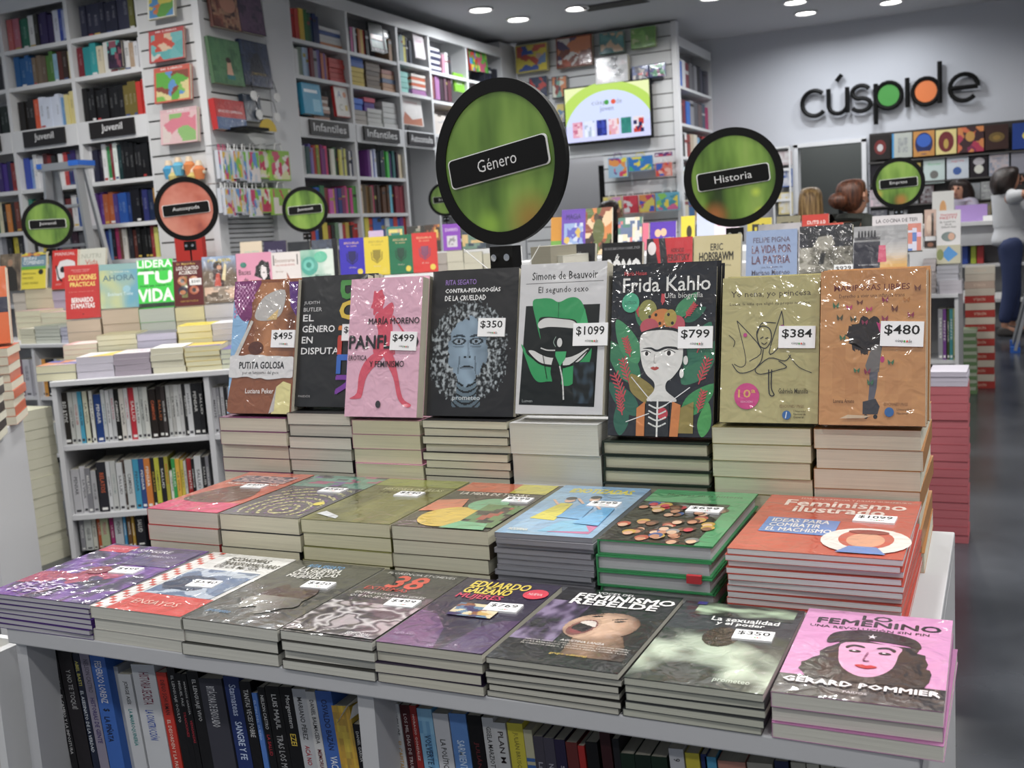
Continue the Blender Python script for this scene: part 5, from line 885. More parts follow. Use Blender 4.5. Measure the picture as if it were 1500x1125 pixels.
# upright books inside that island
GI = 'upright books in the shelves of the self-help island'
def rowpx(F, d, y, z, hh, segs, where, group, out=None):
    for i, (x0, x1, c, yy, band) in enumerate(segs):
        a = F.at(x0, y, d); b_ = F.at(x1, y, d); t = b_.x - a.x; q = F.at(x0, yy, d); h = max(.14, min(hh, q.z - z))
        fg = '#dcdcd8' if sum(lin(c)[:3]) < .8 else '#3a3a40'; a0 = R.uniform(.3, .45)
        sp = [('t', R.choice(['RELATOS', 'MENTE', 'CUERPO Y ALMA', 'SALUD', 'PENSAR', 'CAMINOS', 'HÁBITOS', 'LA VIDA', 'VOLVER A SER']), .28, a0, .72, a0 + .4, band or fg, .01, -90), ('r', .2, .04, .8, .09, fg)]
        book('shelved_book', spineM(F, a.x, d + R.uniform(0, .015), z, 0), .15, h, max(t - .0012, .006), c, '%s book spine, %s %s' % (cname(c), OL[min(i, 32)], where), group, spine=sp, page='#c8c4b4')
def segs(s):
    o = []
    for tkn in s.split():
        q = tkn.split(','); o.append((float(q[0]), float(q[1]), '#' + q[2], float(q[3]) if len(q) > 3 else 0, '#' + q[4] if len(q) > 4 else None))
    return o
rowpx(FL, .05, 615, .49, .225, segs('85,103,2a2622,568 101,108,c4c6c0,572 109,116,b8bcb8,570,a83a3a 115,122,3f9ab8,573 123,130,c8c8b0,564 130,135,1a1a1a,572 133,138,d0d0c8,566 139,150,22407e,578 150,156,c0c4c4,568,6a8a9a 157,163,c4c6c8,572 163,169,b4b6b8,566,b04a5a 168,176,1a1a1a,570 177,184,c4c0b8,558 184,190,c8c8c8,560,a83a4a 190,200,c02838,563 199,206,c4c8c4,562 206,212,b8bcb8,564 212,219,c4c6c0,566 221,231,26201e,570,c85a2a 231,239,2a2422,566,c86a2a 239,245,3a3434,566 246,252,b8bab8,560 252,258,b8b8b4,560 258,265,c4c6c4,558 265,270,b4b4b4,560 271,276,26262a,552 275,283,c0c2c4,548 283,293,26282c,555 293,300,1c1e22,556'), 'on the top shelf of the self-help island', GI)
rowpx(FL, .05, 715, .185, .22, segs('97,107,8a8a8c,690 106,118,b4b4b8,688 118,126,c4c4c8,684 126,134,7a7a80,686 134,142,a8a8ac,690 144,158,2a2a30,670,c85a2a 158,164,c4c6c8,663 164,172,b8bab8,668,7a8a8a 173,182,c0c2c4,678 178,186,5a4a44,672 186,197,b8bcbc,668 197,206,3a96b8,665 206,214,2f4a80,662 214,223,c8762a,664 223,229,2a2a2a,668,c8a82a 229,236,b8b82a,666 236,243,24242a,668 243,249,a8a030,664,c83a2a 250,256,d0d0c4,690 254,260,2f9a4a,672 260,266,d8a82a,672 266,271,d0c03a,674 271,275,c0c0b8,676 276,283,a82424,672 283,288,1c1c1e,672 288,298,c0c2c4,668 298,304,2a2a2e,670 304,309,8a8a90,668'), 'on the middle shelf of the self-help island', GI)
rowpx(FL, .05, 790, .02, .14, segs('118,125,8a8a90,780 125,136,b8bcb8,778 136,142,c4c4b8,778 143,149,c85a2a,779 149,161,a8b08a,776,b04a6a 162,168,a82a70,774 169,182,b8bcc0,776 183,187,3a8ab8,778 188,194,6a4a2a,776 195,199,b08a2a,776 200,214,24242a,776'), 'on the bottom shelf of the self-help island', GI)
rowpx(FL, .05, 580, .49, .2, segs('309,316,b8b8bc,565 316,321,8a8a90,568 322,327,c0c0c4,566 328,333,26262a,568 333,338,9a9aa0,566'), 'in the right bay top shelf of the self-help island', GI)

# ================================================================ island cut off at the left edge (turned further)
FC = Frame(-2.50, 1.93, 42)
o = table('display_table', FC, -1.2, 0, 0, .72, 'white display island cut off by the left edge of the photo', [.4], [])
GC = 'orange and cream striped books on the cut-off island'
pile('paperback', FC, -.13, .45, TT, 1.01, .15, .24, 9, '#c8603a', '#cfc8b4', None, None, 'top orange-spined book of the striped pile on the cut-off island', 'orange and cream striped pile on the cut-off island', GC, flip=1, wrap=False)
pile('paperback', FC, -.13, .09, TT, .94, .15, .21, 7, '#3a302c', '#cfcbb8', [('g', 0, 0, 1, 1, 8, 10, patches(['#24304a', '#5a2430', '#2a2030'], 3))], None, 'dark-spined top book in the nearest pile on the cut-off island', 'dark and cream striped pile on the cut-off island', GC, flip=1, wrap=False)
standing('paperback', FC, -.14, .28, .942, .15, .22, .02, '#1c2444', 'navy book with a disc standing at the cut-off island edge', GC, 10, 0, art=[('e', .6, .5, .3, .2, '#2a1f4a'), ('r', 0, 0, 1, .1, '#8a2a3a')])
standing('paperback', FC, -.13, .56, 1.012, .15, .25, .03, '#c8602e', 'orange book leaning on its striped pile at the left edge', GC, 16, 1, desc='orange leaning book at the left edge', art=[('r', 0, .4, 1, .6, '#22243a')])
# piles of pale magazines on the floor between the two islands
pile('floor_stack_book', F0, -3.86, 2.98, 0, .66, .17, .22, 16, '#b8b8a0', '#b8b6a2', None, None, 'top book of the tall pale floor pile left of the self-help island', 'tall pale floor pile left of the self-help island', 'pale books piled on the floor', flip=0, wrap=False)

# ================================================================ island far left, before the stepladder
FM = Frame(-6.4, 4.74, 0)
table('display_table', FM, 0, 1.3, 0, .85, 'far white display island before the stepladder, with two low shelves', [.43, .06], [.8])
GM2 = 'stacked books on the far left island'
def P(F, d, z0, n, x0, x1, yt, cv, pg, tx, grp, art=None, h=.2): pilepx(F, d, x0, x1, yt, n, cv, pg, 'top book of the ' + tx, tx, grp, art=art, h=h, z0=z0)
P(FM, .04, TT, 5, 28, 49, 482, '#c8c4b4', '#c6c4ac', 'front cream pile at the left of the island before the ladder', GM2)
P(FM, .04, TT, 5, 50, 86, 478, '#7a8478', '#b8bcb0', 'front grey-topped pile of the island before the ladder', GM2)
P(FM, .04, TT, 4, 88, 100, 480, '#3a3a6a', '#b0b0c0', 'front violet pile of the island before the ladder', GM2)
P(FM, .3, TT, 5, 22, 58, 456, '#c8a0a0', '#ccc8aa', 'middle yellowish pile of the island before the ladder', GM2)
P(FM, .3, TT, 5, 59, 96, 458, '#c8a8a0', '#c8c6ac', 'middle cream pile with pink edge of the island before the ladder', GM2)
P(FM, .5, TT, 5, 18, 36, 430, '#b8a898', '#bdb5a8', 'rear beige pile under the soldier cover book', GM2)
P(FM, .5, TT, 5, 36, 76, 424, '#b8a888', '#c4bc9e', 'rear beige pile under the yellow and grey book', GM2)
P(FM, .5, TT, 5, 76, 98, 427, '#b0a8c0', '#a8a2b4', 'rear lilac pile under the red headphones book', GM2)
GM3 = 'books standing on the far left island'
def SP(F, d, x0, x1, yt, yb, cv, lb, grp, art=None, t=.016, lean=10, zb=None, **k):
    a = F.at(x0, yb, d); c = F.at(x1, yb, d); q = F.at((x0 + x1) / 2, yt, d + .04)
    if zb: a.z = zb
    return standing('display_book', F, a.x, d + .01, a.z + .002, c.x - a.x, (q.z - a.z) / math.cos(math.radians(lean)), t, cv, lb, grp, lean, 0, art=art, **k)
SP(FM, .5, 0, 31, 373, 428, '#4a4034', 'brown book with a uniformed man, far left edge', GM3, [('g', 0, 0, 1, 1, 10, 14, clouds(['#4a4034', '#6a5c4a', '#8a7a64'], 3)), ('p', [(.2, 0), (.25, .5), (.4, .66), (.6, .66), (.8, .5), (.9, 0)], '#2c2820'), ('e', .5, .76, .12, .09, '#a07c60')])
SP(FM, .5, 32, 68, 371, 425, '#d8c81e', 'yellow and grey-blue book on the far left island', GM3, [('r', 0, .62, 1, 1, '#6a8a9a'), ('g', 0, .9, 1, 1, 8, 3, patches(['#c87a3a', '#3a4a5a', '#d8c82a'], 5)), ('t', 'BIEN', .1, .8, .6, .88, '#e0e4e4', .02), ('t', 'COMIENDO', .08, .68, .92, .78, '#e0e4e4', .03), ('r', 0, .54, 1, .62, '#5aa83a'), ('t', 'RECETAS SANAS', .06, .4, .6, .45, '#5a5420'), ('t', 'PARA TODOS', .06, .28, .5, .33, '#5a5420'), ('e', .8, .46, .1, .07, '#2a2a1c'), ('t', 'LOS DÍAS', .06, .14, .7, .2, '#5a5420')])
SP(FM, .5, 77, 114, 367, 425, '#c83028', 'red book with a white dog drawing on the far left island', GM3, [('t', 'MANUAL', .1, .86, .9, .94, '#e8d8d4', .0), ('p', hairp([(.2, .2), (.14, .5), (.3, .7), (.6, .76), (.9, .7), (.98, .5), (.6, .5), (.5, .3)], 2, .02), '#dcd8d8'), ('e', .42, .5, .1, .08, '#1c1a1c'), ('l', [(.16, .6), (.26, .3), (.4, .2)], .05, '#1c1a1c'), ('t', 'amor', .15, .1, .4, .14, '#e8a8a0')])
SP(FM, .52, 113, 155, 365, 420, '#c8c8ba', 'pale grey book with red script word on the far left island', GM3, [('t', 'NUTRI', .16, .74, .84, .86, '#a8aa9a', .01), ('t', 'Vida', .3, .56, .74, .7, '#c0503c', .0), ('t', 'sana', .3, .4, .6, .46, '#9a9a8a')])
rowpx(FM, .04, 545, .43, .24, segs('26,34,6a4a54,515,c83a5a 34,44,b4b4bc,512 44,54,a8a8b0,512 54,62,b8b8bc,512 62,67,c88a2a,508 67,77,22242a,508 78,84,b0b0b8,510 84,90,a89a78,508 90,97,c8c0a8,510'), 'on the upper shelf of the island before the ladder', 'upright books in the island before the stepladder')
rowpx(FM, .04, 620, .06, .2, segs('32,44,a8a8aa,585 44,54,b4c41e,586 54,64,b4b8b8,584 64,78,c0c4c4,586'), 'on the lower shelf of the island before the ladder', 'upright books in the island before the stepladder')

# ================================================================ stepladder
def ladder(F, s, d, H, w0, w1, spread, label, m=ALU, feet=None):
    o = link('stepladder', None, None, F.M @ T((s, d, 0)), label, 'ladder')
    for sy in (0, 1):
        for sx in (-1, 1):
            b = MB(); p0 = Vector((sx * w0 / 2, -sy * 0 + (spread if sy else 0), .02)); p1 = Vector((sx * w1 / 2, .06 if sy else 0, H)); dd = (p1 - p0)
            A = T(p0) @ dd.to_track_quat('Z', 'Y').to_matrix().to_4x4(); b.box(-.033, -.012, 0, .033, .012, dd.length, None, A); link('rail', b.mesh('rail', m), o)
            b = MB(); b.box(p0.x - .04, p0.y - .025, 0, p0.x + .04, p0.y + .025, .05); link('rubber_foot', b.mesh('rubber_foot', feet or BLACK), o)
    for i in range(1, 7):
        z = H * i / 7; k = 1 - z / H; W = w1 + (w0 - w1) * k; boxobj('tread', -W / 2 + .02, -.03, z - .02, W / 2 - .02, .06, z, m, o)
    boxobj('top_cap', -w1 / 2 - .05, -.04, H - .03, w1 / 2 + .05, .11, H + .02, m, o); boxobj('cap_edge', -w1 / 2 - .055, -.045, H - .012, -w1 / 2 - .01, .115, H + .024, BLUEPL, o); boxobj('cap_edge', w1 / 2 - .04, -.045, H - .012, w1 / 2 + .055, .115, H + .024, BLUEPL, o)
    return o
p = F0.at(97, 243, 5.72); ladder(Frame(0, 0, 0), p.x, 5.68, p.z, .56, .3, .3, 'aluminium stepladder with blue top before the left bookcases')
# ================================================================ second front-facing island (history)
FH = F0
table('display_table', FH, -1.36, -.25, 2.55, 3.42, 'white display island behind the front table, mostly hidden by it', [.45], [])
GH = 'books standing on the history island'
GH2 = 'piles carrying the history island books'
def hist(x0, x1, yt, cv, lb, art, d=3.02, zb=.975, t=.018, page='#cfcbb8', wrap=False, pilec='#8a8a8a', **k):
    a = F0.at(x0, yt, d + .05); c = F0.at(x1, yt, d + .05); h = (a.z - zb) / math.cos(math.radians(12))
    standing('history_book', F0, a.x, d, zb, c.x - a.x, h, t, cv, lb + ', standing on the history island', GH, 12, 0, desc=lb, art=art, page=page, wrap=wrap, **k)
    return
def riser(F, s0, s1, d0, d1, z1, label, z0=TT): boxobj('display_riser', 0, 0, 0, s1 - s0, d1 - d0, z1 - z0, WHITE, None, bev=.003, M=F.M @ T((s0, d0, z0)), label=label, cat='riser', group='white risers lifting rows of books')
riser(F0, -1.34, -.26, 2.95, 3.2, .972, 'long white riser under the history books, hidden behind the front table')
hist(808, 875, 361, '#252427', 'black book with small white lettering', [('t', 'Yuval Noah Harari', .22, .84, .84, .9, '#a8a8a8', .006), ('e', .55, .6, .22, .1, '#1f6a4a')], d=2.98)
hist(885, 944, 358, '#17171a', 'black book with huge white lettering', [('t', 'NICOLÁS BERCOVICH Y DANIEL ZUKER', .06, .91, .94, .95, '#909094', .0), ('t', 'CÓMO', .06, .56, .96, .84, '#dcdcdc', .05)], d=2.99)
hist(950, 1017, 352, '#c03038', 'red book with black diagonal bands', [('p', [(0, 1), (.14, 1), (.34, .5), (0, .5)], '#22242a'), ('p', [(.26, 1), (.4, 1), (.54, .4), (.38, .4)], '#22242a'), ('e', .12, .88, .09, .08, '#e0d8d8'), ('t', 'HORACIO', .54, .82, .82, .87, '#4a1418', .01), ('t', 'VERBITSKY', .42, .72, .94, .8, '#4a1418', .02), ('t', 'VIDA DE', .1, .5, .94, .66, '#e8d8d8', .05)])
hist(1019, 1088, 348, '#bdb185', 'beige book with bold black capitals', [('t', 'ERIC', .36, .82, .62, .9, '#26221c', .02), ('t', 'HOBSBAWM', .12, .7, .84, .8, '#26221c', .03), ('t', 'Sobre América Latina', .12, .63, .8, .655, '#5a5440'), ('p', [(.7, 0), (.9, .3), (.8, .5), (1, .4), (.98, 0)], '#2a2a2a')])
hist(1095, 1170, 341, '#8d9fc0', 'light blue book with maroon capitals', [('t', 'FELIPE PIGNA', .14, .86, .86, .92, '#5a4a5a', .01), ('t', 'LA VIDA POR', .12, .74, .88, .83, '#6a4450', .016), ('t', 'LA PATRIA', .12, .62, .86, .71, '#6a4450', .016), ('t', 'una biografía de', .3, .565, .72, .59, '#5a4a5a'), ('t', 'Mariano Moreno', .12, .49, .86, .55, '#4a4454', .004), ('e', .4, .36, .1, .075, '#2a2420'), ('e', .4, .32, .08, .07, '#b08468')], wrap=True)
hist(1173, 1250, 334, '#4a4844', 'grey photo cover book with rubble and a white flare', lift([('g', 0, 0, 1, .7, 48, 36, clouds(['#5a564c', '#8a867a', '#6a665a', '#a8a498'], 4, 2, 2.4)), ('g', 0, .66, 1, 1, 6, 5, clouds(['#2a2a2a', '#34343a'], 3)), ('p', [(.25, .66), (.36, .82), (.6, .84), (.68, .7), (.5, .6)], '#9a968a'), ('p', [(.36, .4), (.42, .58), (.5, .56), (.46, .4)], '#2a2a2a')], .3), t=.02, wrap=True, price=('$929', .84, .5, .05, 0))  # cover print: rubble tones and one pale patch
hist(1252, 1330, 335, '#3c3c46', 'dark blue and sunset photo cover book', lift([('r', 0, 0, .5, .72, '#2c2c38'), ('g', 0, .7, 1, 1, 12, 6, clouds(['#8a8a8c', '#a0a0a2'], 3)), ('g', .5, 0, 1, .72, 8, 14, vgrad(['#c8702a', '#d8a85a', '#b8b0a8', '#9a9a9e'])), ('p', [(.46, .3), (.62, .3), (.6, .62), (.48, .62)], '#c84a6a'), ('t', 'ROBERTO BARDINI', .1, .24, .46, .27, '#c8c8cc'), ('t', 'MONTONEROS', .2, .16, .44, .19, '#c8c8cc')] + [q_ for i in range(6) for q_ in (('e', .1 + i * .06, .9, .016, .012, '#1c1c24'), ('p', [(.08 + i * .06, .78), (.085 + i * .06, .885), (.115 + i * .06, .885), (.12 + i * .06, .78)], '#1c1c24'))] + [('r', .02, .74, .5, .79, '#3a3a40')]), t=.02)
SP(F0, 3.36, 1279, 1352, 318, 400, '#c9c4c6', 'white cookbook with colourful strip behind the sunset cover book', 'books behind the history island row', [('t', 'LA COCINA DE TEFI', .08, .8, .9, .9, '#5a565a', .02), ('g', .72, 0, .98, .74, 3, 12, patches(['#c8c8d8', '#5a7ab8', '#c87a6a', '#d8a8c8', '#e0e0e0'], 5))], t=.03, zb=1.131)
SP(F0, 3.3, 1175, 1235, 330, 345, '#c85040', 'flat red edge of a book behind the rubble photo cover', 'books behind the history island row', zb=1.131)
SP(F0, 3.3, 1110, 1172, 330, 345, '#bcb8bc', 'pale edge of a book behind the light blue cover', 'books behind the history island row', zb=1.131)
for x0, x1, yt, cv, lb in ((1095, 1130, 321, '#d0be2a', 'yellow book with small black figures'), (1138, 1172, 318, '#8a846a', 'grey-cream lettered book'), (1175, 1214, 316, '#c83c30', 'red book tilted upwards')):
    SP(F0, 4.4, x0, x1, yt, yt + 40, cv, lb + ', far row behind the history island', 'books in the far row behind the history island', [('g', .2, .5, .8, .8, 6, 3, lambda u, v: lin('#2a2620') if nz(u, v, 7) > 0 else None)] if x0 < 1170 else [('t', 'ENTRAR', .2, .6, .9, .8, '#e8c8c0', .02)], zb=1.141)
for x0, x1, yt, yb, cv, lb, ar in ((997, 1017, 318, 342, '#d8c41e', 'small yellow book with dark figure', [('e', .6, .5, .2, .2, '#3a3420')]), (1020, 1046, 303, 338, '#b8c0dc', 'pale blue book with navy foot', [('r', 0, 0, 1, .25, '#2f4a90')]), (1046, 1082, 318, 340, '#d8c8d4', 'pale pink book with red spot', [('e', .2, .8, .12, .12, '#b82a50')]), (905, 940, 320, 352, '#b8b8b0', 'white crowded-picture book', [('g', 0, 0, 1, 1, 10, 10, patches(['#c8c8c0', '#c86a6a', '#4a7a6a', '#d8c8a8', '#5a6a8a'], 6))]), (941, 950, 328, 352, '#d06a80', 'narrow pink book', None)):
    SP(F0, 5.2, x0, x1, yt, yb, cv, lb + ', beneath the slatted far wall', 'small books beneath the slatted far wall', ar, zb=1.141)
table('display_table', F0, -2.06, -.45, 4.3, 5.5, 'distant white island in front of the television wall', [.4], [])
riser(F0, -2.04, -.5, 4.35, 5.45, 1.14, 'wide white riser on the distant island before the television wall')
riser(F0, -1.3, -.26, 3.25, 3.4, 1.13, 'white riser behind the light blue and photo cover books')
SP(F0, 5.0, 952, 990, 326, 350, '#5a3aa8', 'purple round-topped picture book with two faces', 'small books beneath the slatted far wall', [('e', .3, .6, .12, .14, '#e0b08a'), ('e', .52, .62, .12, .14, '#e0b08a'), ('t', 'cuentos', .5, .3, .92, .46, '#d8c86a')], zb=1.141)
SP(F0, 4.7, 822, 857, 308, 356, '#6a4aa8', 'purple picture book with cartoon knights', 'picture books beside the large green sign', [('g', .1, .12, .9, .7, 24, 24, patches(['#8aa0c8', '#b8c0d0', '#5a5ab0', '#c8a84a'], 6)), ('r', 0, 0, 1, .12, '#5a9a7a'), ('t', 'MAGIA', .2, .78, .8, .9, '#3a2a6a', .02)], zb=1.141)
SP(F0, 4.7, 857, 896, 306, 358, '#6a5a3a', 'brown picture book crowded with creatures', 'picture books beside the large green sign', [('g', 0, 0, 1, 1, 28, 36, patches(['#4a3a2a', '#c87a3a', '#5a6a34', '#d8b890', '#8a4a34', '#3a2a24'], 7)), ('e', .5, .5, .22, .26, '#5a6034')], zb=1.141)
SP(F0, 4.75, 806, 822, 320, 352, '#c88a2a', 'orange and green book edge beside the large green sign', 'picture books beside the large green sign', [('r', 0, 0, 1, .4, '#6aa03a')], zb=1.141)
# ================================================================ island with the four school-colour books
FN = Frame(-3.56, 5.235, 25.2)
table('display_table', FN, -1.1, 1.6, -.35, .8, 'white island under the four bright emblem books, mostly hidden', [.4], [])
GN = 'four matching bright books with crests'
for x0, x1, yt, cv, ec, lb in ((497, 534, 351, '#3a30a8', '#1c1858', 'blue'), (533, 570, 349, '#d0b81c', '#8a7a14', 'yellow'), (569, 604, 346, '#1f6a48', '#123c2a', 'green'), (603, 640, 343, '#c8302a', '#7a3a5a', 'red')):
    a = FN.at(x0, yt, .05); c = FN.at(x1, yt, .05); b_ = FN.at((x0 + x1) / 2, yt + 55, .0)
    standing('hardcover_book', FN, a.x, .02, 1.076, c.x - a.x - .004, (a.z - 1.076) / .985, .024, cv, 'bright %s hardcover with a dark crest and yellow dot' % lb, GN, 10, 0, hard=True, art=[('t', 'ESCUELA', .2, .85, .8, .9, '#d8b080' if lb != 'yellow' else '#8a7a2a', .01), ('t', 'la casa', .3, .78, .7, .82, '#d8b080' if lb != 'yellow' else '#8a7a2a', 0), ('p', [(.34, .66), (.66, .66), (.66, .46), (.5, .34), (.34, .46)], ec), ('l', [(.28, .6), (.3, .42), (.5, .32), (.7, .42), (.72, .6)], .04, ec), ('t', '20 años', .36, .22, .64, .25, '#c8b8a8'), ('e', .8, .12, .11, .075, '#d0b82a')])
    0 and pile('hardcover_book', FN, a.x, .0, TT, 1.07, c.x - a.x - .006, .2, 9, '#6a6a70', '#c0bcae', None, None, 'top book of the hidden pile under the %s crest book' % lb, 'pile under the %s crest book' % lb, 'piles under the crest books', flip=0, wrap=False)
riser(FN, -.02, .575, -.02, .22, 1.074, 'white riser under the four crest books')
riser(FN, -1.05, -.03, .24, .5, 1.03, 'white riser under the dark covers left of the crest books')
riser(FN, -.06, 1.1, .66, .86, FN.at(660, 368, .62).z, 'white riser under the children books behind the crest books')
GN2 = 'dark and pale books left of the crest books'
for x0, x1, yt, cv, ar, lb in ((354, 386, 355, '#c8b8a0', [('t', 'SOLFEO', .2, .7, .86, .8, '#8ab0a0', .01)], 'beige book with pale green title'), (389, 422, 354, '#2e2644', [('t', 'Bajo los', .2, .74, .8, .82, '#c8c4d8', .01), ('t', 'cuentos', .3, .6, .86, .68, '#c8c4d8', .01)], 'violet-black book with white script'), (424, 457, 355, '#1c2026', [('e', .55, .62, .3, .12, '#2f5aa8')], 'black book with blue glow'), (459, 489, 352, '#2a303e', [('g', 0, .5, 1, 1, 8, 6, clouds(['#2a303e', '#3c4658'], 3)), ('e', .78, .74, .12, .08, '#7a8498')], 'slate blue night cover book'), (489, 497, 350, '#16171c', None, 'narrow black book edge')):
    SP(FN, .25, x0, x1, yt, yt + 56, cv, lb + ' in the row left of the crest books', GN2, ar, zb=1.031)
GN3 = 'children books behind the crest books'
for x0, x1, yt, yb, cv, ar, lb in ((567, 592, 333, 350, '#2f7a70', [('g', .1, .1, .9, .9, 6, 6, patches(['#2f7a70', '#d8c86a', '#c8a080'], 5))], 'teal book with yellow title peeping over the green crest book'), (540, 562, 339, 352, '#c8b0d0', None, 'pale lilac book edge peeping over the yellow crest book'), (598, 624, 332, 368, '#4a4438', [('g', 0, 0, 1, 1, 8, 10, patches(['#4a5a3a', '#a8988a', '#2a2a24', '#8a8a7a'], 5))], 'landscape photo book behind the red crest book'), (624, 646, 330, 368, '#6a4424', [('g', 0, 0, 1, 1, 8, 10, patches(['#3a2a1c', '#c8842a', '#8a4a2a', '#d8b84a'], 6))], 'brown comic cover beside the violet diary book'), (650, 676, 329, 366, '#8a48b8', [('r', .22, .12, .8, .55, '#c8c4cc'), ('g', .3, .2, .7, .5, 6, 6, patches(['#c8c4cc', '#8a868c'], 6)), ('t', 'DIARIO', .15, .72, .85, .84, '#d8c0e0', .02)], 'violet diary book with a pale square'), (678, 712, 340, 366, '#5a7a6a', [('g', 0, 0, 1, 1, 8, 6, patches(['#5a7a6a', '#2a3a4a', '#c8a86a'], 5))], 'greenish book under the large green sign')):
    SP(FN, .68, x0, x1, yt, yb, cv, lb, GN3, ar, zb=FN.at(660, 368, .62).z + .001)
for i, (x0, x1, yt, cv) in enumerate(((640, 654, 371, '#a8a098'), (654, 678, 368, '#c4c0ac'), (679, 706, 370, '#c0bca8'), (707, 737, 372, '#b8b4a0'))):
    P(FN, .45, TT, 6, x0, x1, yt, '#a8a498', cv, ('first', 'second', 'third', 'fourth')[i] + ' cream pile right of the red crest book', 'cream piles right of the crest books')
P(F0, 2.75, TT, 6, 777, 806, 362, '#a49c84', '#8f8a78', 'grey-beige pile just right of the large green sign clamp', 'piles behind the green lips book')
pile('paperback', F0, F0.at(800, 362, 2.8).x, 2.8, TT, 1.19, .05, .2, 14, '#c8c8c0', '#c8c6b8', None, None, 'top of the narrow cream pile beside the black lettered book', 'narrow cream pile beside the black lettered book', 'piles behind the green lips book', flip=0, wrap=False)
b = boxobj('red_display_board', F0.at(262, 360, 5.9).x, 5.86, .0, F0.at(302, 360, 5.9).x, 5.9, F0.at(280, 347, 5.9).z, mat('red_card', '#b8281e', .45), label='plain red board standing behind the salmon pink sign', cat='board')

# ================================================================ right side: floor stacks and the small island
pile('floor_stack_book', F0, -.262, 4.2, 0, .60, .138, .2, 19, '#a8424c', '#b05a62', None, None, 'wrapped top book of the tall red floor stack beside the aisle', 'tall red floor stack beside the aisle', 'red books stacked on the floor', flip=0, wrap=False, jit=.002)
pile('paperback', F0, -.258, 4.2, .6005, .655, .13, .2, 3, '#b8b4c0', '#b4aebc', None, None, 'pale wrapped book on top of the tall red floor stack', 'pale books topping the tall red floor stack', 'pale wrapped books', flip=0, wrap=False)
def mixed_stack(F, s, d, z0, zs, cols, pages, w, h, what, group):
    t = (zs - z0) / len(cols)
    for i, c in enumerate(cols):
        M = F.M @ T((s + w + R.uniform(-.004, .004), d, z0 + i * t)) @ RZ(90); M = M @ T((h, w, 0)) @ RZ(180) if i % 2 else M
        book('floor_stack_book', M, h, w, t - .001, c, '%s book down in the %s' % (ORD[min(len(cols) - 1 - i, 19)], what), group, page=pages, spine=[('t', 'NOVELA', .3, .3, .7, .7, '#d8c0a8', 0, 90)] if 'red' in what else None)
mixed_stack(F0, -.255, 8.0, 0, .85, ['#a83028'] * 13 + ['#c0a898', '#b8a090', '#b8a090', '#c8c0b0'], '#c0b4a4', .19, .24, 'red and cream striped floor stack beside the standing woman', 'striped books stacked on the floor')
mixed_stack(F0, -.285, 7.75, 0, .44, ['#6a8a5a', '#8aa07a'] * 9, '#a8b09a', .11, .2, 'green patterned floor stack before the striped one', 'green patterned books on the floor')
FR = F0
table('display_table', FR, -1.35, -.245, 6.6, 7.4, 'far white island at the right with upright books in its end', [.38, .1], [-.62])
rowpx(FR, 6.64, 470, .38, .3, segs('1374,1381,8a8a90,450 1381,1386,6a3a80,435 1387,1391,3a4a2a,440 1391,1396,3f8a90,436 1396,1401,a8b070,434 1401,1404,c8c8a8,440'), 'in the far right island', 'upright books in the far right island')
GR = 'piles on the far right island'
P(FR, 6.66, TT, 7, 1372, 1404, 390, '#8a8a90', '#a4a4ac', 'grey pile under the blue diamond book', GR)
P(FR, 6.62, TT, 3, 1376, 1409, 412, '#c0bcc0', '#b4b0b8', 'pale low pile at the corner of the far right island', GR)
P(FR, 6.75, TT, 8, 1352, 1371, 380, '#8a8284', '#b4acac', 'greyish pile with a note at the far right island', GR)
SP(FR, 6.8, 1372, 1407, 360, 388, '#b8b49a', 'pale book with a blue diamond shape', 'books standing on the far right island', [('p', [(.2, .5), (.5, .95), (.9, .5), (.5, .1)], '#2f86c8'), ('e', .15, .5, .15, .3, '#7a8440')])
ZR = FR.at(1390, 363, 6.95).z
riser(FR, -.62, -.25, 6.9, 7.38, ZR, 'white riser on the far right island')
SP(FR, 6.95, 1372, 1407, 309, 363, '#d4d2d2', 'white book with red heading and small photo on the far right island', 'books standing on the far right island', [('t', 'THOMAS', .14, .84, .86, .9, '#c03040', .03), ('t', 'PIKETTY', .14, .76, .84, .82, '#c03040', .03), ('t', 'EL CAPITAL', .14, .66, .8, .7, '#3a3a3e', .02), ('t', 'EN EL', .36, .59, .64, .63, '#3a3a3e', .02), ('t', 'SIGLO XXI', .2, .52, .8, .56, '#3a3a3e', .02), ('e', .5, .28, .3, .13, '#6a7a78'), ('e', .62, .28, .14, .1, '#c89a80')], zb=ZR + .001)
SP(FR, 7.1, 1354, 1371, 308, 345, '#c8a898', 'small book with a pale face above a white tag', 'books standing on the far right island', [('e', .4, .6, .25, .25, '#e0c4b0'), ('r', .6, .3, .8, .9, '#3a2a24')], zb=ZR + .001)
SP(FR, 7.0, 1354, 1372, 347, 366, '#3a302e', 'small dark book under a white tag', 'books standing on the far right island', [('r', .05, .6, .95, .98, '#d4d4d6'), ('e', .5, .25, .25, .2, '#8a5a44')], zb=ZR + .001)
SP(FR, 7.3, 1365, 1397, 281, 308, '#d0d0cc', 'white booklet with an orange sun emblem', 'books standing on the far right island', [('e', .5, .66, .16, .17, '#c88a3a'), ('t', 'agenda', .2, .2, .8, .32, '#8a8a90')], zb=ZR + .001)
ladder(F0, .66, 10.0, 1.9, 1.16, .3, .5, 'chrome stepladder with blue feet cut off at the right edge', ALU, BLUEPL)

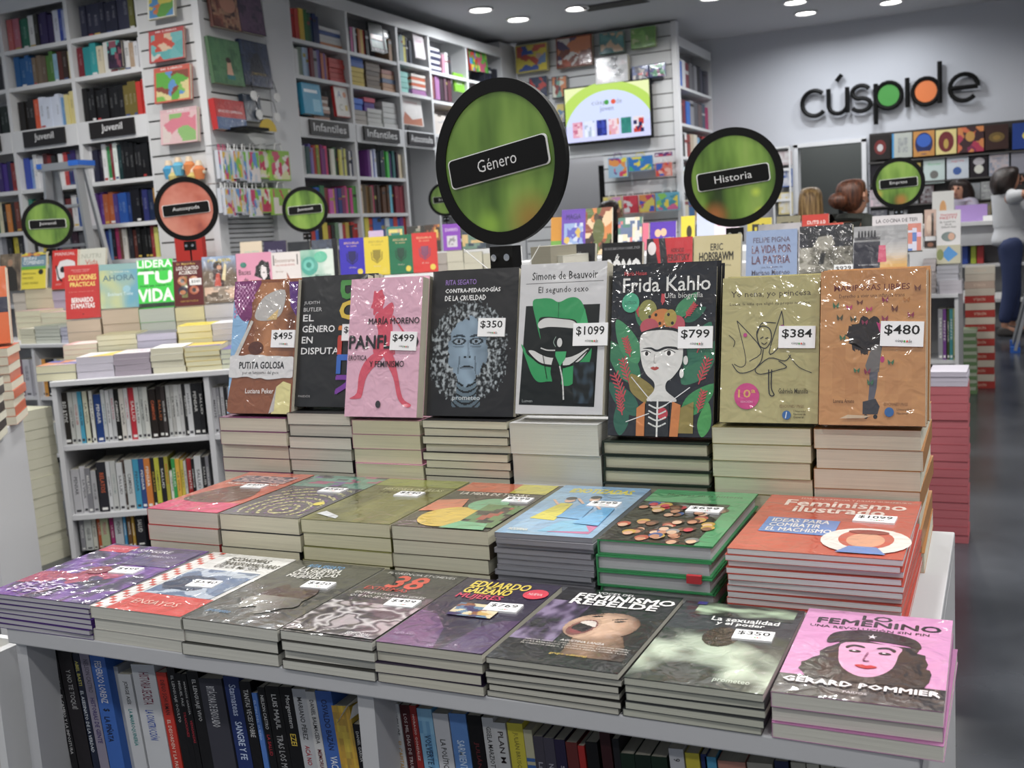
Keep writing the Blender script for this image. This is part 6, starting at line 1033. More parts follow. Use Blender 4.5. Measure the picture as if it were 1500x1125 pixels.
# ================================================================ goods on the slatted walls
GW = 'goods hung on the slatted column'
for x0, y0, x1, y1, t, cv, cols, lb in ((219, -8, 258, 28, .03, '#d8d8c8', ['#c8b83a', '#5a9a3a', '#4a8ac0', '#c8703a'], 'farm animals baby book at the top of the column front'), (219, 42, 271, 90, .02, '#b84a4a', ['#6ab0b0', '#5aa8a8', '#c84a3a', '#c8c8c0', '#d8b89a'], 'teal transport baby book with red heading on the column front'), (228, 97, 281, 150, .03, '#c85a4a', ['#5aa83a', '#7ab84a', '#8a4a3a', '#5a90c8', '#d8c88a'], 'green landscape baby book on the column front'), (238, 159, 292, 211, .035, '#d8b0b4', ['#d87a8a', '#dcb8b8', '#8ab86a', '#d8c8c0'], 'pink framed baby book at the bottom of the column front')):
    facing('picture_book', F0, 6.02, x0, y0, x1, y1, t, cv, [('g', .06, .04, .97, .86, 24, 24, patches(cols, 4, x0 * .1)), ('r', 0, .9, 1, 1, cv), ('t', 'MI LIBRO', .2, .915, .8, .97, '#e8e4e0', .01)], lb, 'book', GW, wrap=True, lean=6)
for i, (x, y, c) in enumerate(((248, 252, '#3a9ac8'), (262, 247, '#5ab0d0'), (278, 246, '#d8803a'), (292, 252, '#d87a3a'), (256, 262, '#c8b86a'), (284, 262, '#c8b45a'))):
    p = F0.at(x, y, 6.0); b = MB(); a = lin(c)
    b.tube([(0, 0, .05), (0, .0, .02), (0, 0, -.05)], [.02, .045, .03], a, 10); b.tube([(-.05, 0, .0), (.05, 0, .0)], .012, lin('#d8d0b8'), 6); b.tube([(0, 0, .045), (0, 0, .08)], [.028, .02], lin('#e0c8a8'), 8)
    link('soft_toy', b.mesh('soft_toy', MATTE), None, T(p), '%s soft toy hanging above the salmon sign, %s' % (('blue', 'light blue', 'orange', 'dark orange', 'cream', 'sand')[i], OL[i]), 'toy', 'soft toys hung on the column front')
GX = 'books and boxes on the column side wall'
for x0, y0, x1, y1, t, cv, cols, lb, cat_ in ((306, -20, 347, 43, .03, '#5a3026', ['#6a3a30', '#8a4a38', '#b88a6a', '#4a2a28'], 'reddish brown portrait book top of the column side', 'book'), (346, -20, 382, 50, .03, '#3a2440', ['#4a3050', '#6a4a6a', '#3a2a44'], 'dark violet book top of the column side', 'book'), (307, 58, 352, 125, .03, '#4a6a4a', ['#4a7a54', '#5a8a5c', '#3f6a48'], 'green fairy-tale book with small figure on the column side', 'book'), (352, 62, 393, 128, .03, '#1f2a4a', ['#22304f', '#2a3c5e', '#1a2238', '#3a4a68'], 'dark blue castle book on the column side', 'book'), (310, 148, 353, 192, .05, '#b82a2a', ['#b82a2a', '#c8342e', '#b02626'], 'red boxed set with white lettering on the column side', 'box'), (353, 140, 378, 180, .04, '#24303f', ['#24303f', '#3a4a5e', '#1a2230'], 'dark blue boxed set on the column side', 'box')):
    art = [('g', .03, .02, .97, .98, 12, 16, clouds(cols, 4, x0 * .1))]
    if x0 == 307: art += [('p', [(.45, .2), (.5, .5), (.62, .5), (.66, .2)], '#d8a88a'), ('e', .55, .54, .08, .06, '#3a2420'), ('r', .44, .12, .7, .22, '#2f7a7a')]
    if x0 == 352: art += [('p', [(.2, .2), (.3, .55), (.45, .7), (.6, .78), (.7, .6), (.8, .3)], '#14182a'), ('t', 'CASTILLO', .3, .26, .8, .31, '#c8a83a')]
    if x0 == 310: art += [('t', 'ENCICLOPEDIA', .1, .56, .9, .64, '#e8d8d8', .02), ('r', 0, 0, 1, .4, '#3a5a8a')]
    if x0 == 306: art += [('e', .6, .6, .28, .22, '#c0846a'), ('e', .62, .86, .3, .16, '#3a201c')]
    facing('boxed_set' if cat_ == 'box' else 'picture_book', FX, 5.05, x0, y0, x1, y1, t, cv, art, lb, cat_, GX, wrap=True, lean=5)
b = MB(); b.box(-.13, -.2, -.02, .13, 0, .0); p = FX.at(345, 190, 5.06); link('black_wire_tray', b.mesh('black_wire_tray', BLACK), None, FX.M @ T(p), 'black tray holding the boxed sets on the column side', 'tray')
for i, (x, y) in enumerate(((372, 140), (406, 143), (380, 168), (406, 172))):
    p = FX.at(x, y, 5.0); o = link('rosette', None, None, FX.M @ T(p), 'white round tag dangling beside the boxed sets, %s' % ('upper left', 'upper right', 'lower left', 'lower right')[i], 'tag', 'white round tags on thin cords')
    b = MB(); b.disc((0, 0), .035, -.004, .004, n=20); link('tag_disc', b.mesh('tag_disc', PAPER), o); b = MB(); b.tube([(0, 0, .03), (.01, .03, .12), (0, .08, .14)], .002, n=4); link('cord', b.mesh('cord', BLACK), o)
p = FX.at(393, 192, 5.0); b = MB(); b.poly([(.1 * math.cos(a * math.pi / 12) * 1.0, -.004, .09 * math.sin(a * math.pi / 12)) for a in range(13)]); b.poly([(.1 * math.cos(a * math.pi / 12), .004, .09 * math.sin(a * math.pi / 12)) for a in range(13)]); link('paper_fan', b.mesh('paper_fan', mat('yellow_plastic', '#d8b81c', .5)), None, FX.M @ T(p), 'bright yellow half-round fan hanging under the white round tags', 'fan')
def giftbag(F, d, x0, y0, x1, y1, cols, label, grp, i):
    p = F.at((x0 + x1) / 2, y1, d); q = F.at((x0 + x1) / 2, y0, d); a = F.at(x0, y1, d); c = F.at(x1, y1, d); W = c.x - a.x; H = q.z - p.z
    o = link('gift_bag', None, None, F.M @ T((a.x, d, p.z)), label, 'gift bag', grp)
    b = MB(); b.box(0, -.03, 0, W, .0, H * .82, lin(cols[0])); link('bag_body', b.mesh('bag_body', MATTE), o)
    mb = MB(); paint(mb, [('g', .04, .04, .96, .96, 14, 18, patches(cols, 4, i * 1.7))], W, H * .82, lambda u, v, e: (u, -.03 - e, v)); link('bag_print', mb.mesh('bag_print', PRINT), o)
    b = MB(); b.tube([(W * .3, -.02, H * .8), (W * .36, -.02, H), (W * .64, -.02, H), (W * .7, -.02, H * .8)], .004, n=5); bh = MB(); bh.tube([(W / 2, -.05, H * .99), (W / 2, .1, H * .99)], .0035, n=6); link('hook', bh.mesh('hook', CHROME), o); link('handle', b.mesh('handle', mat('bag_handle', cols[1], .6) if i < 2 else PAPER), o)
CB = ['#c0c4cc', '#c83a6a', '#5a90c8', '#d8b03a', '#dcd4d0', '#7ab83a']
for row, (ys, ye, d) in enumerate(((212, 262, 5.0), (268, 312, 5.0))):
    for i, (x0, x1) in enumerate(((318, 326), (324, 334), (332, 342), (340, 352), (352, 363), (362, 378), (376, 394), (394, 422))):
        giftbag(FX, d - (i % 2) * .02, x0 + row * 3, ys, x1 + row * 3, ye + (i % 3) * 3, CB if i < 6 else ['#8ab83a', '#c82a5a', '#d8d8a0', '#c84a6a', '#e0d8d0'], '%s character-free patterned gift bag, %s, in the %s hanging row'.replace('character-free ', '') % ('pale blue' if i < 6 else 'green and pink', OL[i], ('upper', 'lower')[row]), 'gift bags hanging on the column side', i + row * 8)
GT = 'games and books on the far slatted wall'
for x0, y0, x1, y1, t, cols, lb, cat_ in ((758, 66, 804, 106, .06, ['#c8b83a', '#b84a3a', '#3a5aa8', '#c8a890', '#d8c42a', '#6a8ab8'], 'yellow and blue boxed game, left on the far slatted wall', 'game'), (817, 54, 870, 99, .06, ['#7a3a24', '#c8703a', '#a84a2a', '#c8c0b8', '#4a3a5a'], 'rust and orange boxed game on the far slatted wall', 'game'), (880, 48, 916, 79, .05, ['#3a7a7a', '#4a8a86', '#c8a884', '#357070'], 'teal square book on the far slatted wall', 'book'), (926, 41, 962, 71, .05, ['#6aa03a', '#7ab04a', '#b8c88a', '#5a9030'], 'light green square book on the far slatted wall', 'book'), (875, 84, 923, 123, .08, ['#c8c8c6', '#2a2a2c', '#b8b8b8', '#d0c8c8', '#c4c4c4'], 'white zebra boxed toy above the television', 'toy'), (927, 97, 951, 117, .03, ['#4a5a90', '#c8c0b8', '#2a2a44', '#c83a3a'], 'left of two small discs cases right of the zebra box', 'case'), (952, 93, 976, 113, .03, ['#3a4a80', '#7a2a5a', '#2a3a6a', '#3a8a5a'], 'right of two small disc cases right of the zebra box', 'case'), (777, 113, 803, 142, .04, ['#1f3050', '#2a4a70', '#b83a3a', '#2a3a5a'], 'navy picture book partly behind the large green sign', 'book'), (810, 112, 832, 144, .04, ['#4a4a54', '#c87a4a', '#6a9a8a', '#8a3a34', '#c8c8b8'], 'round-topped book left of the television', 'book'), (813, 152, 830, 180, .04, ['#8a8a90', '#c8b45a', '#5a7a9a', '#b8b8b8'], 'small pale toy pack left of the television', 'toy')):
    facing({'game': 'board_game', 'book': 'picture_book', 'toy': 'boxed_toy', 'case': 'disc_case'}[cat_], F0, 11.40, x0, y0, x1, y1, t, cols[0], [('g', .04, .04, .96, .96, 24, 20, patches(cols, 4.5, x0 * .13))], lb, cat_, GT, wrap=True, lean=3)
for i, (x0, y0, x1, y1, cols, lb) in enumerate(((893, 224, 921, 260, ['#8ab0c8', '#6a2f80', '#d8c82a', '#d88a3a', '#c83a5a'], 'purple and yellow gift bag, upper row under the television'), (922, 224, 957, 250, ['#2f80c0', '#d8c82a', '#2a70b8', '#3aa070'], 'blue and yellow gift bag, upper row under the television'), (960, 222, 985, 229, ['#5a2a6a', '#b83a5a', '#c8c0c8', '#5a2a6a'], 'narrow violet pack at the top right under the television'), (962, 234, 985, 258, ['#c86a5a', '#3a5ab0', '#c83a2a', '#d8a89a'], 'red-framed fish picture pack under the television'), (886, 281, 913, 319, ['#c8b88a', '#c88ab8', '#d8c84a', '#6a8ac8'], 'yellow and lilac gift bag, lower row left'), (915, 281, 936, 312, ['#b82a3c', '#2a2a2a', '#c8384a', '#c8c8c8'], 'red gift bag with black figure, lower row'), (938, 279, 961, 311, ['#c8803a', '#3a50b0', '#b8305a', '#c8b84a'], 'blue and orange gift bag, lower row'), (962, 276, 996, 308, ['#5aa0b8', '#d8c42a', '#c85a8a', '#7ab84a', '#3a8a9a'], 'aqua gift bag with yellow ribbon, lower row right'))):
    giftbag(F0, 11.36, x0, y0, x1, y1, cols, lb, 'gift bags on the far slatted wall', i)
# television
p = F0.at(828, 132, 11.37); q = F0.at(955, 198, 11.37); TW, TH = q.x - p.x, p.z - q.z
o = link('television', None, None, T((p.x, 11.34, q.z)), 'wall television showing the shop name and six book covers', 'television')
boxobj('bezel', -.015, .0, -.02, TW + .015, .06, TH + .015, BLACK, o)
TVM, N_, L_, P_ = new_mat('screen_glow'); a_ = N_.new('ShaderNodeAttribute'); a_.attribute_name = 'Col'; L_.new(a_.outputs['Color'], P_.inputs['Emission Color']); P_.inputs['Emission Strength'].default_value = 1.15; P_.inputs['Base Color'].default_value = (0, 0, 0, 1); P_.inputs['Roughness'].default_value = .25
def arc(cx, cy, rx, ry): return ('p', [(max(0, min(1, cx + rx * math.cos(a * math.pi / 30))), max(0, cy + ry * math.sin(a * math.pi / 30))) for a in range(60)], '')
items = [('r', 0, 0, 1, 1, '#e2eca8'), arc(.5, .1, .66, .96)[:2] + ('#b4d84a',), arc(.52, .02, .55, .88)[:2] + ('#ccd8fa',), ('r', 0, 0, 1, .3, '#ccd0fa'), ('t', 'cúsp', .32, .63, .5, .73, '#8a90a8', 0), ('e', .5, .68, .028, .045, '#3a9a3a'), ('e', .58, .68, .028, .045, '#e0502c'), ('t', 'de', .61, .64, .68, .73, '#8a90a8', 0), ('t', 'joven', .42, .5, .58, .61, '#6a70a0', 0)]
for i, c in enumerate((['#e0a0b8', '#c86a8a', '#e8c8d0'], ['#d8e0f8', '#a8b8d0', '#e0e8f8'], ['#1f2a78', '#2a3aa0', '#3a4ab0'], ['#e8d0d8', '#d88a5a', '#e0a0b0'], ['#1f7a70', '#2a8a7c', '#2a8078'], ['#c83a30', '#e0d8e0', '#2a2a5a'])): items.append(('g', .08 + i * .145, .08, .2 + i * .145, .37, 6, 8, patches(c, 4, i)))
mb = MB(); paint(mb, items, TW, TH, lambda x, y, e: (x, -.001 - e * 3, y)); link('screen', mb.mesh('screen', TVM), o)

# ================================================================ shop name on the back wall
o = link('shop_name', None, None, T((F0.at(1175, 175, 12.95).x, 12.93, F0.at(1175, 172, 12.95).z)), 'black raised shop name with a green and an orange disc on the back wall', 'sign')
def stroke(name, pts, closed=False, m=BLACK, r=.03):
    b = MB(); b.tube([(x, 0, z) for x, z in pts], r, n=8, closed=closed); link(name, b.mesh(name, m), o)
def arcp(cx, cz, rx, rz, a0, a1, n=18): return [(cx + rx * math.cos(math.radians(a0 + (a1 - a0) * i / n)), cz + rz * math.sin(math.radians(a0 + (a1 - a0) * i / n))) for i in range(n + 1)]
xh = .33
stroke('letter', arcp(.17, xh / 2, .16, xh / 2, 48, 318))
stroke('letter', [(.355, xh), (.355, .12)] + arcp(.475, .12, .12, .12, 180, 360) + [(.595, xh)]); stroke('letter', [(.595, .2), (.595, 0)]); stroke('accent', [(.46, .42), (.53, .5)])
stroke('letter', arcp(.77, .245, .11, .085, 25, 250, 10) + arcp(.77, .083, .12, .083, 80, -155, 10))
stroke('letter', [(.955, xh), (.955, -.19)]); stroke('letter', arcp(1.115, xh / 2, .16, xh / 2, 0, 345), True)
stroke('letter', [(1.345, xh + .03), (1.345, -.01)])
stroke('letter', arcp(1.57, xh / 2, .16, xh / 2, 0, 345), True); stroke('letter', [(1.735, .52), (1.735, 0)])
stroke('letter', arcp(2.02, xh / 2, .165, xh / 2, 0, 318)); stroke('letter', [(1.86, xh / 2), (2.185, xh / 2)])
for x, c, n in ((1.115, '#3a8a34', 'green_disc'), (1.57, '#d8702a', 'orange_disc')):
    b = MB(); b.disc((x, xh / 2), .14, -.01, .01); link(n, b.mesh(n, mat(n, c, .4)), o)
LW = F0.at(1437, 150, 12.93).x - F0.at(1175, 150, 12.93).x
o.scale = (LW / 2.21, 1, LW / 2.21)

# ================================================================ back rack of face-out books, counter
rx0, rx1 = F0.at(1273, 200, 12.9).x, 1.6
rk = link('wall_rack', None, None, None, 'dark wall rack of face-out books behind the counter', 'rack')
boxobj('rack_back', rx0, 12.92, .7, rx1, 12.97, F0.at(1275, 196, 12.9).z, mat('dark_rack', '#2c2826', .5), rk)
for y in (235, 268, 300, 330): zz = F0.at(1300, y, 12.85).z; boxobj('ledge', rx0, 12.82, zz - .025, rx1, 12.92, zz - .01, GROOVE, rk)
GK = 'face-out books on the rack behind the counter'
def rackb(x0, x1, y0, y1, cv, art, lb, ov=2): facing('picture_book', F0, 12.86, x0, y0, x1, y1, .025, cv, art, lb, 'book', GK, lean=3)
el = lambda c1, c2, rx=.36, ry=.36: [('e', .5, .5, rx, ry, c1), ('e', .5, .48, rx * .5, ry * .5, c2)]
rackb(1275, 1304, 198, 234, '#24201f', el('#6a2424', '#b8b4b4', .3, .3), 'black book with grey and red emblem, top rack row left'); rackb(1307, 1336, 195, 231, '#a8aca4', [('r', 0, 0, .1, 1, '#3a86b8'), ('g', .3, .2, .8, .8, 8, 8, clouds(['#a8aca4', '#84888a'], 4))], 'pale grey book with blue edge, top rack row'); rackb(1338, 1369, 192, 229, '#b8803a', [('e', .5, .5, .42, .44, '#1f2a5a'), ('e', .5, .62, .34, .26, '#2f5ab0'), ('r', .25, .1, .75, .2, '#b8803a')], 'orange-framed book with a blue globe, top rack row')
rackb(1371, 1401, 190, 226, '#d0c07a', [('e', .5, .5, .38, .42, '#6a1f24'), ('e', .5, .42, .12, .2, '#b0903a')], 'cream book with a maroon oval, top rack row'); rackb(1403, 1441, 186, 223, '#3a2024', [('g', 0, 0, 1, 1, 24, 24, patches(['#c8643a', '#7a1f4a', '#3a2024', '#c87a3a', '#a82a4a'], 4, 2)), ('e', .48, .62, .18, .2, '#b88a3a')], 'orange and magenta flower cover, top rack row'); rackb(1443, 1477, 183, 219, '#3a2420', el('#6a5424', '#8a6c2a', .34, .2), 'dark brown book with gold emblem, top rack row'); rackb(1483, 1516, 180, 218, '#1f3f8a', [('e', .7, .5, .26, .16, '#d8c43a')], 'bright blue book with yellow shape, top rack row right')
rackb(1275, 1302, 240, 268, '#1f1c22', None, 'plain dark book behind the small green sign'); rackb(1336, 1350, 236, 266, '#2a2620', [('r', .2, .6, .9, .9, '#b8a04a')], 'narrow dark and yellow book, second rack row'); rackb(1353, 1384, 233, 269, '#b4c4c0', [('t', 'flores', .2, .74, .8, .84, '#7ac090', .01), ('e', .5, .36, .2, .17, '#6a6864')], 'pale mint book with a grey ball, second rack row'); rackb(1387, 1419, 230, 264, '#bcc4cc', [('t', 'agua', .2, .76, .8, .86, '#c88a94', .01), ('e', .48, .4, .2, .17, '#3a5a9a')], 'pale grey book with a blue ball, second rack row')
rackb(1421, 1447, 227, 262, '#221c22', [('e', .5, .72, .32, .16, '#a8a4a8'), ('e', .5, .4, .26, .18, '#c8c8bc')], 'black book with white bird shapes, second rack row'); rackb(1449, 1478, 225, 258, '#9aa0ae', [('g', .04, .04, .96, .96, 8, 8, clouds(['#9aa0ae', '#b8a8a8', '#7a8494'], 3))], 'hazy blue grey landscape book, second rack row'); rackb(1481, 1510, 222, 254, '#8a8a94', None, 'grey book at the right end of second rack row')
for i, (x0, x1, y0, y1, cv) in enumerate(((1275, 1296, 278, 304, '#c8b0b8'), (1298, 1320, 276, 302, '#3a3034'), (1322, 1346, 274, 300, '#2a2c2a'), (1348, 1368, 272, 298, '#4a3034'), (1420, 1436, 268, 292, '#8a9094'), (1437, 1456, 266, 292, '#a8aca8'), (1458, 1478, 266, 290, '#7a7a74'), (1428, 1452, 296, 318, '#a89870'), (1275, 1300, 308, 330, '#5a5a64'), (1302, 1330, 308, 330, '#3a3c40'))):
    rackb(x0, x1, y0, y1, cv, [('g', .05, .05, .95, .95, 6, 7, clouds([cv, '#8a8a8c', cv], 4, i))], '%s patterned book in the lower rack rows, %s' % (cname(cv), ('first', 'second', 'third', 'fourth', 'fifth', 'sixth', 'seventh', 'eighth', 'ninth', 'tenth')[i]))
ct = link('counter', None, None, None, 'long white service counter in front of the dark rack', 'counter')
cz = F0.at(1430, 324, 11.9).z
boxobj('counter_top', -2.3, 11.7, cz - .04, .25, 12.3, cz, WHITE, ct); boxobj('front_panel', -2.3, 11.74, cz - .24, .23, 11.76, cz - .04, WHITE_G, ct); boxobj('shelf_board', -2.28, 11.74, .66, .23, 12.28, .69, WHITE, ct)
boxobj('back_panel', -2.28, 12.2, .0, .23, 12.22, cz - .04, SHELFBACK, ct); boxobj('side_panel', -2.3, 11.74, 0, -2.28, 12.28, cz - .04, WHITE, ct); boxobj('side_panel', .23, 11.74, 0, .25, 12.28, cz - .04, WHITE, ct); boxobj('lower_shelf', -2.28, 11.74, .3, .23, 12.2, .33, WHITE, ct)
for i, (x0, x1, c) in enumerate(((1390, 1396, '#8a2a6a'), (1397, 1418, '#2a4aa0'), (1419, 1421, '#22305a'), (1422, 1430, '#a8b81c'), (1431, 1441, '#b83030'), (1350, 1370, '#3a3a6a'), (1371, 1388, '#8a8a8a'))):
    a = F0.at(x0, 352, 11.8); c_ = F0.at(x1, 352, 11.8); boxobj('storage_binder', a.x, 11.8, .692, c_.x, 12.1, .692 + .24, mat('binder_' + str(i), c, .5), bev=.006, label='%s binder standing under the service counter, %s' % (cname(c), OL[i]), cat='binder', group='binders under the counter')
for i in range(5): boxobj('paper_pile', -.9 + i * .2, 11.8, .332, -.74 + i * .2, 12.1, .36 + .03 * (i % 3), PAPER, label='low pile of white paper under the counter, %s' % OL[i], cat='paper', group='paper under the counter')
p = F0.at(1418, 318, 11.95); boxobj('purple_folder', p.x - .12, 11.95, cz, p.x + .18, 12.1, cz + .17, mat('lilac_card', '#a888c8', .5), label='lilac folder box standing on the counter', cat='folder')
p = F0.at(1440, 318, 11.95); boxobj('paper_tray', p.x, 11.9, cz, p.x + .28, 12.15, cz + .05, PAPER, label='white paper tray on the counter beside the standing woman', cat='tray')
for i, (x, y, c, lb) in enumerate(((1150, 232, '#a8989a', 'grey-pink photo book on top shelf of the narrow display'), (1151, 258, '#3a5a9a', 'blue book on second shelf of the narrow display'), (1151, 292, '#c8b878', 'cream book with a light flare in the narrow display'))):
    facing('picture_book', F0, 12.74, x - 10, y - 10, x + 10, y + 10 + i * 6, .03, c, [('g', .05, .05, .95, .95, 6, 6, clouds([c, '#c8c8c8', c], 4, i))], lb, 'book', 'books in the narrow display left of the doorway')  # each cover gets pale grey mottling over its own colour
o = link('air_vent', None, None, T((F0.atz(900, 6, CEIL).x, F0.atz(900, 6, CEIL).y, CEIL)), 'dark slotted air vent in the ceiling beside the third downlight', 'vent')
for k in range(5): boxobj('vent_slat', -.3, -.11 + k * .045, -.015, .3, -.085 + k * .045, -.002, GROOVE, o)
boxobj('vent_frame', -.32, -.13, -.006, .32, .13, -.001, mat('vent_grey', '#55565a', .7), o)

# ================================================================ people
def m_hair(name, c1, c2):
    m, N, L, P = new_mat(name); tc = N.new('ShaderNodeTexCoord'); mp = N.new('ShaderNodeMapping'); mp.inputs['Scale'].default_value = (60, 60, 5)
    n = N.new('ShaderNodeTexNoise'); n.inputs['Scale'].default_value = 1; n.inputs['Detail'].default_value = 3; r = N.new('ShaderNodeValToRGB')
    r.color_ramp.elements[0].position = .35; r.color_ramp.elements[0].color = lin(c1); r.color_ramp.elements[1].position = .65; r.color_ramp.elements[1].color = lin(c2)
    L.new(tc.outputs['Object'], mp.inputs[0]); L.new(mp.outputs[0], n.inputs['Vector']); L.new(n.outputs['Fac'], r.inputs[0]); L.new(r.outputs[0], P.inputs['Base Color']); P.inputs['Roughness'].default_value = .42
    b = N.new('ShaderNodeBump'); b.inputs['Strength'].default_value = .6; b.inputs['Distance'].default_value = .01; L.new(n.outputs['Fac'], b.inputs['Height']); L.new(b.outputs[0], P.inputs['Normal']); return m
SKIN = mat('skin', '#b98468', .5)
def skin_obj(name, joints, edges, root, m, parent, levels=2):
    names = list(joints); me = bpy.data.meshes.new(name); me.from_pydata([joints[k][0] for k in names], [], []); me.edges.add(len(edges))
    me.edges.foreach_set('vertices', [names.index(v) for e in edges for v in e]); me.update()
    o = link(name, me, parent); me.materials.append(m)
    o.modifiers.new('skin', 'SKIN'); me.skin_vertices.new(name='') if not me.skin_vertices else None
    sv = me.skin_vertices[0].data
    for i, k in enumerate(names):
        r = joints[k][1]; sv[i].radius = r if isinstance(r, tuple) else (r, r); sv[i].use_root = k == root
    s = o.modifiers.new('sub', 'SUBSURF'); s.levels = levels; s.render_levels = levels
    for mo in o.modifiers:
        if mo.type == 'SKIN': mo.use_smooth_shade = True
    return o
def blob(name, rings, m, parent, n=16, wob=0.0, squash=1.0):
    """stack of ellipse rings (cx, cy, z, rx, ry) closed at both ends"""
    vs = []; fs = []
    for (cx, cy, z, rx, ry) in rings:
        for k in range(n):
            a = 2 * math.pi * k / n; w_ = 1 + wob * nz(math.cos(a) * 2, math.sin(a) * 2 + z * 9, 1.5, len(vs) * .001); vs.append((cx + rx * math.cos(a) * w_, cy + ry * math.sin(a) * w_, z))
    for i in range(len(rings) - 1):
        for k in range(n): fs.append((i * n + k, i * n + (k + 1) % n, (i + 1) * n + (k + 1) % n, (i + 1) * n + k))
    fs += [tuple(range(n))[::-1], tuple(range((len(rings) - 1) * n, len(rings) * n))]
    me = bpy.data.meshes.new(name); me.from_pydata(vs, [], fs); me.materials.append(m)
    for p_ in me.polygons: p_.use_smooth = True
    o = link(name, me, parent); s = o.modifiers.new('sub', 'SUBSURF'); s.levels = s.render_levels = 1; return o
def person(x, y, top, ang, label, shirt, trousers, hair, hair_style, arms='down', face=True, sleeve='short', bend=0.0):
    """figure facing its local +X; scaled so that the crown stands at height top"""
    S = top / 1.68; o = link('person', None, None, T((x, y, 0)) @ RZ(ang) @ Matrix.Scale(S, 4), label, 'person')
    J = dict(pelvis=((0, 0, .93), (.06, .08)), waist=((0.01, 0, 1.06), (.09, .125)), chest=((.0, 0, 1.26), (.105, .15)), collar=((-.01, 0, 1.38), (.075, .1)), neck=((.0, 0, 1.45), .05), jaw=((.03, 0, 1.52), (.068, .06)), head=((.015, 0, 1.585), (.092, .075)), crown=((.0, 0, 1.635), (.07, .06)))
    E_ = [('pelvis', 'waist'), ('waist', 'chest'), ('chest', 'collar'), ('collar', 'neck'), ('neck', 'jaw'), ('jaw', 'head'), ('head', 'crown')]
    for sg, n_ in ((-1, 'r'), (1, 'l')):
        f = .08 * sg
        J.update({n_ + 'hip': ((0, sg * .08, .86), .065), n_ + 'knee': ((.02 + f * .3, sg * .09, .48), .058), n_ + 'ankle': ((-.02 + f * .6, sg * .09, .09), .038), n_ + 'toe': ((.12 + f * .6, sg * .1, .035), .03), n_ + 'shoulder': ((-.01, sg * .17, 1.37), .055)})
        if arms == 'raise' and sg == -1: J.update({n_ + 'elbow': ((.2, sg * .2, 1.42), .042), n_ + 'wrist': ((.36, sg * .16, 1.56), .028), n_ + 'palm': ((.42, sg * .15, 1.62), (.03, .018))}); pd = Vector((.06, .01, .05)).normalized()
        elif arms == 'desk': J.update({n_ + 'elbow': ((.05, sg * .24, 1.1), .042), n_ + 'wrist': ((.28, sg * .14, 1.06), .028), n_ + 'palm': ((.35, sg * .12, 1.05), (.03, .018))}); pd = Vector((1, 0, -.1)).normalized()
        else: J.update({n_ + 'elbow': ((-.02, sg * .23, 1.08), .042), n_ + 'wrist': ((.06, sg * .24, .84), .028), n_ + 'palm': ((.08, sg * .24, .77), (.018, .03))}); pd = Vector((.15, 0, -1)).normalized()
        E_ += [('pelvis', n_ + 'hip'), (n_ + 'hip', n_ + 'knee'), (n_ + 'knee', n_ + 'ankle'), (n_ + 'ankle', n_ + 'toe'), ('collar', n_ + 'shoulder'), (n_ + 'shoulder', n_ + 'elbow'), (n_ + 'elbow', n_ + 'wrist'), (n_ + 'wrist', n_ + 'palm')]
        side = pd.cross(Vector((0, 1, 0))) if arms != 'down' else Vector((1, 0, 0)); side = Vector((0, 1, 0)) if arms != 'down' else side; pp = Vector(J[n_ + 'palm'][0])
        for k, (off, ln) in enumerate(((-.024, .062), (-.008, .072), (.008, .068), (.024, .054))):
            a = pp + side * off; q1 = a + pd * (.02 + ln * .45); q2 = a + pd * (.02 + ln) + Vector((0, 0, -.012)); J[n_ + 'f%d' % k] = (tuple(q1), .0085); J[n_ + 'g%d' % k] = (tuple(q2), .0075); E_ += [(n_ + 'palm', n_ + 'f%d' % k), (n_ + 'f%d' % k, n_ + 'g%d' % k)]
        a = Vector(J[n_ + 'wrist'][0]).lerp(pp, .5) - side * .035 + pd * .02; J[n_ + 'th'] = (tuple(a), .011); J[n_ + 'ti'] = (tuple(a + pd * .035 - side * .008), .009); E_ += [(n_ + 'palm', n_ + 'th'), (n_ + 'th', n_ + 'ti')]
    body = skin_obj('body', J, E_, 'pelvis', SKIN, o, 2)
    g = lambda k, a, dz=0: ((J[k][0][0], J[k][0][1], J[k][0][2] + dz), tuple(q + a for q in J[k][1]) if isinstance(J[k][1], tuple) else J[k][1] + a)
    SJ = dict(hem=((0, 0, .88), (.155, .2)), hip=((0, 0, .97), (.145, .19)), waist=g('waist', .04), chest=g('chest', .03), collar=((-.01, 0, 1.4), (.082, .11))); SE = [('hem', 'hip'), ('hip', 'waist'), ('waist', 'chest'), ('chest', 'collar')]
    for n_ in 'rl':
        SJ[n_ + 's'] = g(n_ + 'shoulder', .018); e1 = Vector(J[n_ + 'shoulder'][0]).lerp(Vector(J[n_ + 'elbow'][0]), .62); SJ[n_ + 'e'] = (tuple(e1), .066); SE += [('collar', n_ + 's'), (n_ + 's', n_ + 'e')]
        if sleeve == 'long': SJ[n_ + 'e'] = g(n_ + 'elbow', .02); SJ[n_ + 'w'] = g(n_ + 'wrist', .02); SE.append((n_ + 'e', n_ + 'w'))
    skin_obj('shirt' if sleeve == 'short' else 'jacket', SJ, SE, 'chest', shirt, o, 2)
    TJ = dict(p=((0, 0, 1.02), (.13, .17)), q=((0, 0, .9), (.14, .185))); TE = [('p', 'q')]
    for n_ in 'rl': TJ.update({n_ + 'h': g(n_ + 'hip', .045, -.04), n_ + 'k': g(n_ + 'knee', .028), n_ + 'a': g(n_ + 'ankle', .026, .03)}); TE += [('q', n_ + 'h'), (n_ + 'h', n_ + 'k'), (n_ + 'k', n_ + 'a')]
    skin_obj('trousers', TJ, TE, 'q', trousers, o, 2)
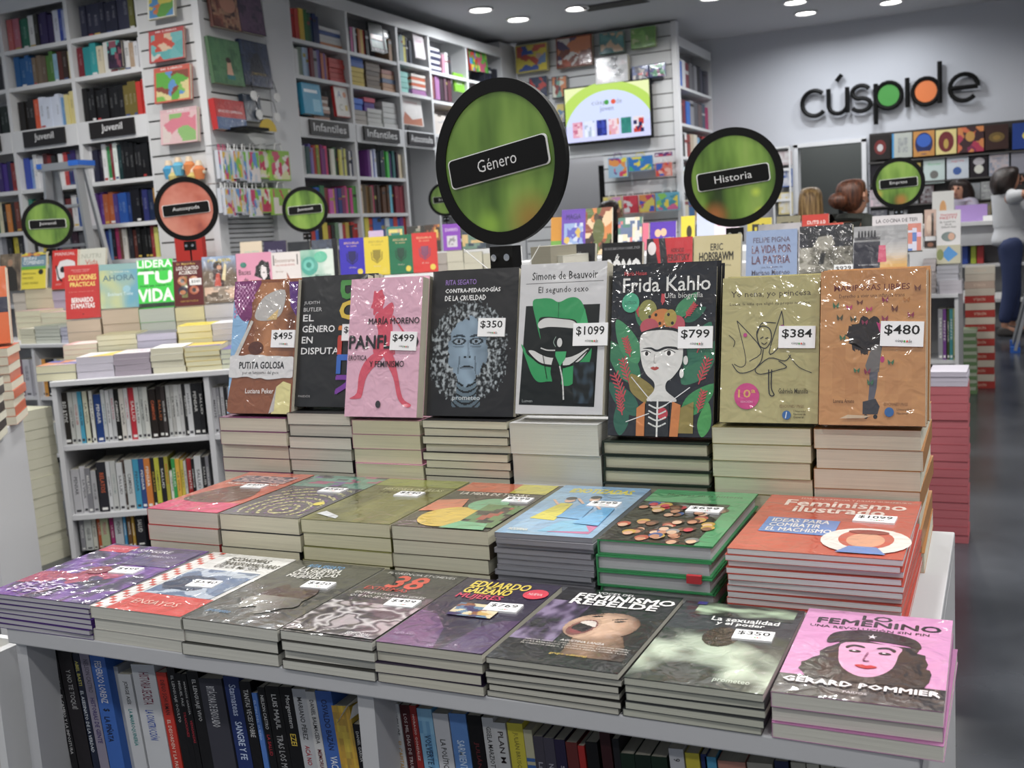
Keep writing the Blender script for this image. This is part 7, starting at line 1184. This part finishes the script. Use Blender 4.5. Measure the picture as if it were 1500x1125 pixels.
    for n_ in 'rl': a = J[n_ + 'ankle'][0]; blob('shoe', [(a[0] + .05, a[1], .0, .12, .042), (a[0] + .05, a[1], .03, .125, .045), (a[0] + .02, a[1], .07, .08, .04), (a[0], a[1], .1, .045, .04)], mat('shoe', '#3a3634', .6), o, 12)
    if face:
        DARK = mat('eye_dark', '#1c1412', .3); LIP = mat('lips', '#8a4038', .5)
        for sg in (-1, 1):
            b = MB(); b.tube([(.088, sg * .03, 1.572), (.094, sg * .03, 1.572)], [.014, .008], n=10); link('eye', b.mesh('eye', DARK), o)
            b = MB(); b.tube([(.09, sg * .044, 1.592), (.096, sg * .016, 1.594)], .004, n=6); link('eyebrow', b.mesh('eyebrow', hair), o)
            b = MB(); b.tube([(.005, sg * .075, 1.545), (0, sg * .084, 1.565), (.0, sg * .08, 1.59)], [.008, .013, .009], n=8); link('ear', b.mesh('ear', SKIN), o)
        b = MB(); b.tube([(.095, 0, 1.58), (.11, 0, 1.55), (.118, 0, 1.535), (.09, 0, 1.525)], [.008, .011, .013, .008], n=8); link('nose', b.mesh('nose', SKIN), o)
        b = MB(); b.tube([(.085, -.024, 1.503), (.096, 0, 1.501), (.085, .024, 1.503)], [.004, .008, .004], n=6); link('mouth', b.mesh('mouth', LIP), o)
    if hair_style == 'curly':
        blob('hair', [(-.01, 0, 1.68, .03, .03), (-.02, 0, 1.67, .085, .085), (-.04, 0, 1.62, .125, .125), (-.062, 0, 1.55, .128, .148), (-.078, 0, 1.47, .112, .16), (-.075, 0, 1.4, .08, .12), (-.07, 0, 1.37, .03, .04)], hair, o, 20, .28)
    elif hair_style == 'long':
        blob('hair', [(-.01, 0, 1.68, .02, .02), (-.015, 0, 1.672, .075, .07), (-.03, 0, 1.63, .1, .094), (-.05, 0, 1.56, .09, .1), (-.06, 0, 1.46, .075, .105), (-.07, 0, 1.36, .06, .11), (-.075, 0, 1.27, .045, .09), (-.07, 0, 1.24, .02, .04)], hair, o, 20, .1)
    elif hair_style == 'bun':
        blob('hair', [(-.0, 0, 1.68, .02, .02), (-.01, 0, 1.672, .075, .07), (-.025, 0, 1.63, .1, .092), (-.035, 0, 1.57, .092, .094), (-.04, 0, 1.5, .065, .08), (-.04, 0, 1.47, .03, .04)], hair, o, 20, .06)
        blob('hair_bun', [(-.12, 0, 1.60, .02, .02), (-.135, 0, 1.585, .05, .055), (-.14, 0, 1.545, .062, .07), (-.13, 0, 1.505, .045, .05), (-.12, 0, 1.49, .015, .02)], hair, o, 14, .2)
        for sg in (-1, 1):
            b = MB(); b.tube([(.0, sg * .086, 1.54), (.0, sg * .088, 1.53)], .006, n=6); link('earring', b.mesh('earring', CHROME), o)
        if sleeve == 'long':
            b = MB(); b.tube([(.085 * math.cos(a * math.pi / 8), .105 * math.sin(a * math.pi / 8), 1.42 + .02 * math.cos(a * math.pi / 8 + math.pi)) for a in range(16)], .026, n=8, closed=True); link('jacket_collar', b.mesh('jacket_collar', shirt), o)
    return o
DKH = m_hair('dark_hair', '#120c0a', '#2c1c16'); AUB = m_hair('auburn_hair', '#2c150c', '#6a3a20'); BLO = m_hair('streaked_blond_hair', '#6a4c28', '#c09a5e'); BRN = m_hair('brown_hair', '#1c1210', '#3a2620')
JEANS = mat('denim', '#26345c', .8, bump=.2, bscale=90); TEE = mat('white_cotton', '#c6c8cc', .8, bump=.15, bscale=20); OLV = mat('dark_olive_cloth', '#20241f', .8); BLK = mat('black_cloth', '#101014', .8); GRYT = mat('grey_cloth', '#9a94a4', .8)
def pat(px, py, y): p = F0.at(px, py, y); return p.x, p.z
x, z = pat(1480, 244, 11.45); person(x, 11.35, z, 8, 'standing woman with curly dark hair, white T-shirt and jeans, arm stretched out, at the right edge', TEE, JEANS, DKH, 'curly', 'raise')
x, z = pat(1404, 262, 12.6); person(x, 12.66, z, -110, 'dark-haired woman looking down behind the service counter', GRYT, BLK, DKH, 'curly', 'desk')
x, z = pat(1187, 274, 8.0); person(x, 8.0, z, 100, 'person with streaked blond hair seen from behind, before the doorway', GRYT, BLK, BLO, 'long')
x, z = pat(1252, 262, 6.2); person(x, 6.15, z, 52, 'person with auburn hair in a bun and dark olive jacket, before the doorway', OLV, BLK, AUB, 'bun', sleeve='long')
x, z = pat(895, 293, 8.3); person(x, 8.3, z, 60, 'person with long dark brown hair in black behind the brown picture book', BLK, BLK, BRN, 'long', sleeve='long')
